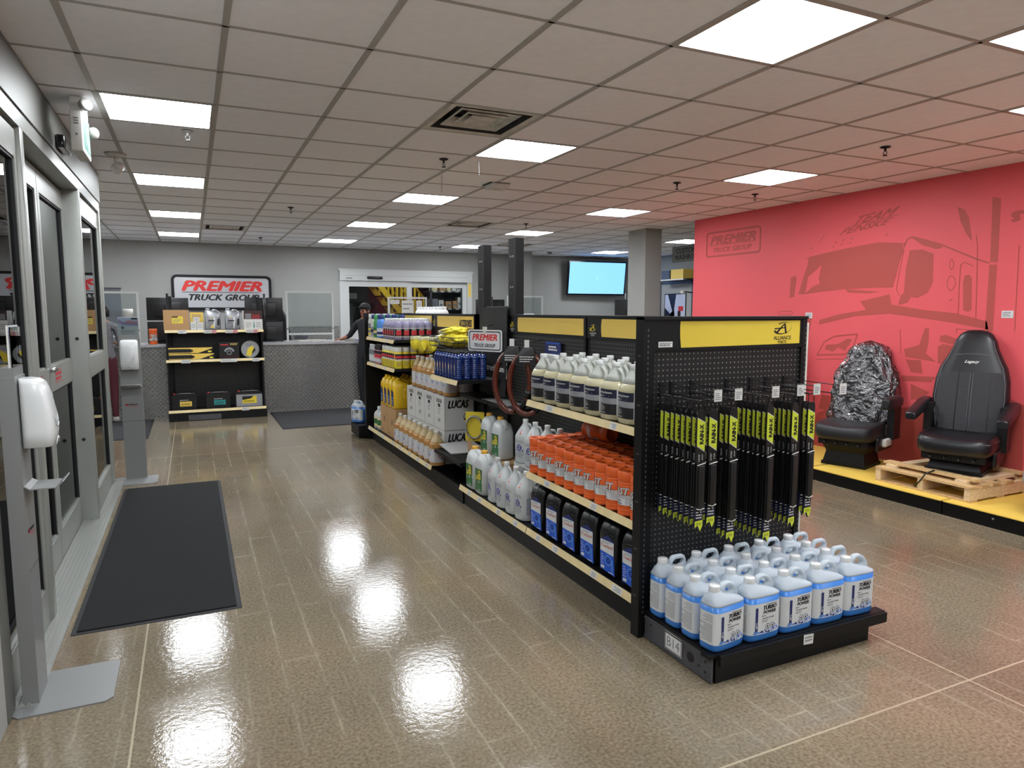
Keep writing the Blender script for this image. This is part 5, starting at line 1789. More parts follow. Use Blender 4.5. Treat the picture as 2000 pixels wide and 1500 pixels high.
def cloth(x, y, z, sx, sy, sz, m, lb, seed):
    rnd = random.Random(seed)
    b = MB()
    rings = []
    ph = [rnd.uniform(0, 6.28) for _ in range(4)]
    for i in range(15):
        th = pi * i / 14
        ring = []
        for k in range(36):
            a = 2 * pi * k / 36
            w = 1 + 0.13 * sin(3 * a + ph[0] + 3 * th) + 0.09 * sin(5 * a + ph[1] - 7 * th) + 0.07 * sin(9 * a + ph[3] + 11 * th) + 0.05 * sin(13 * a + 17 * th)
            w *= 1 + 0.45 * mnoise.noise((2.2 * cos(a) * sin(th) + seed * 3.1, 2.2 * sin(a) * sin(th), 2.4 * cos(th)))
            ring.append((sx * w * sin(th) * cos(a) + 0.001 * cos(a), sy * w * sin(th) * sin(a) + 0.001 * sin(a), -sz * cos(th) * (1 + 0.15 * sin(2 * a + ph[2])) + sz))
        rings.append(ring)
    b.loft(rings, m)
    tag(b.build('folded_cloth', None, (x, y, z)), lb, 'cloth', 'cloths in the wire basket')
cloth(2.17, 6.19, 1.243, 0.10, 0.10, 0.05, 'cream_cloth', 'cream folded cloth lying in the wire basket', 1)
cloth(2.17, 6.03, 1.243, 0.10, 0.09, 0.055, 'yellow_cloth', 'yellow cloth bunched in the middle of the wire basket', 2)
cloth(2.17, 5.83, 1.243, 0.10, 0.11, 0.06, 'yellow_cloth', 'yellow cloth at the post end of the wire basket', 3)
cloth(2.18, 5.92, 1.335, 0.10, 0.14, 0.04, 'yellow_cloth', 'yellow cloth folded on top of the basket pile', 4)
cloth(2.12, 6.04, 1.34, 0.06, 0.09, 0.028, 'cream_cloth', 'cream cloth draped on the yellow basket pile', 5)
# ------------------------------------------------------------------ red wall: mural and price cards
MURAL = {
    'windshield': [(5.509, 2.137), (5.013, 2.191), (4.671, 2.215), (4.423, 2.19), (4.402, 2.126), (4.431, 2.05), (4.479, 1.847), (4.492, 1.783), (4.719, 1.787), (5.029, 1.783), (5.322, 1.764), (5.544, 1.742), (5.626, 1.744), (5.556, 1.962), (5.516, 2.051)],
    'mirror': [(5.743, 1.934), (5.672, 1.949), (5.658, 1.912), (5.683, 1.717), (5.75, 1.705)],
    'side_window': [(4.343, 2.121), (4.22, 2.119), (4.113, 2.073), (4.104, 1.817), (4.146, 1.727), (4.24, 1.683), (4.307, 1.692), (4.337, 1.637), (4.429, 1.615), (4.409, 1.702), (4.377, 1.733), (4.373, 1.937)],
    'visor': [(4.334, 2.236), (4.193, 2.208), (4.065, 2.159), (4.032, 2.119), (4.093, 2.114), (4.222, 2.158)],
    'stack1': [(3.636, 2.502), (3.569, 2.483), (3.558, 1.963), (3.619, 1.967)],
    'stack2': [(3.623, 1.946), (3.564, 1.943), (3.558, 1.383), (3.621, 1.402)],
    'leaf': [(3.923, 2.458), (3.86, 2.428), (3.819, 2.352), (3.781, 2.156), (3.831, 2.218), (3.889, 2.331)],
    'fender': [(5.335, 1.415), (5.326, 1.465), (5.096, 1.524), (4.771, 1.572), (4.843, 1.656), (4.523, 1.72), (4.5, 1.623), (4.184, 1.571), (3.872, 1.541), (3.612, 1.474), (3.593, 1.403), (3.866, 1.453), (4.179, 1.494), (4.521, 1.535), (4.893, 1.508), (5.196, 1.444)],
    'lamp': [(5.243, 1.157), (5.224, 1.203), (5.077, 1.218), (4.959, 1.284), (4.908, 1.268), (4.991, 1.152), (5.075, 1.183), (5.135, 1.136)],
    'door_window': [(3.821, 1.864), (3.779, 1.87), (3.759, 1.833), (3.744, 1.573), (3.771, 1.552), (3.815, 1.566), (3.832, 1.807)],
    'p1': [(4.343, 1.202), (4.195, 1.248), (4.149, 1.405), (4.112, 1.406), (4.108, 1.268), (4.125, 1.174), (4.026, 1.103), (4.321, 1.131)],
    'p2': [(4.002, 1.34), (3.949, 1.349), (3.797, 1.295), (3.794, 1.251), (4.007, 1.287)],
    'p3': [(4.019, 1.241), (3.974, 1.266), (3.853, 1.249), (3.857, 1.099), (4.009, 1.089)],
    'p4': [(4.319, 1.107), (4.17, 1.109), (4.145, 0.986), (4.261, 0.992)],
    'p5': [(4.361, 0.952), (4.016, 0.966), (4.06, 0.916), (4.341, 0.905)],
    'p6': [(4.254, 0.882), (4.07, 0.822), (4.13, 0.749), (4.245, 0.736)],
    'wiper': [(5.029, 1.783), (4.624, 1.747), (4.753, 1.733), (4.987, 1.747)],
    'glyph': [(3.482, 2.352), (3.438, 2.367), (3.376, 2.365), (3.374, 2.338), (3.417, 2.337), (3.408, 2.289), (3.457, 2.275), (3.484, 2.298), (3.453, 2.308), (3.48, 2.325)],
    'ground': [(5.403, 0.089), (5.422, 0.428), (5.301, 0.462), (5.184, 0.519), (5.01, 0.501), (4.95, 0.429), (4.355, 0.515), (4.355, 0.641), (4.224, 0.665), (4.049, 0.702), (3.999, 0.82), (3.923, 0.939), (3.477, 0.877), (3.275, 0.799), (3.235, 0.236), (4.252, 0.147)],
    'ground2': [(5.283, 0.514), (5.252, 0.668), (5.039, 0.675), (5.034, 0.579), (5.184, 0.514)],
    'grille': [(5.511, 1.356), (5.474, 1.504), (5.428, 1.495), (5.443, 1.358), (5.474, 1.302)],
}
STROKES = {
    'roof': [(4.404, 2.157), (4.375, 2.225), (4.326, 2.243), (4.065, 2.156), (3.731, 2.0), (3.625, 1.96)],
    'windline': [(4.402, 2.126), (4.439, 1.908), (4.456, 1.766), (4.418, 1.702)],
    'doorline': [(3.856, 1.522), (3.862, 1.749), (3.864, 1.961), (3.829, 1.98), (3.755, 1.94)],
    'doorline2': [(3.703, 1.487), (3.719, 1.86), (3.732, 2.116), (3.748, 2.202)],
    'post': [(3.388, 1.394), (3.396, 1.736), (3.403, 2.088)],
    'visorline': [(5.509, 2.137), (5.134, 2.183), (4.672, 2.22), (4.389, 2.187)],
    'lampout': [(5.338, 1.088), (5.248, 1.237), (5.124, 1.299), (4.853, 1.33), (4.894, 1.2), (4.979, 1.118), (5.338, 1.088)],
    'hood': [(5.347, 1.042), (5.069, 1.065), (4.75, 1.068)],
    'seam': [(4.392, 1.384), (4.374, 1.16)],
    'oval': [(5.898, 1.539), (5.869, 1.559), (5.71, 1.559), (5.693, 1.54), (5.72, 1.517), (5.88, 1.516), (5.898, 1.539)],
    'badge1': [(3.962, 1.989), (3.946, 2.017), (3.925, 1.986), (3.922, 1.95), (3.94, 1.918), (3.96, 1.952), (3.962, 1.989)],
    'badge2': [(3.973, 1.812), (3.961, 1.856), (3.932, 1.869), (3.904, 1.839), (3.897, 1.795), (3.916, 1.751), (3.945, 1.737), (3.967, 1.775), (3.973, 1.812)],
    'ant': [(5.373, 2.282), (5.309, 2.364)],
    'lower': [(3.861, 1.367), (3.863, 1.404), (3.689, 1.394), (3.591, 1.375)],
}

def wall_pt(u, v, off=0.0015):
    return (RX - off, u, v)
def thick_poly(b, pts, d0, d1, m):
    b.prism(pts, lambda u, v, d: (RX - d, u, v), d0, d1, m)
mur = MB()
for k in ('ground', 'ground2', 'windshield', 'mirror', 'side_window', 'visor', 'stack1', 'stack2', 'leaf', 'fender', 'lamp', 'door_window', 'p1', 'p2', 'p3', 'p4', 'p5', 'p6', 'wiper', 'glyph', 'grille'):
    p = MURAL[k]
    if k == 'ground':
        p = [(y, max(z, 0.02) if z > 0.45 else 0.02) for y, z in p]
    k0 = mur.add([wall_pt(*q) for q in p])
    mur.face(range(k0, k0 + len(p)), 'mural_red')
for k, p in STROKES.items():
    w = 0.007 if k in ('lampout', 'roof') else 0.0035
    for (y0, z0), (y1, z1) in zip(p, p[1:]):
        L = sqrt((y1 - y0) ** 2 + (z1 - z0) ** 2) or 1
        ny, nz = -(z1 - z0) / L * w, (y1 - y0) / L * w
        k0 = mur.add([wall_pt(y0 + ny, z0 + nz, 0.002), wall_pt(y1 + ny, z1 + nz, 0.002), wall_pt(y1 - ny, z1 - nz, 0.002), wall_pt(y0 - ny, z0 - nz, 0.002)])
        mur.face(range(k0, k0 + 4), 'mural_red')
for y, z in ((5.199, 2.223), (5.17, 2.264), (5.096, 2.235), (5.079, 2.278), (4.996, 2.24), (4.979, 2.286), (4.595, 2.285), (5.48, 2.225), (5.538, 2.128), (3.932, 1.652)):
    put_poly(mur, lambda u, v: wall_pt(u, v), [(y + 0.02, z - 0.012), (y - 0.02, z + 0.004), (y - 0.012, z + 0.018)], 'mural_red')
# light patch in the windscreen
put_poly(mur, lambda u, v: wall_pt(u, v, 0.0022), [(5.50, 1.93), (5.42, 1.98), (5.335, 2.045), (5.36, 1.90), (5.345, 1.85), (5.44, 1.82), (5.53, 1.75)], 'wall_red')
mur.build('truck_mural', wall_red)
b = MB()
f3 = lambda u, v, d: (RX - d, 6.687 - u, 2.402 + v)
b.frame(rrect(0.475, 0.16, 0.05), rrect(0.452, 0.137, 0.035), f3, 0.0025, 0.0005, 'mural_red')
f = lambda u, v: (RX - 0.0025, 6.687 - u, v)
put_text(b, 'PREMIER', f, 0.0, 2.452, 'mural_red', W=0.78, Hh=0.10, shear=0.3, bold=0.03)
put_rect(b, f, -0.40, 0.40, 2.386, 2.394, 'mural_red')
put_text(b, 'TRUCK GROUP', f, 0.0, 2.328, 'mural_red', W=0.66, Hh=0.06, shear=0.3, bold=0.02)
b.build('premier_logo', wall_red)
b = MB()
f = lambda u, v: (RX - 0.0025, 4.80 - u - (v - 2.44) * 0.6, v + u * 0.10)
put_text(b, 'TEAM', f, 0.07, 2.475, 'mural_red', W=0.44, Hh=0.075, shear=0.4, bold=0.02)
put_text(b, 'PENSKE', f, 0.0, 2.39, 'mural_red', W=0.56, Hh=0.06, shear=0.4, bold=0.02)
put_rect(b, f, -0.22, 0.34, 2.428, 2.434, 'mural_red')
b.build('team_lettering', wall_red)
for y, z, lb in ((5.469, 1.513, 'small white price card on the red wall past the pegboard end'), (3.452, 1.533, 'small white price card on the red wall above the leather seat')):
    t = thing('price_card', lb, 'price card', (RX, y, z), 0, 'price cards on the red wall')
    MB().box(-0.004, 0.0, -0.045, 0.045, -0.03, 0.03, 'tag_white').build('card', t)
    b = MB(); put_lines(b, lambda u, v: (-0.0046, -u, v), -0.035, 0.035, -0.02, 0.02, 'ink_grey', 3, seed=int(y * 10)); b.build('print', t)

# ------------------------------------------------------------------ seat platform
for y0, y1, lb in ((1.0, 3.30, 'yellow-topped black platform under the grey seat'), (3.31, 4.57, 'yellow-topped black platform under the pallet and the wrapped seat'), (4.59, 6.9, 'yellow-topped black platform running behind the end display')):
    t = thing('display_platform', lb, 'platform', (0, 0, 0), 0, 'low display platforms along the red wall')
    MB().box(5.18, RX - 0.005, y0, y1, 0.0, 0.105, 'black').build('base', t)
    MB().box(5.17, RX - 0.005, y0 + 0.004, y1 - 0.004, 0.105, 0.112, 'yellow').build('yellow_top', t)
b = MB().cyl((5.179, 2.93, 0.07), 0.008, -0.003, 'alu_light', n=8, axis='x')
b.build('screw', t)

# pallet
t = thing('wooden_pallet', 'pale wooden pallet under the black leather seat', 'pallet', (0, 0, 0))
PZ = 0.112
for y in (3.185, 3.56, 3.935):
    MB().box(5.28, 6.05, y - 0.022, y + 0.022, PZ + 0.016, PZ + 0.106, 'wood_b').build('stringer', t)
for x in (5.28, 5.62, 5.96):
    MB().box(x, x + 0.095, 3.162, 3.957, PZ, PZ + 0.016, 'wood').build('bottom_board', t)
for x in (5.275, 5.41, 5.55, 5.72, 5.95):
    MB().box(x, x + 0.10, 3.158, 3.961, PZ + 0.106, PZ + 0.124, 'wood').build('deck_board', t)
for y, x0, x1 in ((3.27, 5.33, 6.04), (3.86, 5.33, 6.04)):
    MB().box(x0, x1, y - 0.045, y + 0.045, PZ + 0.124, PZ + 0.148, 'wood_b').build('cleat', t)
for x in (5.36, 5.93):
    MB().box(x, x + 0.09, 3.18, 3.95, PZ + 0.148, PZ + 0.166, 'wood').build('cross_cleat', t)
b = MB(); b.tube([(5.36, 3.50, PZ + 0.175), (5.28, 3.52, PZ + 0.15), (5.268, 3.55, PZ + 0.09), (5.275, 3.60, PZ + 0.03)], 0.006, 'ink', n=6)
b.build('strap', t)

# ------------------------------------------------------------------ truck seats
def seat(label, loc, rz, top, fabric, insert=None, wrap=False, lettering=False, arms=(1, 1), base_h=0.27, cush=(0.27, 0.40), note=None):
    """front faces -y; top = height of the backrest crown above the seat's floor"""
    t = thing('truck_cab_chair', label, 'truck seat', loc, rz, 'truck seats on the platform')
    zc0, zc1 = cush
    b = MB()
    b.box(-0.20, 0.20, -0.18, 0.20, 0.0, 0.03, 'black')
    b.loft([[(-0.19, -0.17, 0.03), (0.19, -0.17, 0.03), (0.19, 0.19, 0.03), (-0.19, 0.19, 0.03)], [(-0.17, -0.15, zc0 * 0.5), (0.17, -0.15, zc0 * 0.5), (0.17, 0.17, zc0 * 0.5), (-0.17, 0.17, zc0 * 0.5)], [(-0.20, -0.19, zc0 - 0.05), (0.20, -0.19, zc0 - 0.05), (0.20, 0.2, zc0 - 0.05), (-0.2, 0.2, zc0 - 0.05)]], 'black', smooth=False)
    b.build('suspension_base', t)
    b = MB()
    b.box(-0.22, 0.22, -0.22, 0.24, zc0 - 0.06, zc0, 'black_plastic')
    for k in range(4):
        b.cyl((-0.15 + 0.1 * k, -0.22, zc0 - 0.035), 0.009, -0.03, 'black_plastic', n=8, axis='y')
        b.cyl((-0.15 + 0.1 * k, -0.245, zc0 - 0.035), 0.004, -0.01, 'alu_light', n=6, axis='y')
    b.build('slide_frame', t)
    # cushion
    b = MB()
    rings = []
    hgt = zc1 - zc0
    for q, s in ((0.0, 0.90), (0.12, 0.97), (0.4, 1.0), (0.75, 0.985), (0.92, 0.94), (1.0, 0.85)):
        ring = []
        for (x, y, z) in sring(0.265 * s, 0.27 * s, 4.5, zc0 + hgt * q, 0, -0.04, N=32):
            z2 = z
            if q > 0.7:
                z2 += 0.022 * (abs(x) / 0.26) ** 2 - 0.018 * max(0.0, (-y - 0.1) / 0.2)
            ring.append((x, y, z2))
        rings.append(ring)
    rings.append([(x * 0.55, -0.04 + (y + 0.04) * 0.55, zc1 - 0.004) for x, y, z in rings[-1]])
    b.loft(rings, fabric)
    cu = b.build('cushion', t)
    if insert:
        b = MB()
        b.tube([(-0.245, -0.26, zc1 - 0.035), (-0.12, -0.292, zc1 - 0.03), (0.0, -0.298, zc1 - 0.045), (0.12, -0.292, zc1 - 0.03), (0.245, -0.26, zc1 - 0.035), (0.262, -0.1, zc1 - 0.03), (0.262, 0.1, zc1 - 0.04)], 0.0025, 'ink_grey', n=5)
        b.build('stitching', cu)
    # backrest
    zb = zc1 - 0.03
    Hb = top - zb
    outline = [(0.0, 0.215, 0.055), (0.03, 0.235, 0.07), (0.15, 0.262, 0.082), (0.35, 0.275, 0.085), (0.52, 0.265, 0.08), (0.64, 0.24, 0.075), (0.73, 0.20, 0.07), (0.82, 0.165, 0.068), (0.90, 0.145, 0.064), (0.96, 0.115, 0.052), (0.99, 0.075, 0.035), (1.0, 0.03, 0.015)]
    lean = lambda q: 0.20 + 0.17 * q - 0.03 * q * q
    def wd(q):
        for (q0, a0, d0), (q1, a1, d1) in zip(outline, outline[1:]):
            if q0 <= q <= q1:
                s = (q - q0) / (q1 - q0)
                return a0 + (a1 - a0) * s, d0 + (d1 - d0) * s
        return outline[-1][1:]
    b = MB()
    b.loft([sring(a, d, 3.4, zb + Hb * q, 0, lean(q), N=32) for q, a, d in outline], fabric)
    bk = b.build('backrest', t)
    def surf(u, q, off=0.002):
        a, d = wd(q)
        k = min(0.999, abs(u / a))
        return (u, lean(q) - d * (1 - k ** 3.4) ** (1 / 3.4) - off, zb + Hb * q)
    if insert:
        b = MB()
        for u0, u1 in ((-0.235, -0.085), (-0.078, 0.006), (0.012, 0.145), (0.15, 0.235)):
            for i in range(8):
                for k in range(4):
                    qa, qb = 0.04 + 0.56 * i / 8, 0.04 + 0.56 * (i + 1) / 8
                    ua, ub = u0 + (u1 - u0) * k / 4, u0 + (u1 - u0) * (k + 1) / 4
                    k0 = b.add([surf(ua, qa, 0.004), surf(ub, qa, 0.004), surf(ub, qb, 0.004), surf(ua, qb, 0.004)])
                    b.face(range(k0, k0 + 4), insert, True)
        b.build('fabric_insert', bk)
        b = MB()
        for u in (-0.001, 0.018):
            b.tube([surf(u + 0.01 - 0.01 * k / 6, 0.05 + 0.54 * k / 6, 0.006) for k in range(7)], 0.0016, 'ink_grey', n=4)
        b.tube([surf(-0.12 + 0.24 * k / 8, 0.76 + 0.012 * sin(pi * k / 8), 0.004) for k in range(9)], 0.002, 'ink_grey', n=4)
        for s in (-1, 1):
            b.tube([(s * wd(q)[0] * 0.90, surf(wd(q)[0] * 0.9, q, 0.004)[1], zb + Hb * q) for q in (0.06, 0.2, 0.35, 0.5, 0.64, 0.73, 0.82, 0.9)], 0.0022, 'ink_grey', n=4)
        b.build('stitching', bk)
    if lettering:
        b = MB()
        put_text(b, 'Legacy', lambda u, v: surf(u, 0.695 + v / Hb, 0.005), 0.0, 0.0, 'tag_white', W=0.105, Hh=0.03, shear=0.5, bold=0.02)
        b.build('lettering', bk)
    for s, on in zip((-1, 1), arms):
        if not on:
            continue
        b = MB()
        x = s * (0.315 if insert else 0.345)
        if insert:
            z0 = zc1 + 0.185
            sec = []
            for y, zz, w, hh in ((-0.235, -0.055, 0.034, 0.024), (-0.21, -0.05, 0.042, 0.034), (-0.08, -0.02, 0.045, 0.04), (0.08, 0.012, 0.045, 0.045), (0.22, 0.03, 0.042, 0.045), (0.30, 0.03, 0.03, 0.03)):
                sec.append([(x + w * c_, y, z0 + zz + hh * s_) for c_, s_ in [(math.copysign(abs(cos(q)) ** 0.5, cos(q)), math.copysign(abs(sin(q)) ** 0.5, sin(q))) for q in [2 * pi * i / 16 for i in range(16)]]])
            b.loft(sec, 'seat_leather')
        else:
            z0 = zc1 + 0.22
            sec = []
            for y, w, hh in ((-0.20, 0.024, 0.032), (-0.17, 0.038, 0.052), (-0.04, 0.044, 0.058), (0.10, 0.044, 0.058), (0.18, 0.03, 0.04)):
                sec.append([(x + w * c_, y, z0 + hh * s_) for c_, s_ in [(math.copysign(abs(cos(q)) ** 0.6, cos(q)), math.copysign(abs(sin(q)) ** 0.6, sin(q))) for q in [2 * pi * i / 16 for i in range(16)]]])
            b.loft(sec, 'seat_black')
        b.build('armrest', t)
        b = MB(); b.box(x - s * 0.045 - 0.03, x - s * 0.045 + 0.03, 0.10, 0.27, zc0, zc1 + 0.22, 'black_plastic'); b.build('arm_bracket', t)
    b = MB()
    b.rbox(0.235, 0.275, -0.10, 0.26, zc0 - 0.10, zc0 + 0.03, 'black_plastic', r=0.02)
    b.build('side_cover', t)
    if note:
        b = MB(); b.rbox(0.27, 0.31, -0.02, 0.14, zc0 - 0.06, zc0 + 0.015, 'matt_white', r=0.015); b.build('wrapped_control', t)
    if wrap:
        rnd = random.Random(11)
        b = MB()
        rings = []
        N = 56
        ph = [rnd.uniform(0, 6.28) for _ in range(8)]
        for i in range(30):
            q = -0.10 + 1.13 * i / 29
            a, d = wd(max(0.0, min(q, 0.97)))
            flare = 0.05 * max(0.0, 0.22 - q) / 0.3
            top_k = 1.0 if q < 0.98 else max(0.05, (1.035 - q) / 0.06)
            ring = []
            for k in range(N):
                th = 2 * pi * k / N
                c_, s_ = cos(th), sin(th)
                w = 0.012 * sin(7 * th + ph[0] + 9 * q) + 0.010 * sin(11 * th + ph[1] - 14 * q) + 0.008 * sin(17 * th + ph[2] + 23 * q) + 0.010 * (abs(sin(5 * th + 16 * q + ph[3])) - 0.5)
                A, D = (a + 0.02 + flare + w) * top_k, (d + 0.02 + flare + w) * top_k
                ring.append((A * math.copysign(abs(c_) ** (2 / 3.0), c_), lean(q) + D * math.copysign(abs(s_) ** (2 / 3.0), s_), zb + Hb * q + 0.01))
            rings.append(ring)
        b.loft(rings, 'wrap', caps=(False, True))
        b.build('plastic_wrap', t)
    return t
seat('black leather truck seat with grey fabric back, standing on the pallet', (5.66, 3.50, PZ + 0.15), RAD(-70), 1.14, 'seat_leather', 'seat_fabric', lettering=True, cush=(0.165, 0.305))
seat('black fabric truck seat wrapped in clear plastic, between pallet and pegboard', (5.64, 4.50, 0.113), RAD(-72), 1.13, 'seat_black', None, wrap=True, cush=(0.26, 0.40), arms=(0, 1), note=True)
seat('plastic-wrapped black truck seat peeking out behind the pegboard end', (5.64, 5.62, 0.113), RAD(-72), 1.18, 'seat_black', None, wrap=True, cush=(0.26, 0.40))
seat('grey fabric truck seat beside the pallet, only its cushion corner showing', (5.60, 2.62, 0.113), RAD(-85), 1.1, 'grey_fabric', None, cush=(0.20, 0.37), arms=(0, 0))

# ------------------------------------------------------------------ sanitizer stands and floor mats
def sanitizer(label, loc, rz, bottle_top):
    t = thing('sanitizer_stand', label, 'sanitizer stand', loc, rz, 'hand sanitizer stands')
    b = MB()
    pl = [(-0.18, -0.235), (-0.155, -0.262), (0.155, -0.262), (0.18, -0.235), (0.18, 0.055), (0.155, 0.08), (-0.155, 0.08), (-0.18, 0.055)]
    b.prism(pl[::-1], lambda u, v, d: (u, v, d), 0.0, 0.006, 'stand_grey')
    b.build('base_plate', t)
    b = MB()
    b.box(-0.087, 0.087, 0.0, 0.055, 0.006, 1.31, 'stand_grey')
    b.box(-0.0875, 0.0875, -0.001, 0.0, 0.545, 0.549, 'steel_grey')
    b.build('post', t)
    b = MB()
    put_text(b, 'SC Johnson', lambda u, v: (u, -0.0018, v), -0.01, 0.70, 'ink', W=0.10, Hh=0.018, bold=0.03)
    put_rect(b, lambda u, v: (u, -0.0018, v), -0.055, -0.035, 0.691, 0.709, 'brand_red')
    put_text(b, 'PROFESSIONAL', lambda u, v: (u, -0.0018, v), 0.012, 0.682, 'brand_red', W=0.085, Hh=0.008)
    b.build('lettering', t)
    # dispenser
    b = MB()
    sec = []
    for z, w, d in ((1.03, 0.066, 0.098), (1.034, 0.072, 0.105), (1.09, 0.074, 0.112), (1.16, 0.074, 0.108), (1.23, 0.074, 0.096), (1.28, 0.072, 0.08), (1.295, 0.066, 0.06), (1.30, 0.05, 0.04)):
        sec.append([(w * math.copysign(abs(cos(q)) ** 0.45, cos(q)), -d / 2 + (d / 2) * math.copysign(abs(sin(q)) ** 0.45, sin(q)), z) for q in [2 * pi * i / 28 for i in range(28)]])
    b.loft(sec, 'white_plastic')
    o = b.build('dispenser', t)
    b = MB()
    pts = []
    for i in range(17):
        q = -1 + 2 * i / 16
        z = 1.105 + 0.15 * (abs(q) ** 2.6)
        d = 0.112 - 0.02 * max(0, (z - 1.12) / 0.14)
        pts.append((0.058 * q, -d - 0.001 + 0.012 * abs(q) ** 4, z))
    b.tube(pts, 0.003, 'hdpe_white', n=6)
    b.tube([(-0.03, -0.109, 1.035), (-0.02, -0.112, 1.055), (0.0, -0.113, 1.062), (0.02, -0.112, 1.055), (0.03, -0.109, 1.035)], 0.003, 'hdpe_white', n=6)
    b.build('push_bar', o)
    b = MB()
    b.loft([[(-0.06, 0.0, 0.93), (0.06, 0.0, 0.93), (0.06, 0.004, 0.93), (-0.06, 0.004, 0.93)], [(-0.075, -0.002, 0.885), (0.075, -0.002, 0.885), (0.075, 0.004, 0.885), (-0.075, 0.004, 0.885)], [(-0.082, -0.02, 0.872), (0.082, -0.02, 0.872), (0.082, -0.018, 0.868), (-0.082, -0.018, 0.868)], [(-0.082, -0.105, 0.872), (0.082, -0.105, 0.872), (0.082, -0.107, 0.868), (-0.082, -0.107, 0.868)], [(-0.08, -0.128, 0.895), (0.08, -0.128, 0.895), (0.08, -0.131, 0.892), (-0.08, -0.131, 0.892)]], 'stand_grey', smooth=False)
    b.build('drip_tray', t)
    # poster pocket
    b = MB().box(-0.083, 0.083, 0.004, 0.05, 1.31, 1.345, 'stand_grey')
    b.box(-0.083, 0.083, 0.012, 0.018, 1.345, 1.505, 'matt_white')
    o = b.build('poster_holder', t)
    b = MB()
    f = lambda u, v: (u, 0.011, v)
    put_rect(b, f, -0.08, 0.08, 1.42, 1.502, 'sky_pale')
    put_poly(b, lambda u, v: (u, 0.0104, v), [(-0.075, 1.49), (-0.055, 1.465), (-0.03, 1.455), (0.01, 1.462), (0.08, 1.45), (0.08, 1.425), (0.0, 1.432), (-0.05, 1.44), (-0.08, 1.46)], 'purple_photo')
    put_poly(b, lambda u, v: (u, 0.0098, v), [(-0.03, 1.457), (0.0, 1.475), (0.06, 1.462), (0.08, 1.47), (0.08, 1.452), (0.03, 1.45)], 'pink')
    put_rect(b, f, -0.08, 0.08, 1.348, 1.42, 'label_white')
    g = lambda u, v: (u, 0.0100, v)
    put_disc(b, g, -0.045, 1.408, 0.014, 'ink_grey', 12)
    put_lines(b, g, -0.06, 0.06, 1.355, 1.39, 'ink_grey', 3, frac=0.35, seed=4)
    put_rect(b, lambda u, v: (u, 0.0094, v), 0.025, 0.075, 1.483, 1.498, 'ink')
    b.build('poster', o)
    MB().box(-0.083, 0.083, 0.004, 0.008, 1.345, 1.50, 'clear').build('clear_cover', o)
    if bottle_top:
        b = MB()
        b.lathe([(0.034, 1.44), (0.034, 1.52), (0.042, 1.522), (0.042, 1.575), (0.038, 1.579), (0.0005, 1.579)], 'matt_white', n=20, cy=0.07)
        b.build('refill_bottle', t)
    return t
sanitizer('grey hand sanitizer stand with white dispenser by the sliding door', (-0.618, 3.235, 0), pi / 2, False)
sanitizer('grey hand sanitizer stand with poster holder past the doormat', (-0.53, 7.20, 0), 0, True)

def floor_mat_obj(label, x0, x1, y0, y1, m):
    t = thing('floor_mat', label, 'floor mat', (0, 0, 0))
    b = MB()
    b.loft([[(x0, y0, 0.0), (x1, y0, 0.0), (x1, y1, 0.0), (x0, y1, 0.0)], [(x0 + 0.004, y0 + 0.004, 0.004), (x1 - 0.004, y0 + 0.004, 0.004), (x1 - 0.004, y1 - 0.004, 0.004), (x0 + 0.004, y1 - 0.004, 0.004)]], 'mat_edge', smooth=False)
    b.build('rubber_border', t)
    b = MB()
    b.rbox(x0 + 0.025, x1 - 0.025, y0 + 0.025, y1 - 0.025, 0.001, 0.011, m, r=0.004)
    b.build('pile', t)
floor_mat_obj('large black carpet mat inside the sliding doors', -0.60, 0.175, 3.77, 6.80, 'mat_black')
floor_mat_obj('dark grey mat before the tread plate counter', 1.03, 2.55, 9.45, 11.12, 'mat_grey')
floor_mat_obj('dark mat before the counter past the sanitizer stand', -1.55, -0.55, 9.45, 11.12, 'mat_grey')
# ------------------------------------------------------------------ service counter
CY = 11.20
t = thing('service_counter', 'long service counter clad in bright tread plate with steel top', 'counter', (0, 0, 0))
MB().box(-2.3, 7.0, CY, CY + 0.72, 0.0, 1.04, 'tread').build('tread_plate_front', t)
b = MB().box(-2.32, 7.02, CY - 0.03, CY + 0.76, 1.04, 1.075, 'brush_silver')
b.build('worktop', t)
trim = MB().box(1.32, 2.56, YB - 0.012, YB, 0.0, 1.27, 'tread')
trim.box(1.32, 2.56, YB - 0.02, YB, 1.27, 1.285, 'alu_light')
struct('trim_1', trim)
# low partition behind the left end
t = thing('office_partition', 'dark grey fabric partition panel behind the counter by the entrance', 'partition', (0, 0, 0))
MB().box(-2.2, -0.98, 12.30, 12.34, 0.05, 1.90, 'office_grey').build('panel', t)
MB().box(-2.21, -0.97, 12.29, 12.35, 1.90, 1.92, 'steel_grey').build('top_rail', t)
for x in (-2.18, -1.0):
    MB().box(x - 0.02, x + 0.02, 12.2, 12.44, 0.0, 0.05, 'steel_grey').build('foot', t)

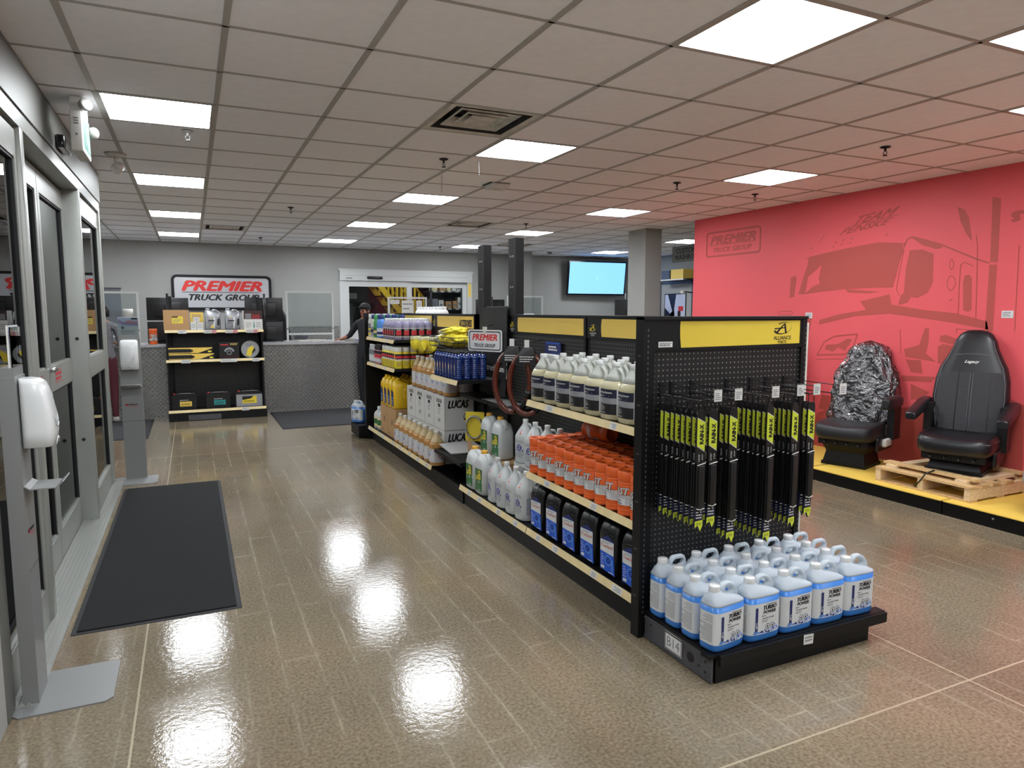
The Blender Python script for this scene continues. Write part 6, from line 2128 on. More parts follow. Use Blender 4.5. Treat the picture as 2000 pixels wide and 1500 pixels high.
def guard(label, x0, x1, ztop, y=11.62, papers=False):
    t = thing('sneeze_guard', label, 'screen', (0, 0, 0), 0, 'clear counter screens')
    z0 = 1.075
    b = MB()
    for a in (x0, x1 - 0.03):
        b.box(a, a + 0.03, y - 0.015, y + 0.015, z0, ztop, 'white_frame')
    b.box(x0 + 0.03, x1 - 0.03, y - 0.015, y + 0.015, ztop - 0.03, ztop, 'white_frame')
    b.box(x0 + 0.03, x1 - 0.03, y - 0.015, y + 0.015, z0 + 0.10, z0 + 0.13, 'white_frame')
    b.build('frame', t)
    MB().box(x0 + 0.03, x1 - 0.03, y - 0.003, y + 0.003, z0 + 0.13, ztop - 0.03, 'clear').build('clear_pane', t)
    b = MB()
    for a in (x0 + 0.015, x1 - 0.015):
        b.box(a - 0.05, a + 0.05, y - 0.10, y + 0.10, z0, z0 + 0.006, 'white_frame')
        b.cyl((a, y - 0.02, z0 + 0.2), 0.01, -0.012, 'ink', n=8, axis='y')
    b.build('foot', t)
    if papers:
        b = MB()
        for u0, u1, v0, v1 in ((x0 + 0.04, x0 + 0.20, ztop - 0.12, ztop - 0.05), (x0 + 0.24, x0 + 0.45, ztop - 0.42, ztop - 0.06), (x0 + 0.50, x0 + 0.60, ztop - 0.22, ztop - 0.06)):
            put_rect(b, lambda u, v: (u, y - 0.0045, v), u0, u1, v0, v1, 'matt_white')
            put_lines(b, lambda u, v: (u, y - 0.0052, v), u0 + 0.02, u1 - 0.02, v0 + 0.02, v1 - 0.02, 'ink_grey', 4, frac=0.25, seed=int(u0 * 50))
        b.build('notice', t)
guard('clear screen in white frame at the entrance end of the counter', -1.62, -0.70, 1.845)
guard('clear screen in white frame on the counter beside the back wall sign', 1.38, 2.13, 1.88)
guard('clear screen with taped notices before the warehouse doors', 3.05, 3.74, 1.80, papers=True)
guard('clear screen in white frame beside the tall shelving posts', 5.29, 6.02, 1.84)
guard('clear screen in white frame under the television', 8.40, 9.1, 1.84, 12.15)
t = thing('office_cabinet', 'white office cabinet under the television screen', 'cabinet', (0, 0, 0))
MB().box(7.6, 9.3, 11.9, 12.5, 0.0, 1.04, 'office_grey').build('body', t)
MB().box(7.58, 9.32, 11.88, 12.52, 1.04, 1.075, 'white_frame').build('worktop', t)

def monitor(label, x, y, zs, w=0.57, hh=0.34, pole=1.85, rz=0.0):
    t = thing('monitor', label, 'monitor', (x, y, 1.075), rz, 'black monitors on the counter')
    for z in zs:
        z -= 1.075
        b = MB(); b.rbox(-w / 2, w / 2, -0.012, 0.016, z - hh / 2, z + hh / 2, 'black_plastic', r=0.008)
        b.rbox(-w * 0.33, w * 0.33, -0.04, -0.012, z - hh * 0.35, z + hh * 0.28, 'black_plastic', r=0.012)
        o = b.build('screen', t)
        b = MB()
        b.box(-0.06, 0.06, -0.055, -0.038, z - 0.06, z + 0.06, 'dark')
        for q in range(5):
            b.box(-w * 0.25, w * 0.25, -0.0412, -0.04, z - hh * 0.28 + 0.008 * q, z - hh * 0.28 + 0.008 * q + 0.003, 'dark')
        b.build('rear_mount', o)
    b = MB(); b.cyl((0, -0.075, 0.0), 0.018, pole - 1.075, 'black_plastic', n=12)
    for z in zs:
        b.box(-0.03, 0.03, -0.08, -0.04, z - 1.075 - 0.03, z - 1.075 + 0.03, 'black_plastic')
    b.build('pole', t)
    MB().box(-0.14, 0.14, -0.20, 0.05, 0.0, 0.012, 'black_plastic').build('base', t)
monitor('black monitor pair on a pole behind the wipes, seen from behind', -0.32, 11.66, (1.59, 1.23), pole=1.82)
monitor('black monitor pair on a pole beside the screen, seen from behind', 1.05, 11.66, (1.60, 1.22), pole=1.83)
monitor('black monitor on a pole behind the tall shelving posts', 4.98, 11.70, (1.60, 1.23), pole=1.82)
t = thing('desk_monitor', 'dark curved display on a pole under the television, seen from behind', 'monitor', (8.10, 12.0, 1.075), RAD(-55))
b = MB(); b.loft([[(-0.20 + 0.05 * k, 0.05 * (1 - ((k - 4) / 4) ** 2), 0.25) for k in range(9)] + [(0.20 - 0.05 * k, 0.05 * (1 - ((k - 4) / 4) ** 2) + 0.02, 0.25) for k in range(9)], [(-0.20 + 0.05 * k, 0.05 * (1 - ((k - 4) / 4) ** 2), 0.72) for k in range(9)] + [(0.20 - 0.05 * k, 0.05 * (1 - ((k - 4) / 4) ** 2) + 0.02, 0.72) for k in range(9)]], 'black_plastic', smooth=False)
b.build('screen', t)
b = MB(); b.cyl((0, 0.09, 0.0), 0.016, 0.85, 'black_plastic', n=10); b.box(-0.05, 0.05, 0.03, 0.10, 0.42, 0.52, 'black_plastic'); b.build('pole', t)
MB().box(-0.12, 0.12, 0.0, 0.2, 0.0, 0.012, 'black_plastic').build('base', t)
# terminal on a white box
t = thing('receipt_printer', 'white boxy printer with a small dark terminal on top', 'printer', (5.55, 11.40, 1.075))
b = MB(); b.rbox(-0.13, 0.13, -0.12, 0.12, 0.0, 0.44, 'white_plastic', r=0.015); b.build('body', t)
b = MB(); b.rbox(-0.03, 0.03, -0.012, 0.012, 0.0, 0.13, 'black_plastic', r=0.008); b.build('terminal', t, (-0.05, 0, 0.43), (RAD(-20), 0, RAD(20)))
# wipes canister on the counter, loose papers, tray
place(oc, 'wipes_canister', 'orange hand wipe canister standing on the steel counter top', 'canister', (-0.52, 11.33, 1.076), RAD(20))
t = thing('document_tray', 'grey desk tray behind the clear screen', 'tray', (1.62, 11.78, 1.076))
b = MB()
b.loft([sring(0.10, 0.07, 4, 0.0, N=20), sring(0.12, 0.085, 4, 0.10, N=20), sring(0.112, 0.078, 4, 0.10, N=20), sring(0.095, 0.065, 4, 0.01, N=20)], 'steel_grey')
b.build('tray_body', t)
rnd = random.Random(5)
for k, (x, y, w, m, lb) in enumerate(((1.60, 11.40, 0.10, 'matt_white', 'white paper sheets under the clear screen'), (1.80, 11.42, 0.12, 'matt_white', 'white paper pile in the middle of the counter'), (2.32, 11.40, 0.09, 'matt_white', 'crumpled white paper at the counter end'), (2.52, 11.45, 0.07, 'sky_pale', 'pale blue notepad at the counter end'))):
    b = MB()
    n = 3 if k != 2 else 5
    for q in range(n):
        a = rnd.uniform(-0.4, 0.4)
        c_, s_ = cos(a) * w, sin(a) * w
        z = 1.0755 + 0.008 * q
        k0 = b.add([(x - c_ + s_, y - s_ - c_, z), (x + c_ + s_, y + s_ - c_, z + 0.005), (x + c_ - s_, y + s_ + c_, z), (x - c_ - s_, y - s_ + c_, z + 0.004)])
        k1 = b.add([(p[0], p[1], p[2] + 0.007) for p in b.v[k0:k0 + 4]])
        b.face((k1, k1 + 1, k1 + 2, k1 + 3), m)
        for i in range(4):
            j = (i + 1) % 4
            b.face((k0 + i, k0 + j, k1 + j, k1 + i), m)
    tag(b.build('paper_stack'), lb, 'paper')
t = thing('office_chair', 'black high-back office chair behind the clear screen', 'chair', (1.42, 12.45, 0), RAD(150))
b = MB()
for k in range(5):
    a = 2 * pi * k / 5
    b.tube([(0, 0, 0.10), (0.30 * cos(a), 0.30 * sin(a), 0.06)], 0.02, 'black_plastic', n=6)
    b.cyl((0.30 * cos(a), 0.30 * sin(a), 0.0), 0.025, 0.05, 'black_plastic', n=8)
b.build('star_base', t)
MB().cyl((0, 0, 0.10), 0.03, 0.36, 'black_plastic', n=12).build('gas_lift', t)
b = MB(); b.rbox(-0.26, 0.26, -0.26, 0.24, 0.46, 0.56, 'seat_black', r=0.04); b.build('seat', t)
b = MB()
b.loft([sring(a, d, 3, z, 0, y, N=24) for z, a, d, y in ((0.60, 0.2, 0.04, 0.24), (0.75, 0.26, 0.06, 0.26), (1.15, 0.27, 0.06, 0.32), (1.45, 0.24, 0.055, 0.38), (1.60, 0.17, 0.05, 0.41), (1.65, 0.08, 0.03, 0.42))], 'seat_black')
b.build('backrest', t)
for s in (-1, 1):
    b = MB(); b.tube([(s * 0.27, 0.1, 0.5), (s * 0.31, 0.1, 0.72), (s * 0.31, -0.12, 0.74)], 0.025, 'black_plastic', n=8); b.build('armrest', t)

# ------------------------------------------------------------------ rack in front of the counter
RXA, RXB, RYF, RYB = -0.35, 0.95, 10.76, 11.16
t = thing('display_rack', 'black three-tier display rack standing against the tread plate counter', 'display rack', (0, 0, 0))
MB().box(RXA + 0.03, RXB - 0.03, RYB - 0.02, RYB, 0.1, 1.28, 'peg_x').build('back_panel', t)
for x in (RXA + 0.075, RXB - 0.035):
    MB().box(x - 0.02, x + 0.02, RYB - 0.03, RYB + 0.01, 0.0, 1.77, 'black').build('upright', t)
for x in (RXA + 0.02, RXB - 0.02):
    MB().box(x - 0.012, x + 0.012, RYF + 0.03, RYB, 0.12, 1.26, 'black').build('side_panel', t)
def rail_x(z, tags, parent):
    b = MB()
    p = [(RYF - 0.004, 0.002), (RYF - 0.016, -0.034), (RYF - 0.012, -0.034), (RYF + 0.004, 0.002)]
    b.loft([[(RXA, y, z + q) for y, q in p], [(RXB, y, z + q) for y, q in p]], 'cream', smooth=False)
    b.build('price_rail', parent)
    for x, w, m in tags:
        b = MB()
        put_rect(b, lambda u, v: (u, RYF - 0.018, v), x - w, x + w, z - 0.046, z + 0.002, m)
        put_lines(b, lambda u, v: (u, RYF - 0.0188, v), x - w * 0.8, x + w * 0.8, z - 0.038, z - 0.006, 'ink_grey', 2, frac=0.3, seed=int(x * 90) + 40)
        b.build('price_tag', parent)
for z, tg in ((1.29, ((-0.13, 0.055, 'tag_white'), (0.20, 0.05, 'clear_tag'), (0.285, 0.03, 'pink'), (0.48, 0.05, 'clear_tag'), (0.565, 0.03, 'pink'), (0.76, 0.05, 'clear_tag'), (0.84, 0.03, 'pink'))), (0.872, ((-0.10, 0.06, 'tag_white'), (0.46, 0.11, 'tag_white'), (0.83, 0.05, 'tag_white')))):
    o = MB().box(RXA, RXB, RYF, RYB - 0.02, z - 0.03, z, 'black').build('shelf', t)
    rail_x(z, tg, o)
o = MB().box(RXA, RXB + 0.01, RYF - 0.02, RYB, 0.0, 0.155, 'black').build('base', t)
rail_x(0.157, ((0.66, 0.05, 'tag_white'),), o)
for q in o.children:
    q.location = (0, -0.02, 0)
MB().box(-0.10, 0.33, RYF - 0.024, RYF - 0.02, 0.01, 0.085, 'steel_grey').build('kick_cover', t)

def carton_box(label, x0, x1, z0, z1, m, y0=10.80, y1=11.08, print_fn=None, name='product_box', rz=0):
    t = thing(name, label, 'box', ((x0 + x1) / 2, y0, z0), rz)
    w = (x1 - x0) / 2
    MB().box(-w, w, 0, y1 - y0, 0, z1 - z0, m).build('box_body', t)
    if print_fn:
        b = MB()
        print_fn(b, lambda u, v: (u, -0.0010, v), lambda u, v: (u, -0.0018, v), w, z1 - z0)
        b.build('print', t)
    return t
def pr_kraft(b, f, g, w, hh):
    put_rect(b, f, -0.055, 0.085, hh * 0.34, hh * 0.68, 'yellow_bright')
    put_rect(b, g, -0.055, 0.02, hh * 0.62, hh * 0.68, 'ink')
    put_lines(b, g, -0.04, 0.07, hh * 0.38, hh * 0.58, 'ink_grey', 3, frac=0.4, seed=2)
carton_box('large brown cardboard box with yellow label on the rack top shelf', -0.36, -0.035, 1.291, 1.575, 'kraft', print_fn=pr_kraft)
carton_box('yellow product box behind small white boxes on the rack', -0.02, 0.15, 1.291, 1.54, 'yellow', y0=10.92, print_fn=lambda b, f, g, w, hh: put_lines(b, f, -w * 0.7, w * 0.7, hh * 0.6, hh * 0.9, 'ink_grey', 3, seed=3))
pw = lambda b, f, g, w, hh: (put_lines(b, f, -w * 0.7, w * 0.7, hh * 0.25, hh * 0.8, 'ink_grey', 4, frac=0.3, seed=6))
carton_box('small white box at the left of its trio before the yellow box', -0.015, 0.058, 1.291, 1.405, 'matt_white', 10.80, 10.88, pw)
carton_box('small white box leaning right in the trio before the yellow box', 0.064, 0.145, 1.291, 1.40, 'matt_white', 10.80, 10.88, pw)
carton_box('small white box stacked on the other two by the yellow box', 0.02, 0.10, 1.406, 1.47, 'matt_white', 10.80, 10.88, pw)
def silverjug(mi):
    a, b_, n = 0.105, 0.062, 4.0
    body = MB()
    body.loft([sring(a - 0.01, b_ - 0.008, n, 0), sring(a, b_, n, 0.012), sring(a, b_, n, 0.19), sring(a * 0.95, b_ * 0.95, n, 0.22), sring(a * 0.72, b_ * 0.7, 3, 0.255, -0.02), sring(0.05, 0.034, 2.4, 0.275, -0.05), sring(0.025, 0.025, 2, 0.285, -0.062)], 'silver')
    O = resample([(-0.03, 0.20), (-0.02, 0.272), (0.01, 0.298), (0.055, 0.292), (0.10, 0.25), (0.108, 0.10), (0.06, 0.09), (0.03, 0.16)], (0.045, 0.22))
    I = resample([(0.0, 0.245), (0.02, 0.268), (0.045, 0.265), (0.075, 0.235), (0.07, 0.21), (0.03, 0.215)], (0.04, 0.24))
    hd = MB()
    rings = []
    for k in range(9):
        ph = pi * k / 8
        w = (1 - cos(ph)) / 2
        rings.append([(O[i][0] * w + I[i][0] * (1 - w), -0.026 * sin(ph) ** 0.6 if 0 < k < 8 else 0.0, O[i][1] * w + I[i][1] * (1 - w)) for i in range(24)])
    hd.loft(rings + [[(x, -y, z) for x, y, z in r] for r in rings[::-1]][1:], 'silver', caps=(False, False))
    slot = MB(); slot.prism([(0.055, 0.06), (0.085, 0.07), (0.09, 0.15), (0.08, 0.165), (0.06, 0.15)], lambda u, v, d: (u, -b_ - 0.001 + d, v), 0, 0.004, 'ink')
    lab = MB()
    g = front_of(a, b_, n, 0.001)
    put_poly(lab, g, [(-0.085, 0.02), (0.02, 0.02), (0.035, 0.15), (0.02, 0.19), (-0.03, 0.205), (-0.085, 0.17)], 'label_white')
    g = front_of(a, b_, n, 0.0016)
    put_disc(lab, g, -0.025, 0.18, 0.018, 'cream', 12, hole=0.01)
    put_rect(lab, g, -0.06, 0.02, 0.125, 0.14, 'ink')
    put_lines(lab, g, -0.07, 0.02, 0.09, 0.12, 'ink_grey', 2, seed=2)
    put_poly(lab, g, [(-0.04, 0.03), (0.01, 0.03), (0.0, 0.085)], 'yellow' if mi else 'ink_grey')
    return [('body', body.mesh('body')), ('handle', hd.mesh('handle')), ('grip_slot', slot.mesh('grip_slot')), ('cap', cap_mesh(0.027, 0.283, 0.31, 'silver', n=14, cx=-0.062)), ('label', lab.mesh('label'))]
place(silverjug(1), 'motor_oil_jug', 'silver oil jug with gold triangle label beside the white boxes', 'jug', (0.275, 10.88, 1.291), 0, 'silver oil jugs on the rack')
place(silverjug(0), 'motor_oil_jug', 'silver oil jug with grey emblem label beside the red and white box', 'jug', (0.54, 10.88, 1.291), 0, 'silver oil jugs on the rack')
def pr_red(b, f, g, w, hh):
    put_rect(b, f, -w, w, hh * 0.55, hh, 'wood_dark')
    for k in range(3):
        for j in range(2):
            put_disc(b, g, w * (0.0 + 0.3 * k), hh * (0.62 + 0.12 * j), 0.016, 'brand_red', 12, hole=0.010)
    put_rect(b, g, -w * 0.85, -w * 0.2, hh * 0.58, hh * 0.85, 'ink_grey')
    put_poly(b, g, [(0.0, hh * 0.1), (0.02, hh * 0.1), (0.015, hh * 0.35), (0.01, hh * 0.5), (0.004, hh * 0.35)], 'teal')
    put_lines(b, g, -w * 0.8, -w * 0.2, hh * 0.1, hh * 0.4, 'ink_grey', 3, frac=0.3, seed=3)
    put_lines(b, g, w * 0.3, w * 0.85, hh * 0.1, hh * 0.4, 'ink_grey', 3, frac=0.3, seed=4)
carton_box('white carton with dark red print at the rack end', 0.69, 0.945, 1.291, 1.565, 'matt_white', print_fn=pr_red)
def pr_wiper(b, f, g, w, hh):
    put_poly(b, f, [(-w, hh * 0.05), (w * 0.75, hh * 0.05), (w, hh * 0.95), (-w, hh * 0.95)], 'yellow')
    put_poly(b, g, [(-w, hh * 0.15), (w * 0.0, hh * 0.15), (w * 0.1, hh * 0.4), (0, hh * 0.75), (-w, hh * 0.75)], 'ink')
    put_disc(b, g, w * 0.07, hh * 0.45, hh * 0.18, 'ink', 12, hole=hh * 0.09)
    put_poly(b, g, [(w * 0.35, hh * 0.05), (w, hh * 0.05), (w, hh * 0.85)], 'ink')
    put_rect(b, lambda u, v: (u, -0.0024, v), w * 0.78, w * 0.94, hh * 0.15, hh * 0.4, 'yellow_bright')
for k, (x0, x1, z0) in enumerate(((-0.315, 0.275, 0.873), (-0.325, 0.255, 0.960))):
    carton_box('long black and yellow shock absorber box, %s of two on the rack' % ('lower' if k == 0 else 'upper'), x0, x1, z0, z0 + 0.086, 'black_plastic', 10.80, 10.95, pr_wiper, 'shock_absorber_box')
def pr_brake(b, f, g, w, hh):
    n = 14
    for i in range(n):
        a0, a1 = RAD(20 + 140 * i / n), RAD(20 + 140 * (i + 0.8) / n)
        put_poly(b, f, [(0.075 * cos(a0), hh * 0.32 + 0.085 * sin(a0)), (0.075 * cos(a1), hh * 0.32 + 0.085 * sin(a1)), (0.05 * cos(a1), hh * 0.32 + 0.055 * sin(a1)), (0.05 * cos(a0), hh * 0.32 + 0.055 * sin(a0))], 'silver')
    put_disc(b, f, 0, hh * 0.35, 0.035, 'ink_grey', 14, hole=0.02)
    put_rect(b, f, -w * 0.85, -w * 0.1, hh * 0.8, hh * 0.86, 'brand_red')
    put_lines(b, f, w * 0.1, w * 0.85, hh * 0.8, hh * 0.92, 'yellow', 2, seed=2)
    put_rect(b, f, -w * 0.9, w * 0.9, hh * 0.06, hh * 0.12, 'maroon')
carton_box('black brake part box with chrome picture on the middle rack shelf', 0.34, 0.61, 0.873, 1.115, 'black_plastic', 10.80, 11.0, pr_brake)
t = thing('round_tin', 'round silver tin with yellow emblem standing upright on the rack', 'tin', (0.765, 10.86, 0.873), 0)
b = MB(); b.cyl((0, 0, 0.126), 0.126, 0.05, 'silver', n=36, axis='y'); b.build('tin_body', t)
b = MB(); b.frame([(0.126 * cos(q), 0.126 + 0.126 * sin(q)) for q in [2 * pi * i / 36 for i in range(36)]], [(0.117 * cos(q), 0.126 + 0.117 * sin(q)) for q in [2 * pi * i / 36 for i in range(36)]], lambda u, v, d: (u, d, v), -0.006, 0.0, 'alu_light'); b.build('rim', t)
b = MB()
f = lambda u, v: (u, -0.0012, v)
put_poly(b, f, [(-0.06, 0.04), (0.0, 0.02), (0.07, 0.12), (0.03, 0.18), (-0.03, 0.14)], 'yellow_bright')
put_poly(b, lambda u, v: (u, -0.002, v), [(0.02, 0.05), (0.075, 0.11), (0.06, 0.15), (0.03, 0.10)], 'ink')
put_lines(b, f, -0.06, 0.03, 0.17, 0.21, 'ink_grey', 2, seed=2)
b.build('print', t)
def battery(label, x0, x1, body, lab_m):
    t = thing('truck_battery', label, 'battery', ((x0 + x1) / 2, 10.82, 0.158), 0, 'truck batteries on the rack base')
    w = (x1 - x0) / 2
    MB().box(-w, w, 0, 0.18, 0, 0.18, body).build('case', t)
    b = MB(); b.box(-w - 0.004, w + 0.004, -0.004, 0.184, 0.18, 0.205, 'black_plastic')
    b.box(-w * 0.8, w * 0.85, 0.01, 0.05, 0.205, 0.222, 'black_plastic')
    b.build('lid', t)
    b = MB()
    for s, m in ((-1, 'brand_red'), (1, 'black_plastic')):
        b.cyl((s * w * 0.78, 0.06, 0.205), 0.015, 0.025, m, n=10)
    b.build('terminal', t)
    b = MB(); b.tube([(-w * 0.6, 0.02, 0.222), (-w * 0.3, 0.0, 0.23), (w * 0.4, 0.0, 0.23), (w * 0.7, 0.02, 0.222)], 0.006, 'ink_grey', n=6); b.build('carry_rope', t)
    b = MB()
    f = lambda u, v: (u, -0.001, v)
    lw = w * (0.55 if body == 'silver' else 0.48)
    c = 0.0 if body == 'silver' else 0.02
    put_rect(b, f, c - lw, c + lw, 0.045, 0.115 if lab_m != 'yellow_bright' else 0.15, lab_m)
    g = lambda u, v: (u, -0.0018, v)
    if lab_m == 'yellow_bright':
        put_poly(b, g, [(c - lw, 0.095), (c + lw * 0.2, 0.115), (c + lw * 0.6, 0.15), (c - lw, 0.15)], 'ink')
    put_lines(b, g, c - lw * 0.8, c + lw * 0.7, 0.06, 0.09, 'ink', 2, frac=0.4, seed=3)
    put_lines(b, f, c - lw, c + lw * 0.7, 0.125, 0.142, 'label_white', 1, frac=0.4, seed=5) if lab_m != 'yellow_bright' else None
    b.build('label', t)
battery('black truck battery with yellow label on the rack base', -0.31, 0.015, 'black_plastic', 'yellow')
battery('black truck battery with teal label on the rack base', 0.137, 0.462, 'black_plastic', 'teal')
battery('grey truck battery with yellow and black label on the rack base', 0.545, 0.905, 'silver', 'yellow_bright')

# ------------------------------------------------------------------ back wall
t = thing('wall_sign', 'silver wall sign with red and black lettering and thick black border', 'sign', (0.525, YB - 0.03, 1.885))
f3 = lambda u, v, d: (u, d, v)
MB().prism(rrect(0.80, 0.285, 0.07), f3, -0.010, 0.028, 'brush_silver').build('panel', t)
MB().frame(rrect(0.82, 0.305, 0.09), rrect(0.775, 0.262, 0.055), f3, -0.022, 0.03, 'black').build('border', t)
b = MB()
f = lambda u, v: (u, -0.0112, v)
put_text(b, 'PREMIER', f, 0.0, 0.115, 'sign_red', W=1.30, Hh=0.165, shear=0.3, bold=0.035)
put_rect(b, f, -0.66, 0.62, 0.0, 0.010, 'ink')
put_text(b, 'TRUCK GROUP', f, 0.03, -0.085, 'ink', W=1.15, Hh=0.105, shear=0.3, bold=0.025)
b.build('lettering', t)

d3 = bpy.data.objects.new('door_3', None)
COL.objects.link(d3)
d3['kind'] = 'structure'
yf = YB - 0.03
b = MB()
for x0, x1 in ((2.58, 2.68), (5.18, 5.28)):
    b.box(x0, x1, yf, YB + 0.12, 0, 2.355, 'white_frame')
b.build('jamb', d3)
b = MB().box(2.58, 5.28, yf - 0.02, YB + 0.12, 2.14, 2.33, 'white_frame')
b.box(2.56, 5.30, yf - 0.03, YB + 0.12, 2.33, 2.36, 'white_frame')
b.box(2.68, 5.18, yf - 0.022, yf - 0.02, 2.235, 2.239, 'ink_grey')
b.build('header', d3)
b = MB(); b.rbox(3.10, 3.40, yf - 0.055, yf - 0.015, 2.175, 2.225, 'black_gloss', r=0.01); b.build('motion_sensor', d3)
b = MB(); put_lines(b, lambda u, v: (u, yf - 0.022, v), 2.70, 2.82, 2.17, 2.20, 'ink_grey', 1, frac=0.8, seed=1); b.build('nameplate', d3)
b = MB(); put_rect(b, lambda u, v: (u, yf - 0.001, v), 5.20, 5.26, 1.85, 2.12, 'yellow'); b.build('warning_strip', d3)
for x0, x1, y in ((2.68, 3.98, yf + 0.02), (3.94, 5.18, yf + 0.07)):
    f = MB()
    for a, c in ((x0, x0 + 0.08), (x1 - 0.08, x1)):
        f.box(a, c, y, y + 0.04, 0.01, 2.14, 'white_frame')
    for z0, z1 in ((0.01, 0.2), (1.0, 1.2), (2.03, 2.14)):
        f.box(x0 + 0.08, x1 - 0.08, y, y + 0.04, z0, z1, 'white_frame')
    o = f.build('sliding_panel', d3)
    for z0, z1 in ((0.2, 1.0), (1.2, 2.03)):
        MB().box(x0 + 0.08, x1 - 0.08, y + 0.016, y + 0.024, z0, z1, 'clear').build('glass_pane', o)

# warehouse seen through the doors
wv = MB()
wv.box(0.6, 7.6, 18.9, 19.0, 0, 3.4, 'store_dark')
wv.box(0.5, 0.6, YB + 0.15, 19.0, 0, 3.4, 'store_dark')
wv.box(7.6, 7.7, YB + 0.15, 19.0, 0, 3.4, 'store_dark')
struct('wall_warehouse', wv)
struct('ceiling_warehouse', MB().box(0.5, 7.7, YB + 0.15, 19.0, 3.4, 3.45, 'store_dark'))
place([('frame', frame_me), ('diffuser', panel_me)], 'ceiling_light', 'unseen light panel added to brighten the warehouse stair behind the doors', 'ceiling light', (3.6, 14.5, 3.38))  # added lamp, out of view, so the stair shows through the glass
place([('frame', frame_me), ('diffuser', panel_me)], 'ceiling_light', 'unseen light panel added to brighten the warehouse shelves behind the doors', 'ceiling light', (5.4, 14.4, 3.38))  # another added lamp out of view, lifting the light on the shelving
t = thing('steel_stair', 'bright yellow steel stair rail behind the glass warehouse doors', 'stair', (0, 0, 0))
xa, za, xb, zb_ = 3.15, 2.95, 4.75, 0.9
for y in (15.0, 15.8):
    b = MB()
    b.loft([[(xa, y - 0.02, za - 0.15), (xa, y + 0.02, za - 0.15), (xa, y + 0.02, za + 0.05), (xa, y - 0.02, za + 0.05)], [(xb, y - 0.02, zb_ - 0.15), (xb, y + 0.02, zb_ - 0.15), (xb, y + 0.02, zb_ + 0.05), (xb, y - 0.02, zb_ + 0.05)]], 'stair_yellow', smooth=False)
    b.build('stringer', t)
    b = MB(); b.tube([(xa, y, za + 0.0 + 0.95), (xb, y, zb_ + 0.95)], 0.025, 'stair_yellow', n=8); b.tube([(xa, y, za + 0.5), (xb, y, zb_ + 0.5)], 0.02, 'stair_yellow', n=8)
    b.build('handrail', t)
    for k in range(17):
        q = k / 16
        x, z = xa + (xb - xa) * q, za + (zb_ - za) * q
        MB().box(x - 0.018, x + 0.018, y - 0.018, y + 0.018, z, z + 0.95, 'stair_yellow').build('baluster', t)
for k in range(9):
    q = (k + 0.5) / 9
    x, z = xa + (xb - xa) * q, za + (zb_ - za) * q
    MB().box(x - 0.11, x + 0.11, 15.0, 15.8, z - 0.05, z - 0.02, 'steel_grey').build('tread', t)
t = thing('parts_shelving', 'dark warehouse shelving behind the right-hand glass door', 'shelving', (0, 0, 0))
for x in (5.0, 5.75, 6.5):
    MB().box(x - 0.02, x + 0.02, 15.2, 15.24, 0, 2.6, 'steel_grey').build('upright', t)
for z in (0.5, 1.2, 1.62, 2.02):
    MB().box(4.98, 6.52, 15.2, 15.7, z - 0.03, z, 'steel_grey').build('shelf', t)
    b = MB()
    for k in range(8):
        put_rect(b, lambda u, v: (u, 15.199, v), 5.05 + 0.18 * k, 5.13 + 0.18 * k, z - 0.028, z - 0.004, 'tag_white')
    b.build('price_tag', t)
rnd = random.Random(21)
for z in (1.2, 1.62, 2.02):
    x = 5.04
    while x < 6.40:
        w, hh = rnd.uniform(0.07, 0.15), rnd.uniform(0.1, 0.26)
        m, cn = rnd.choice((('matt_white', 'white'), ('cream', 'tan'), ('kraft', 'brown'), ('vent_white', 'pale'), ('office_grey', 'grey')))
        t = thing('parts_box', '%s parts box on the warehouse shelf behind the glass' % cn, 'box', (x + w / 2, 15.25, z), RAD(rnd.uniform(-6, 6)), 'parts boxes on the warehouse shelves')
        MB().box(-w / 2, w / 2, 0, 0.25, 0, hh, m).build('box_body', t)
        b = MB(); put_rect(b, lambda u, v: (u, -0.001, v), -w * 0.3, w * 0.3, hh * 0.3, hh * 0.55, 'ink_grey'); b.build('label', t)
        x += w + rnd.uniform(0.015, 0.06)
t = thing('vending_cabinet', 'dark blue-grey cabinet with white notice behind the left glass door', 'cabinet', (0, 0, 0))
MB().box(2.95, 3.85, 16.6, 17.2, 0, 2.0, 'store_dark').build('body', t)
b = MB(); b.box(3.02, 3.5, 16.585, 16.6, 0.9, 1.75, 'office_grey'); b.build('window', t)
b = MB(); put_rect(b, lambda u, v: (u, 16.595, v), 3.3, 3.6, 1.85, 1.98, 'matt_white'); put_lines(b, lambda u, v: (u, 16.59, v), 3.32, 3.58, 1.87, 1.96, 'ink_grey', 3, seed=4); b.build('notice', t)

# television
t = thing('television', 'wide wall television showing a plain blue screen', 'television', (8.17, YB - 0.22, 2.28))
b = MB(); b.rbox(-0.735, 0.735, -0.025, 0.03, -0.375, 0.375, 'black_gloss', r=0.012)
o = b.build('casing', t, None, (RAD(7), 0, RAD(-2)))
b = MB(); put_rect(b, lambda u, v: (u, -0.0262, v), -0.70, 0.70, -0.338, 0.345, 'tv_blue')
b.build('screen', o)
b = MB(); put_disc(b, lambda u, v: (u, -0.027, v), 0.0, 0.0, 0.012, 'tv_pale', 10)
for k in range(7):
    put_disc(b, lambda u, v: (u, -0.027, v), 0.04 * cos(k), 0.04 * sin(k), 0.004, 'tv_pale', 6)
b.build('spinner', o)
MB().box(-0.2, 0.2, 0.02, 0.21, -0.15, 0.15, 'black').build('wall_bracket', t)
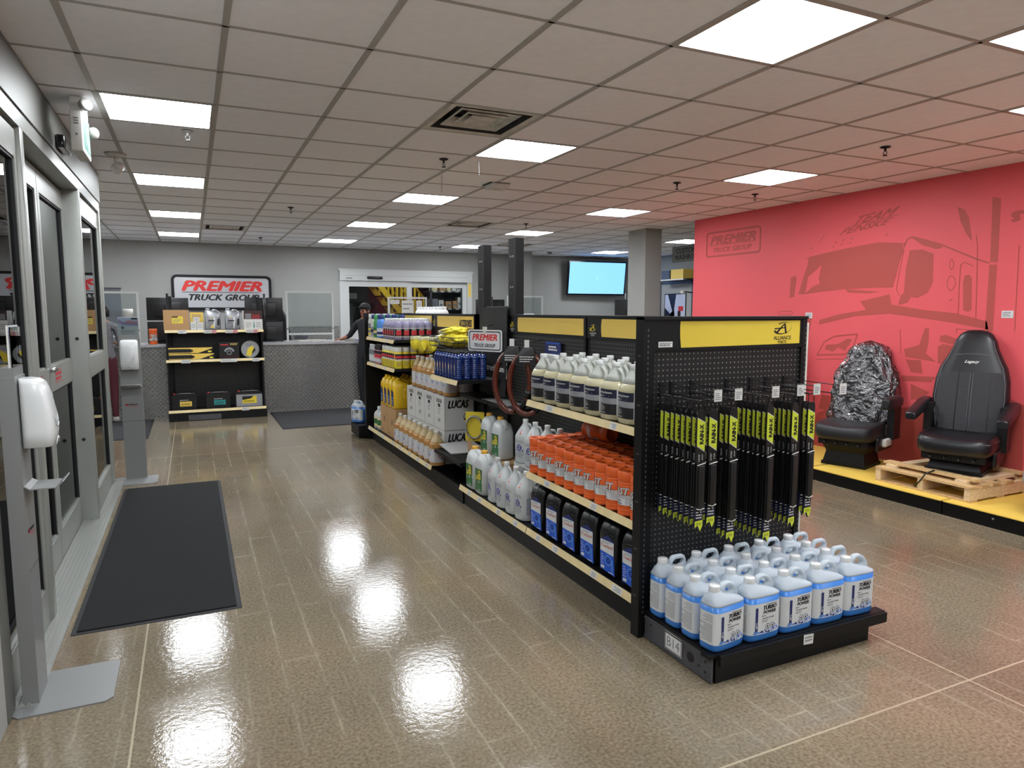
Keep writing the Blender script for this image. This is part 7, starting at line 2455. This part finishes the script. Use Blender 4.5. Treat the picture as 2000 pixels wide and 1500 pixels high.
# washroom sign hanging edge-on to the passage
t = thing('hanging_sign', 'grey hanging sign reading customer washroom by the column', 'sign', (7.17, 8.86, 2.47))
MB().box(0.0, 0.006, -0.42, 0.39, -0.125, 0.125, 'alu').build('panel', t)
b = MB()
f = lambda u, v: (-0.001, -u, v)
put_text(b, 'CUSTOMER', f, 0.02, 0.048, 'ink', W=0.62, Hh=0.082, bold=0.02)
put_text(b, 'WASHROOM', f, 0.0, -0.05, 'ink', W=0.66, Hh=0.082, bold=0.02)
b.frame([(-0.388, -0.123), (0.418, -0.123), (0.418, 0.123), (-0.388, 0.123)], [(-0.383, -0.118), (0.413, -0.118), (0.413, 0.118), (-0.383, 0.118)], lambda u, v, d: (-0.001 - d, -u, v), 0, 0.0005, 'ink')
b.build('lettering', t)
for y in (-0.35, 0.33):
    MB().cyl((0.003, y, 0.125), 0.002, 0.15, 'wire', n=5).build('hanger', t)
# door with a truck poster on the right-hand wall
d4 = bpy.data.objects.new('door_4', None)
COL.objects.link(d4)
d4['kind'] = 'structure'
b = MB()
b.box(XR - 0.03, XR, 12.45, 12.55, 0, 2.2, 'steel_grey')
b.box(XR - 0.03, XR, 11.35, 11.43, 0, 2.2, 'steel_grey')
b.box(XR - 0.03, XR, 11.35, 12.55, 2.13, 2.2, 'steel_grey')
b.build('door_frame', d4)
MB().box(XR - 0.02, XR - 0.005, 11.43, 12.45, 0.01, 2.13, 'wall_grey').build('door_leaf', d4)
t = thing('truck_poster', 'framed picture of a truck on a curving road on the passage door', 'poster', (XR - 0.02, 11.96, 1.5))
MB().box(-0.012, 0.0, -0.36, 0.36, -0.55, 0.43, 'ink').build('picture_frame', t)
b = MB()
f = lambda k: (lambda u, v: (-0.0125 - 0.0006 * k, -u, v))
put_rect(b, f(0), -0.34, 0.34, -0.53, 0.41, 'sky_pale')
put_rect(b, f(1), -0.34, 0.34, -0.53, -0.14, 'road_grey')
put_poly(b, f(2), [(-0.24, 0.41), (0.04, 0.41), (-0.02, 0.1), (-0.06, -0.14), (-0.12, -0.14), (-0.16, 0.0), (-0.34, 0.13), (-0.34, -0.18), (0.02, -0.18)], 'navy_dark')
put_poly(b, f(3), [(-0.34, -0.40), (-0.34, -0.36), (0.0, -0.18), (-0.02, -0.19)], 'label_white')
put_rect(b, f(3), 0.08, 0.26, -0.16, -0.04, 'label_white')
put_rect(b, f(4), 0.10, 0.2, -0.06, 0.06, 'ink')
put_rect(b, f(3), 0.12, 0.28, 0.06, 0.16, 'brand_red')
put_rect(b, f(4), 0.06, 0.28, -0.19, -0.15, 'ink')
b.build('picture', t)
t = thing('wall_shelf', 'small dark wall shelf above the passage door', 'shelf', (0, 0, 0))
MB().box(XR - 0.35, XR, 11.2, 12.15, 2.19, 2.215, 'black').build('board', t)
b = MB(); b.box(XR - 0.352, XR - 0.35, 11.3, 12.1, 2.19, 2.215, 'tag_white'); b.build('price_rail', t)
carton_box('dark grey box standing on the wall shelf beside the yellow one', -0.14, 0.14, 2.216, 2.40, 'steel_grey', 0, 0.25, None, rz=-pi / 2).location = (XR - 0.32, 11.93, 2.216)
carton_box('yellow box standing on the small wall shelf', -0.2, 0.2, 2.216, 2.41, 'yellow', 0, 0.25, None, rz=-pi / 2).location = (XR - 0.32, 11.55, 2.216)
t = thing('wall_lamp', 'small white lamp on a dark arm by the passage door', 'lamp', (XR, 11.30, 1.93))
MB().tube([(0, 0, 0), (-0.30, 0.05, 0.02)], 0.012, 'black', n=8).build('arm', t)
b = MB(); b.lathe([(0.02, 0.03), (0.05, 0.0), (0.05, -0.03), (0.02, -0.05), (0.001, -0.052)], 'matt_white', n=14); b.build('head', t, (-0.32, 0.05, 0.02))

# ------------------------------------------------------------------ people
def grow(name, joints, edges, root):
    me = bpy.data.meshes.new(name)
    keys = list(joints)
    me.from_pydata([joints[k][:3] for k in keys], [(keys.index(a), keys.index(b_)) for a, b_ in edges], [])
    o = bpy.data.objects.new(name, me)
    COL.objects.link(o)
    o.modifiers.new('skin', 'SKIN')
    for k, sv in zip(keys, me.skin_vertices[0].data):
        r = joints[k][3]
        sv.radius = (r, joints[k][4] if len(joints[k]) > 4 else r)
        sv.use_root = k == root
    sb = o.modifiers.new('smooth', 'SUBSURF')
    sb.levels = 2
    sb.render_levels = 2
    bpy.context.view_layer.update()
    m2 = bpy.data.meshes.new_from_object(o.evaluated_get(bpy.context.evaluated_depsgraph_get()))
    bpy.data.objects.remove(o)
    m2.name = name
    return m2
def person(label, loc, rz, pose, top_m, pant_m, shoe_m, skin_m='skin', height=1.0, hat=False):
    t = thing('person', label, 'person', loc, rz)
    J = dict(pelvis=(0, 0, 0.95, 0.135, 0.10), waist=(0, 0, 1.07, 0.125, 0.095), chest=(0, 0.0, 1.25, 0.15, 0.105), neckb=(0, 0.0, 1.40, 0.075, 0.07), neck=(0, -0.01, 1.46, 0.05, 0.052), head=(0, -0.02, 1.545, 0.062, 0.078), crown=(0, -0.015, 1.63, 0.055, 0.065))
    E_ = [('pelvis', 'waist'), ('waist', 'chest'), ('chest', 'neckb'), ('neckb', 'neck'), ('neck', 'head'), ('head', 'crown')]
    for s, n in ((-1, 'l'), (1, 'r')):
        J.update({'hip' + n: (s * 0.09, 0, 0.88, 0.09), 'knee' + n: (s * 0.10, -0.02, 0.50, 0.062), 'ankle' + n: (s * 0.105, 0.01, 0.10, 0.042), 'heel' + n: (s * 0.105, -0.01, 0.045, 0.042, 0.045), 'toe' + n: (s * 0.115, -0.15, 0.035, 0.04, 0.028), 'sh' + n: (s * 0.175, 0.0, 1.36, 0.062)})
        el, wr, ha, tip = pose[n]
        J.update({'el' + n: el + (0.044,), 'wr' + n: wr + (0.030,), 'palm' + n: ha + (0.036, 0.018)})
        E_ += [('pelvis', 'hip' + n), ('hip' + n, 'knee' + n), ('knee' + n, 'ankle' + n), ('ankle' + n, 'heel' + n), ('heel' + n, 'toe' + n), ('neckb', 'sh' + n), ('sh' + n, 'el' + n), ('el' + n, 'wr' + n), ('wr' + n, 'palm' + n)]
        # four fingers and a thumb
        d = [tip[i] - ha[i] for i in range(3)]
        L = sqrt(sum(v * v for v in d))
        d = [v / L for v in d]
        up = (0, 0, 1) if abs(d[2]) < 0.7 else (0, -1, 0)
        sd = (d[1] * up[2] - d[2] * up[1], d[2] * up[0] - d[0] * up[2], d[0] * up[1] - d[1] * up[0])
        for q in range(4):
            off = (q - 1.5) * 0.019
            fl = (0.062, 0.074, 0.070, 0.054)[q]
            b0 = [ha[i] + sd[i] * off + d[i] * 0.035 for i in range(3)]
            b1 = [b0[i] + d[i] * fl * 0.5 + (0.006 if i == 2 else 0) for i in range(3)]
            b2 = [b0[i] + d[i] * fl - (0.012 if i == 2 else 0) for i in range(3)]
            J.update({'f%d%s0' % (q, n): tuple(b0) + (0.0095,), 'f%d%s1' % (q, n): tuple(b1) + (0.0088,), 'f%d%s2' % (q, n): tuple(b2) + (0.0075,)})
            E_ += [('palm' + n, 'f%d%s0' % (q, n)), ('f%d%s0' % (q, n), 'f%d%s1' % (q, n)), ('f%d%s1' % (q, n), 'f%d%s2' % (q, n))]
        th = [ha[i] + sd[i] * (-s * 0.045) + d[i] * 0.012 for i in range(3)]
        th2 = [th[i] + sd[i] * (-s * 0.014) + d[i] * 0.035 for i in range(3)]
        J.update({'t%s0' % n: tuple(th) + (0.011,), 't%s1' % n: tuple(th2) + (0.009,)})
        E_ += [('palm' + n, 't%s0' % n), ('t%s0' % n, 't%s1' % n)]
    J.update(pose.get('fix', {}))
    me = grow('body', J, E_, 'pelvis')
    for m in (top_m, pant_m, shoe_m, skin_m):
        me.materials.append(M(m))
    arms = [J[k][:3] for k in ('wrl', 'wrr', 'palml', 'palmr')] + [J[k][:3] for k in J if k[0] == 'f' and k[1].isdigit()] + [J[k][:3] for k in ('tl0', 'tl1', 'tr0', 'tr1')]
    others = [J[k][:3] for k in ('pelvis', 'waist', 'chest', 'ell', 'elr', 'hipl', 'hipr', 'kneel', 'kneer')]
    for p in me.polygons:
        c = p.center
        dist = lambda q: (c[0] - q[0]) ** 2 + (c[1] - q[1]) ** 2 + (c[2] - q[2]) ** 2
        da, do = min(dist(q) for q in arms), min(dist(q) for q in others)
        if da < do and da < 0.012:
            p.material_index = 3
        elif c[2] > 1.435:
            p.material_index = 3
        elif c[2] > 0.93:
            p.material_index = 0
        elif c[2] > 0.095:
            p.material_index = 1
        else:
            p.material_index = 2
        p.use_smooth = True
    o = ob('body', me, t)
    hx, hy, hz = J['head'][:3]
    b = MB()
    # face: nose, ears, brows, mouth
    b.loft([sring(0.010, 0.006, 2, hz + 0.028, hx, hy - 0.072, N=8), sring(0.015, 0.014, 2, hz - 0.008, hx, hy - 0.084, N=8), sring(0.012, 0.006, 2, hz - 0.016, hx, hy - 0.078, N=8)], skin_m)
    for s in (-1, 1):
        b.loft([sring(0.006, 0.016, 2, hz - 0.022, hx + s * 0.068, hy + 0.01, N=8), sring(0.010, 0.022, 2, hz + 0.01, hx + s * 0.072, hy + 0.014, N=8), sring(0.006, 0.014, 2, hz + 0.03, hx + s * 0.070, hy + 0.014, N=8)], skin_m)
    b.build('face', t)
    b = MB()
    for s in (-1, 1):
        b.cyl((hx + s * 0.03, hy - 0.068, hz + 0.016), 0.009, -0.006, 'ink', n=10, axis='y')
        b.box(hx + s * 0.03 - 0.015, hx + s * 0.03 + 0.015, hy - 0.074, hy - 0.066, hz + 0.032, hz + 0.038, 'hair')
    b.box(hx - 0.022, hx + 0.022, hy - 0.078, hy - 0.068, hz - 0.042, hz - 0.036, 'brand_red')
    b.build('eyes_and_mouth', t)
    b = MB()
    lo = hz + 0.03
    rings = []
    for z, r in ((lo - 0.06, 0.066), (lo - 0.02, 0.076), (lo + 0.03, 0.082), (lo + 0.07, 0.078), (lo + 0.10, 0.055), (lo + 0.115, 0.02)):
        ring = []
        for (x, y, zz) in sring(r, r * 1.12, 2.1, z, hx, hy + 0.016, N=22):
            if z < lo + 0.01 and y < hy + 0.0:
                y = hy + 0.0 + (y - hy) * 0.15
            ring.append((x, y, zz))
        rings.append(ring)
    b.loft(rings, 'hair')
    if hat:
        b.cyl((hx, hy, lo + 0.035), 0.086, 0.02, 'jacket', n=24)
        b.loft([sring(0.07, 0.02, 2.2, lo + 0.04, hx, hy - 0.10, N=16), sring(0.07, 0.02, 2.2, lo + 0.048, hx, hy - 0.10, N=16)], 'jacket')
    else:
        for k in range(7):
            a = RAD(30 + 20 * k)
            b.tube([(hx + 0.06 * cos(a), hy + 0.03 + 0.05 * sin(a), lo + 0.06), (hx + 0.10 * cos(a), hy + 0.05 + 0.08 * sin(a), lo + 0.02), (hx + 0.09 * cos(a), hy + 0.05 + 0.07 * sin(a), lo - 0.07)], 0.022, 'hair', n=6)
    b.build('hair' if not hat else 'cap', t)
    t.scale = (height,) * 3
    return t
# customer at the counter (mostly behind the shelving), left hand on the worktop
person('customer in black jacket and cap leaning a hand on the counter', (2.50, 10.92, 0), RAD(-55), {
    'l': ((-0.33, -0.02, 1.16), (-0.385, -0.10, 1.125), (-0.40, -0.155, 1.11), (-0.43, -0.26, 1.10)),
    'r': ((0.27, 0.02, 1.10), (0.27, -0.02, 0.88), (0.27, -0.04, 0.80), (0.27, -0.06, 0.70))}, 'jacket', 'jacket', 'jacket', hat=True)
person('person in grey knit top and maroon trousers standing at the counter', (-1.12, 10.95, 0), RAD(180), {
    'l': ((-0.22, -0.04, 1.10), (-0.16, -0.20, 1.12), (-0.13, -0.26, 1.13), (-0.10, -0.34, 1.125)),
    'r': ((0.22, -0.04, 1.10), (0.16, -0.20, 1.12), (0.13, -0.26, 1.13), (0.10, -0.34, 1.125))}, 'knit', 'maroon', 'shoe_white', height=0.985)
